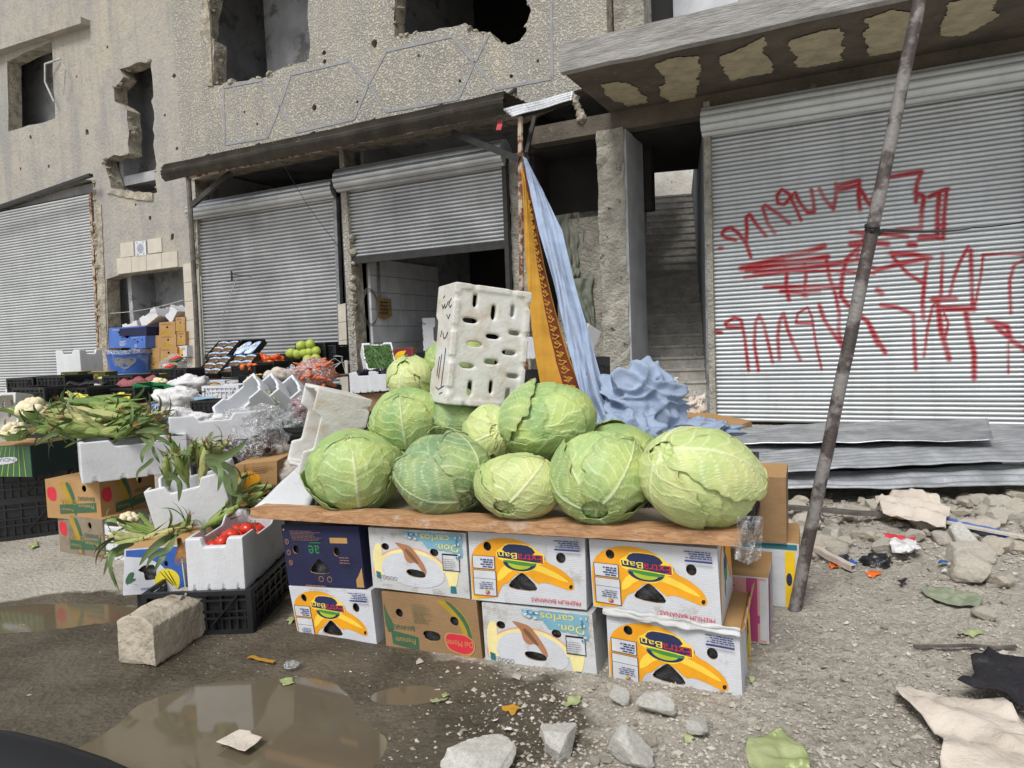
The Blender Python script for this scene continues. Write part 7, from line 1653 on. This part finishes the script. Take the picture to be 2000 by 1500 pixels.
heap('tarpaulin', 'grey blue tarpaulin fold spilling right from the crumpled heap', 'tarpaulin', 1345, 845, 4.8, .27, .22, .085, 'tarp', 8, .4, 6)
heap('tarpaulin', 'grey blue tarpaulin bunched low between the cabbages and the heap', 'tarpaulin', 1225, 858, 4.5, .22, .2, .16, 'tarp', 15, .35, 5)
m_ = MB(); c_ = P(1260, 870, 4.9); m_.box(Vector((c_.x, c_.y, (c_.z) / 2 + .03)), (.9, .5, c_.z + .02)); tag(m_.build('wooden_crate', M['c_brown'], loc=c_), 'brown chest hidden beneath the crumpled tarpaulin', 'chest')
# curtain on the inner wall by the pillar
dC = FW(1110, 450, -.86).y; dK = FW(1140, 590, -.84).y
strip('curtain', 'dusty grey green curtain draped over the low wall beside the pillar', 'curtain', [(1082, 422, dC + .08), (1085, 470, dC + .08), (1095, 520, dC + .05), (1108, 545, dC + .02)], [(1142, 412, dC - .06), (1140, 470, dC - .06), (1136, 520, dC - .05), (1132, 545, dC - .03)], 0, 'curtain', 24, 30, .04, 2, .006, 3)
strip('curtain', 'knotted lower tail of the grey green curtain beside the pillar', 'curtain', [(1118, 545, dK), (1122, 580, dK), (1128, 610, dK), (1145, 636, dK)], [(1160, 540, dK - .05), (1156, 570, dK - .05), (1160, 600, dK - .05), (1162, 640, dK - .05)], 0, 'curtain', 16, 24, .03, 6, .006, 2)
foam('foam box fragment wedged behind the tarpaulin beside the pillar', 0, 0, 0, 0, 0, 0, (.5, .6, 1), pt=Vector((0, 0, 0))); o = lastfoam('foam box fragment wedged behind the tarpaulin beside the pillar'); o.location = P(1152, 668, 8.8); o.rotation_euler = (R(20), R(-62), R(20)); crate('black crate under the foam fragment beside the pillar', 0, 0, 0, 10, (.9, .9, 4.0), pt=Vector((P(1150, 668, 8.9).x, 8.95, 0)), group='black crates at the bottom of the display stacks')
foam('foam box just behind the yellow carpet at the shop corner', 0, 0, 0, 10, 0, 0, (.35, .6, .9), pt=P(1046, 700, 7.4)); crate('black crate supporting the foam box behind the carpet', 0, 0, 0, 10, (.8, .8, 3.7), pt=Vector((P(1046, 700, 7.5).x, 7.6, 0)), group='black crates at the bottom of the display stacks')

# ------------------------------------------------------------------ right end of the stall
crate('black plastic crate standing behind the right end of the wooden board', 0, 0, 0, math.degrees(BYAW), (.9, 1.0, 1.02), pt=BA + BD * 1.60 - BN * .60 + UP * (ZB - .04))
pl_ = [(1448, 1000), (1470, 990), (1500, 985), (1504, 1010), (1497, 1050), (1480, 1095), (1462, 1110), (1452, 1080), (1440, 1060)]
def wrapbag():
    a = BP(1446, 1012, .03); m_ = MB()
    m_.grid(lambda u, v: BP(1440 + 52 * u - 6 * v, 1008 + 95 * v * (1 - .25 * abs(u - .5)), .085 - .13 * u + .02 * noise.noise(Vector((u * 5, v * 4, 1))) + .012 * math.sin(u * 16 + v * 5)), 24, 24)
    o = m_.build('plastic_bag', M['clearbag'], None, True, loc=a); return tag(o, 'torn translucent plastic bag caught on the right end of the wooden board', 'bag')
wrapbag()
# ------------------------------------------------------------------ leaning iron pole
pa_, pb_ = G(1546, 1218, -.05), P(1800, -20, 3.25)
m_ = MB(); dv_ = (pb_ - pa_); N_ = 40; m_.tube([pa_ + dv_ * (k / N_) + Vector((.004 * noise.noise(Vector((k * .3, 0, 0))), 0, 0)) for k in range(-0, N_ + 8)], .0275, 14); tag(m_.build('iron_pole', M['poleiron'], None, True, loc=pa_), 'rusty grey iron pole leaning to the right in front of the graffitied shutter', 'pole')
cable([pa_.lerp(pb_, .62) + Vector((-.02, -.03, 0)), pa_.lerp(pb_, .62) + Vector((.05, .01, 0)), FW(1900, 445, .5), FW(2040, 424, .3)], .008, M['wire'], 'cable', 'black cable running from the leaning pole to the right edge', 'cable', .02)
m_ = MB(); c_ = pa_.lerp(pb_, .62)
for k in range(3): m_.tube([c_ + Vector((.029 * math.cos(a), .029 * math.sin(a), .01 * k + .012 * math.sin(a))) for a in [i * math.tau / 14 for i in range(15)]], .004, 5)
tag(m_.build('wire_tie', M['wire'], loc=c_), 'twisted black wire tied round the leaning iron pole', 'wire')

# ------------------------------------------------------------------ corrugated sheets lying before the big shutter
def sheetmetal(label, p4, seed, pitch=.075, amp=.012, bend=.03, mat='zinc', nw=None):
    q = [Vector(p) for p in p4]; W_ = (q[3] - q[0]).length; n_ = max(24, int(W_ / pitch * 8)); m_ = MB(); nn = ((q[1] - q[0]).cross(q[3] - q[0])).normalized(); nn = nn if nn.z > 0 else -nn
    m_.grid(lambda u, v: q[0].lerp(q[1], u).lerp(q[3].lerp(q[2], u), v) + nn * (amp * math.sin(v * W_ / pitch * math.tau) + bend * noise.noise(Vector((u * 3, v * 1.5, seed))) + bend * .4 * noise.noise(Vector((u * 11, v * 5, seed)))), 60, n_)
    o = m_.build('corrugated_sheet', M[mat], None, True, loc=(q[0] + q[2]) / 2); o.modifiers.new('s', 'SOLIDIFY').thickness = .004; return tag(o, label, 'metal sheet', 'corrugated metal sheets before the graffitied shutter')
A_ = lambda x, y, z: G(x, y, z)
sheetmetal('topmost corrugated sheet, pale and streaked, lying before the graffitied shutter', [A_(1330, 868, .30), A_(1940, 858, .36), A_(1930, 820, .34), A_(1400, 838, .30)], 1, .09, .010)
sheetmetal('grey corrugated sheet sagging under the topmost one', [A_(1450, 925, .24), A_(2080, 893, .27), A_(2080, 836, .30), A_(1400, 874, .25)], 2, .11, .014)
sheetmetal('lowest corrugated sheet, its front edge over the dark gap', [A_(1480, 958, .14), A_(2100, 945, .13), A_(2090, 905, .2), A_(1480, 925, .18)], 3, .12, .016)
sheetmetal('corrugated sheet lying behind the others against the shutter', [A_(1500, 850, .22), A_(2080, 846, .22), A_(2080, 828, .22), A_(1500, 832, .22)], 4, .09, .010, .01, 'zinc')
m_ = MB(); a, b = G(1440, 962, .0), G(2100, 958, .0)
for k in range(3):
    o1 = Vector((0, .25 + .55 * k, 0)); m_.bar(a + o1 + UP * .05, b + o1 + UP * .05, .08, .1)
bm_o = m_.build('steel_beam', M['blackmetal'], loc=a); bm_o['kind'] = 'stuff'; tag(bm_o, 'dark steel beams on the ground beneath the corrugated sheets', 'beams')
ca_ = lambda pts, d: cfront(pts, d)
carton('carton', 'open brown fruit carton with a green and yellow print resting by the shutter', ca_([(1332, 812), (1442, 832), (1444, 858), (1340, 842)], [7.0, 6.7, 6.7, 7.0]), .45, art_basic('victor'), 'c_tan', art_basic('kiwi'), topmat='c_tan', linerp=False)
carton('carton', 'second brown carton under the patterned one by the shutter', ca_([(1335, 842), (1462, 858), (1463, 880), (1340, 870)], [7.05, 6.75, 6.75, 7.05]), .45, None, 'c_brown', None, topmat='c_tan', linerp=False)
sheet('paper_sack', 'torn pale paper sack behind the patterned carton', 'sack', [P(1322, 790, 7.3), P(1375, 770, 7.4), P(1378, 800, 7.3), P(1330, 822, 7.2)], 'whitecloth', 4, .06)
sheet('paper_sheet', 'small white paper stuck up behind the tarpaulin heap', 'paper', [P(1312, 737, 5.3), P(1324, 737, 5.3), P(1322, 754, 5.3), P(1311, 756, 5.3)], 'whitebag', 5, .008)
# planks and bars on the rubble
def bar_on(label, x0, y0, x1, y1, w, h, mat, nm='metal_bar', cat='metal bar', z0=.05, z1=.05):
    m_ = MB(); a, b = G(x0, y0, z0), G(x1, y1, z1); n_ = 12
    for k in range(n_): pass
    m_.grid(lambda u, v: a.lerp(b, v) + Vector((w / 2 * math.cos(u * math.tau + .785), 0, 0)) * 0 + ((b - a).cross(UP).normalized() * w * .7 * math.cos(u * math.tau + .785)) + UP * (h * .7 * math.sin(u * math.tau + .785) + .01 * noise.noise(Vector((v * 3, x0, 0)))), 4, n_, 0, True)
    return tag(m_.build(nm, M[mat], loc=a), label, cat)
bar_on('long grey metal strip lying across the rubble behind the pole', 1535, 990, 1785, 1010, .07, .02, 'postgray', z0=.1, z1=.1)
bar_on('blue painted metal bar half buried in the rubble at the right', 1830, 1012, 1965, 1045, .05, .03, 'c_blue', z0=.09, z1=.08)
bar_on('thin dark rod lying on the dusty ground at the right', 1785, 1262, 1985, 1262, .014, .008, 'postgray', 'metal_rod', 'rod', .015, .02)
bar_on('pale stick on the ground with a black end, right of the pole', 1590, 1072, 1668, 1110, .035, .03, 'whitecloth', 'stick', 'stick', .06, .03)
bar_on('white strip of trim running into the rubble at the far right', 1800, 1010, 2010, 1052, .04, .012, 'whitecloth', 'trim_strip', 'trim', .1, .09)
bar_on('flat ice cream stick on the wet ground below the black crate', 486, 1283, 536, 1293, .016, .004, 'carpet', 'stick', 'stick', .004, .004)

# ------------------------------------------------------------------ rocks and gravel
t = NT('rock'); co = t.co(); oi = t.n.new('ShaderNodeObjectInfo'); c = t.mix(t.ramp(t.noise(9, 6, co), [(.35, 0.0), (.7, 1.0)]), lin(208, 199, 182), lin(176, 167, 150)); c = t.mix(t.math('MULTIPLY', oi.outputs['Random'], .45), c, lin(186, 184, 180)); M['rock'] = t.out(c, .95, t.bump(t.noise(30, 6, co, .7), .008, 1), 0, .2)
def rock_mesh(seed, sub=3):
    q = random.Random(seed); pl3 = [Vector((q.gauss(0, 1), q.gauss(0, 1), q.gauss(0, 1))).normalized() for _ in range(13)]; ds = [q.uniform(.42, .8) for _ in pl3]; vs = []
    for v in ICO[sub][0]:
        v = Vector(v); k = 1.0
        for n_, d_ in zip(pl3, ds):
            c = v.dot(n_)
            if c > 1e-3: k = min(k, d_ / c)
        k *= 1 + .05 * noise.noise(v * 4 + Vector((seed, 0, 0))); vs.append(v * k)
    m_ = MB(); m_.add(vs, ICO[sub][1]); return m_.build('rock', M['rock'], None, False)
rocks = [rock_mesh(s, 4) for s in range(4)]
M['chalk'] = pm('chalk', lin(226, 224, 218), lin(200, 196, 186), 6, .95, .008, 40, spots=(lin(168, 160, 146), 8, .62))
wrocks = []
for s in range(4, 8): w_ = rock_mesh(s, 4); w_.data.materials[0] = M['chalk']; wrocks.append(w_)
def rock(label, x0, y0, x1, y1, flat=.6, i=0, grp=None, white=False):
    white = white or 'white' in label or 'boulder' in label
    g_ = G((x0 + x1) / 2, y1 - (y1 - y0) * .25, 0); d = g_.y; r = (x1 - x0) / 2 / FPX * d
    o = clone((wrocks if white else rocks)[i % 4], 0, label, 'rock', grp, g_ + UP * (r * flat * .75 + max(0, gz(g_.x, g_.y))), (0, 0, rnd.uniform(0, 6)), (r * 1.45, r * 1.25, r * flat * 1.5)); return o
rock('pale boulder cut off by the bottom edge below the centre', 870, 1455, 1005, 1540, .5, 0)
rock('white chunk of broken plaster at the bottom centre', 1052, 1420, 1138, 1490, .75, 1); rock('sharp white plaster shard just below the stack of cartons', 1250, 1352, 1312, 1412, .85, 2)
rock('crumbly white plaster lump near the bottom right of centre', 1186, 1450, 1272, 1505, .7, 3); rock('white plaster lump right of the crumbly one', 1340, 1412, 1388, 1452, .8, 0); rock('small white chip left of the sharp shard', 1186, 1352, 1232, 1384, .8, 1)
rock('large pale stone on the dusty ground at the right', 1860, 1098, 1940, 1148, .6, 2); rock('round grey stone beside the large pale one', 1855, 1078, 1925, 1108, .6, 1); rock('cube like stone behind the red and white packet', 1850, 1048, 1905, 1080, .7, 3)
rock('stone at the far right of the rubble', 1925, 1062, 1975, 1092, .5, 0); rock('grey stone near the flattened green leaf', 1905, 1198, 1945, 1222, .5, 2); rock('dusty stone low at the right edge', 1935, 1128, 1980, 1160, .6, 3)
q = random.Random(12)
GB = 'beige rubble stones before the metal sheets'
for k in range(230):
    x = q.uniform(1540, 2040); y = 972 + 105 * q.random() ** 1.3; w = (5 + 19 * q.random() ** 2.2) * (.7 + (y - 960) / 160); rock('beige rubble stone in the bank before the metal sheets', x - w, y - w * .6, x + w, y + w * .6, q.uniform(.35, .65), q.randrange(4), GB)
for k in range(40):
    x = q.uniform(1000, 2040); y = q.uniform(1100, 1500)
    if x < 1560 and y < 1400: continue
    w = q.uniform(5, 14) * (.4 + (y - 1000) / 600); rock('small grey stone scattered on the dusty ground', x - w, y - w * .6, x + w, y + w * .6, .6, q.randrange(4), 'small stones on the dusty ground')
gv = MB(); q = random.Random(4); L1_ = ICO[1]; n_g = 0
octv = [(1, 0, 0), (-1, 0, 0), (0, 1, 0), (0, -1, 0), (0, 0, 1), (0, 0, -1)]; octf = [(0, 2, 4), (2, 1, 4), (1, 3, 4), (3, 0, 4), (2, 0, 5), (1, 2, 5), (3, 1, 5), (0, 3, 5)]
while n_g < 15000:
    py = 960 + 560 * q.random() ** .9; px = q.uniform(-60, 2080); g_ = G(px, py, 0)
    k = min(1, max(.05, (px - 620 - .25 * (1500 - py)) / 500)); 
    if q.random() > k * k * (1.2 if k > .5 else .7): continue
    if g_.y > 6.2: continue
    r = (.0018 + .0075 * q.random() ** 2.2) * (2.2 if q.random() < .04 else 1); 
    if 1480 < px and py < 1110: r *= 2.2
    z = gz(g_.x, g_.y) + r * .25; a = q.uniform(0, 6); ca, sa = math.cos(a), math.sin(a); sx, sy, sz = r * q.uniform(.7, 1.4), r * q.uniform(.6, 1.1), r * q.uniform(.4, .9)
    vs = []
    for v in octv:
        x_, y_, z_2 = v[0] * sx * q.uniform(.75, 1.2), v[1] * sy * q.uniform(.75, 1.2), v[2] * sz + q.uniform(-.2, .2) * r; vs.append((g_.x + x_ * ca - y_ * sa, g_.y + x_ * sa + y_ * ca, z + z_2))
    gv.add(vs, octf, 0 if q.random() < .62 else (1 if q.random() < .9 else 2)); n_g += 1
for k in range(150):       # pale flecks on the wet side
    px = q.gauss(560, 170); py = q.gauss(1290, 60); g_ = G(px, py, 0); r = q.uniform(.0012, .0035); gv.add([(g_.x + v[0] * r * 1.3, g_.y + v[1] * r, gz(g_.x, g_.y) + .002 + v[2] * r * .5) for v in octv], octf, 2 if q.random() < .5 else 0)
go_ = gv.build('gravel', [pm('gravel_a', lin(184, 177, 165), lin(160, 153, 141), 3, .95), pm('gravel_b', lin(150, 141, 128), lin(124, 116, 106), 3, .95), pm('gravel_c', lin(200, 195, 184), lin(182, 176, 164), 3, .9)]); tag(go_, 'loose gravel and chippings scattered over the dusty ground', 'gravel', kind='stuff')

# ------------------------------------------------------------------ litter
def flat_on(name, label, cat, px, mat, lift=.012, amp=.012, seed=0, thick=.0015, group=None, step=.03, fr=14):
    if name == 'fallen_leaf' and len(px) > 5: px = smoothpoly(px, 1)
    pts = [G(x, y, 0) for x, y in px]; pl = ragged([(p.x, p.y) for p in pts], .004, step)
    x0, x1 = min(p[0] for p in pl), max(p[0] for p in pl); y0, y1 = min(p[1] for p in pl), max(p[1] for p in pl)
    inn = []
    def ins(x, y):
        c = False; n = len(pl); j = n - 1
        for i in range(n):
            if (pl[i][1] > y) != (pl[j][1] > y) and x < (pl[j][0] - pl[i][0]) * (y - pl[i][1]) / (pl[j][1] - pl[i][1]) + pl[i][0]: c = not c
            j = i
        return c
    st = max(.008, min(x1 - x0, y1 - y0) / 22); yy = y0
    while yy < y1:
        xx = x0
        while xx < x1:
            if ins(xx, yy): inn.append((xx + rnd.uniform(-.2, .2) * st, yy + rnd.uniform(-.2, .2) * st))
            xx += st
        yy += st
    vs = [Vector(p) for p in pl] + [Vector(p) for p in inn]; es = [(i, (i + 1) % len(pl)) for i in range(len(pl))]
    V, E, Fc, _, _, _ = delaunay_2d_cdt(vs, es, [], 1, 1e-6)
    h = lambda x, y: gz(x, y) + lift + amp * (1 - 2 * abs(noise.noise(Vector((x * fr, y * fr, seed))))) + amp * .4 * noise.noise(Vector((x * fr * 3, y * fr * 3, seed)))
    m_ = MB(); m_.add([(v.x, v.y, h(v.x, v.y)) for v in V], [tuple(f) if sum(V[f[k]].x * V[f[(k + 1) % 3]].y - V[f[(k + 1) % 3]].x * V[f[k]].y for k in range(3)) > 0 else tuple(reversed(f)) for f in Fc]); o = m_.build(name, M[mat], None, True, loc=((x0 + x1) / 2, (y0 + y1) / 2, 0)); s_ = o.modifiers.new('s', 'SOLIDIFY'); s_.thickness = thick; return tag(o, label, cat, group)
flat_on('cloth_sack', 'dusty white cloth lying on the ground at the bottom right corner', 'cloth', [(1748, 1352), (1790, 1346), (1870, 1372), (1960, 1398), (2010, 1440), (2060, 1600), (1830, 1560), (1845, 1470), (1790, 1415), (1752, 1385)], 'whitecloth', .03, .035, 1, .004, None, .03, 3.2)
flat_on('cloth_sack', 'black crumpled cloth beside the dusty white one at the right edge', 'cloth', [(1895, 1325), (1930, 1312), (1990, 1318), (2060, 1340), (2060, 1430), (1990, 1405), (1920, 1388), (1870, 1370), (1905, 1350)], 'blackcloth', .045, .05, 2, .004, None, .03, 5)
flat_on('plastic_sheet', 'pale crumpled plastic sheet draped on the rubble', 'plastic sheet', [(1708, 1020), (1760, 1008), (1830, 1020), (1858, 1042), (1845, 1066), (1800, 1060), (1760, 1058), (1725, 1048)], 'whitecloth', .07, .06, 3, .003, None, .03, 4)
flat_on('packet', 'flattened red and white packet on the rubble', 'packet', [(1712, 1062), (1788, 1068), (1792, 1092), (1716, 1086)], 'redink', .03, .008, 4); flat_on('plastic_scrap', 'white and violet plastic scrap beside the red packet', 'plastic scrap', [(1735, 1080), (1780, 1075), (1800, 1098), (1770, 1108), (1742, 1102)], 'whitebag', .04, .03, 5)
heap('black_bag', 'small crumpled black bag on the ground left of the red packet', 'bag', 1712, 1100, G(1712, 1105).y, .075, .07, .05, 'blackbag', 6, .35, 4)
LF = M['cab_leaf']
M['leaf_pale'] = pm('leaf_pale', lin(166, 172, 128), lin(136, 148, 98), 9, .5, .003, 40, spots=(lin(214, 220, 160), 8, .6)); M['leaf_gray'] = pm('leaf_gray', lin(140, 146, 122), lin(126, 134, 112), 6, .6, .002, 30)
flat_on('fallen_leaf', 'large pale green cabbage leaf on the ground at the bottom edge', 'leaf', [(1450, 1465), (1490, 1458), (1520, 1432), (1545, 1458), (1580, 1480), (1582, 1540), (1470, 1540)], 'leaf_pale', .012, .010, 7, fr=6); flat_on('fallen_leaf', 'flattened grey green cabbage leaf on the dusty ground at the right', 'leaf', [(1790, 1158), (1840, 1160), (1900, 1172), (1925, 1186), (1905, 1200), (1860, 1196), (1815, 1180)], 'leaf_gray', .012, .01, 8)
for k, (px, lb, mt) in enumerate((([(1098, 1388), (1120, 1368), (1138, 1364), (1132, 1382), (1108, 1394)], 'bright green leaf scrap left of the sharp plaster shard', 'leaf_pale'), ([(838, 1362), (862, 1368), (876, 1362), (868, 1372), (845, 1376)], 'yellow green leaf scrap near the edge of the wet ground', 'leaf_pale'), ([(980, 1390), (1005, 1385), (1018, 1395), (1000, 1404)], 'dry tan leaf on the ground below the cartons', 'carpet'),
                        ([(1335, 1450), (1352, 1446), (1358, 1455), (1340, 1460)], 'tiny green leaf scrap beside the white plaster lump', 'leaf_pale'), ([(860, 1350), (872, 1346), (878, 1356), (866, 1360)], 'tiny pale leaf scrap at the edge of the wet ground', 'leaf_pale'), ([(1460, 1326 + 0), (1475, 1330), (1470, 1340)], 'tiny leaf scrap by the corner of the lower right carton', 'leaf_pale'),
                        ([(14, 1206), (40, 1204), (66, 1208), (60, 1214), (20, 1213)], 'pale cabbage rib lying in the left puddle', 'leaf_pale'), ([(545, 1322), (570, 1318), (576, 1328), (552, 1332)], 'small curled green leaf on the wet ground', 'leaf_pale'), ([(1868, 1242), (1905, 1236), (1925, 1246), (1885, 1252)], 'yellowish leaf scrap above the thin rod', 'leaf_pale'),
                        ([(1618, 1170 - 60), (1632, 1106), (1640, 1114), (1622, 1118)], 'orange peel scrap right of the pole', 'orange'), ([(1900, 975), (1925, 978), (1945, 990), (1915, 986)], 'yellow banana skin on the rubble', 'lemon'), ([(1690, 1128), (1712, 1122), (1722, 1130), (1698, 1136)], 'bright orange peel beside the small black bag', 'orange'), ([(55, 1066), (72, 1058), (76, 1068), (62, 1074)], 'onion scrap on the ground beside the faded carton', 'leaf_pale'),
                        ([(560, 1215), (572, 1208), (576, 1216), (566, 1222)], 'green leaf scrap at the foot of the left carton', 'leaf_pale'))):
    flat_on('fallen_leaf', lb, 'leaf', px, mt, .006, .008, 20 + k, .001, None, .01, 30)
q = random.Random(21)
for k in range(22):
    x = q.uniform(1580, 2000) if k < 18 else q.uniform(900, 1500); y = q.uniform(990, 1150) if k < 18 else q.uniform(1380, 1490); r = q.uniform(5, 13) * (y / 1100); mt, nm_, lb = (q.choice if k < 18 else (lambda z_: z_[0]))((('whitebag', 'plastic_scrap', 'small white plastic scrap among the rubble and dust'), ('redink', 'plastic_scrap', 'tiny red plastic scrap among the rubble and dust'), ('lemon', 'peel_scrap', 'tiny yellow peel scrap among the rubble and dust'), ('blackbag', 'plastic_scrap', 'small black plastic scrap among the rubble and dust'), ('i_blue', 'plastic_scrap', 'tiny blue plastic scrap among the rubble and dust')))
    flat_on(nm_, lb, 'litter', [(x + r * q.uniform(.5, 1.2) * math.cos(a), y + r * .45 * q.uniform(.5, 1.2) * math.sin(a)) for a in [i * math.tau / 7 for i in range(7)]], mt, .02 if k < 18 else .008, .01, 60 + k, .001, lb.replace(' scrap ', ' scraps '), .012, 24)
q0_ = [G(422, 1452, .0), G(468, 1426, .0), (G(513, 1444, 0)), G(478, 1471, 0)]
flat_on('paper_scrap', 'soiled white paper square lying in the puddle', 'paper', [(422, 1452), (468, 1426), (490, 1430), (492, 1436), (513, 1444), (478, 1471)], 'whitecloth', .012 + .025, .002, 30, .001)
heap('plastic_bag', 'small transparent bag on the wet ground below the black crate', 'bag', 570, 1298, G(570, 1303).y, .03, .025, .012, 'clearbag', 9, .35, 4)
# sill of the car the picture was taken from
m_ = MB(); cp_ = [P(x, y, .62) for x, y in ((-420, 1405), (-120, 1408), (0, 1424), (90, 1446), (180, 1476), (270, 1516), (340, 1566))]
prof_ = [(0, 0), (.03, .006), (.05, -.01), (.05, -.2), (-.02, -.2), (-.02, -.01)]
nP = len(prof_); vs = []
for p in cp_:
    for a, z in prof_: vs.append(p + Vector((0, -a, z - .004)))
m_.add(vs, [(i * nP + j, i * nP + (j + 1) % nP, (i + 1) * nP + (j + 1) % nP, (i + 1) * nP + j) for i in range(len(cp_) - 1) for j in range(nP)])
tag(m_.build('car_window_sill', pm('sill', lin(30, 31, 35), lin(22, 23, 27), 5, .85), None, True, loc=cp_[2]), 'dark rubber edge of a car window sill in the bottom left corner', 'car part')
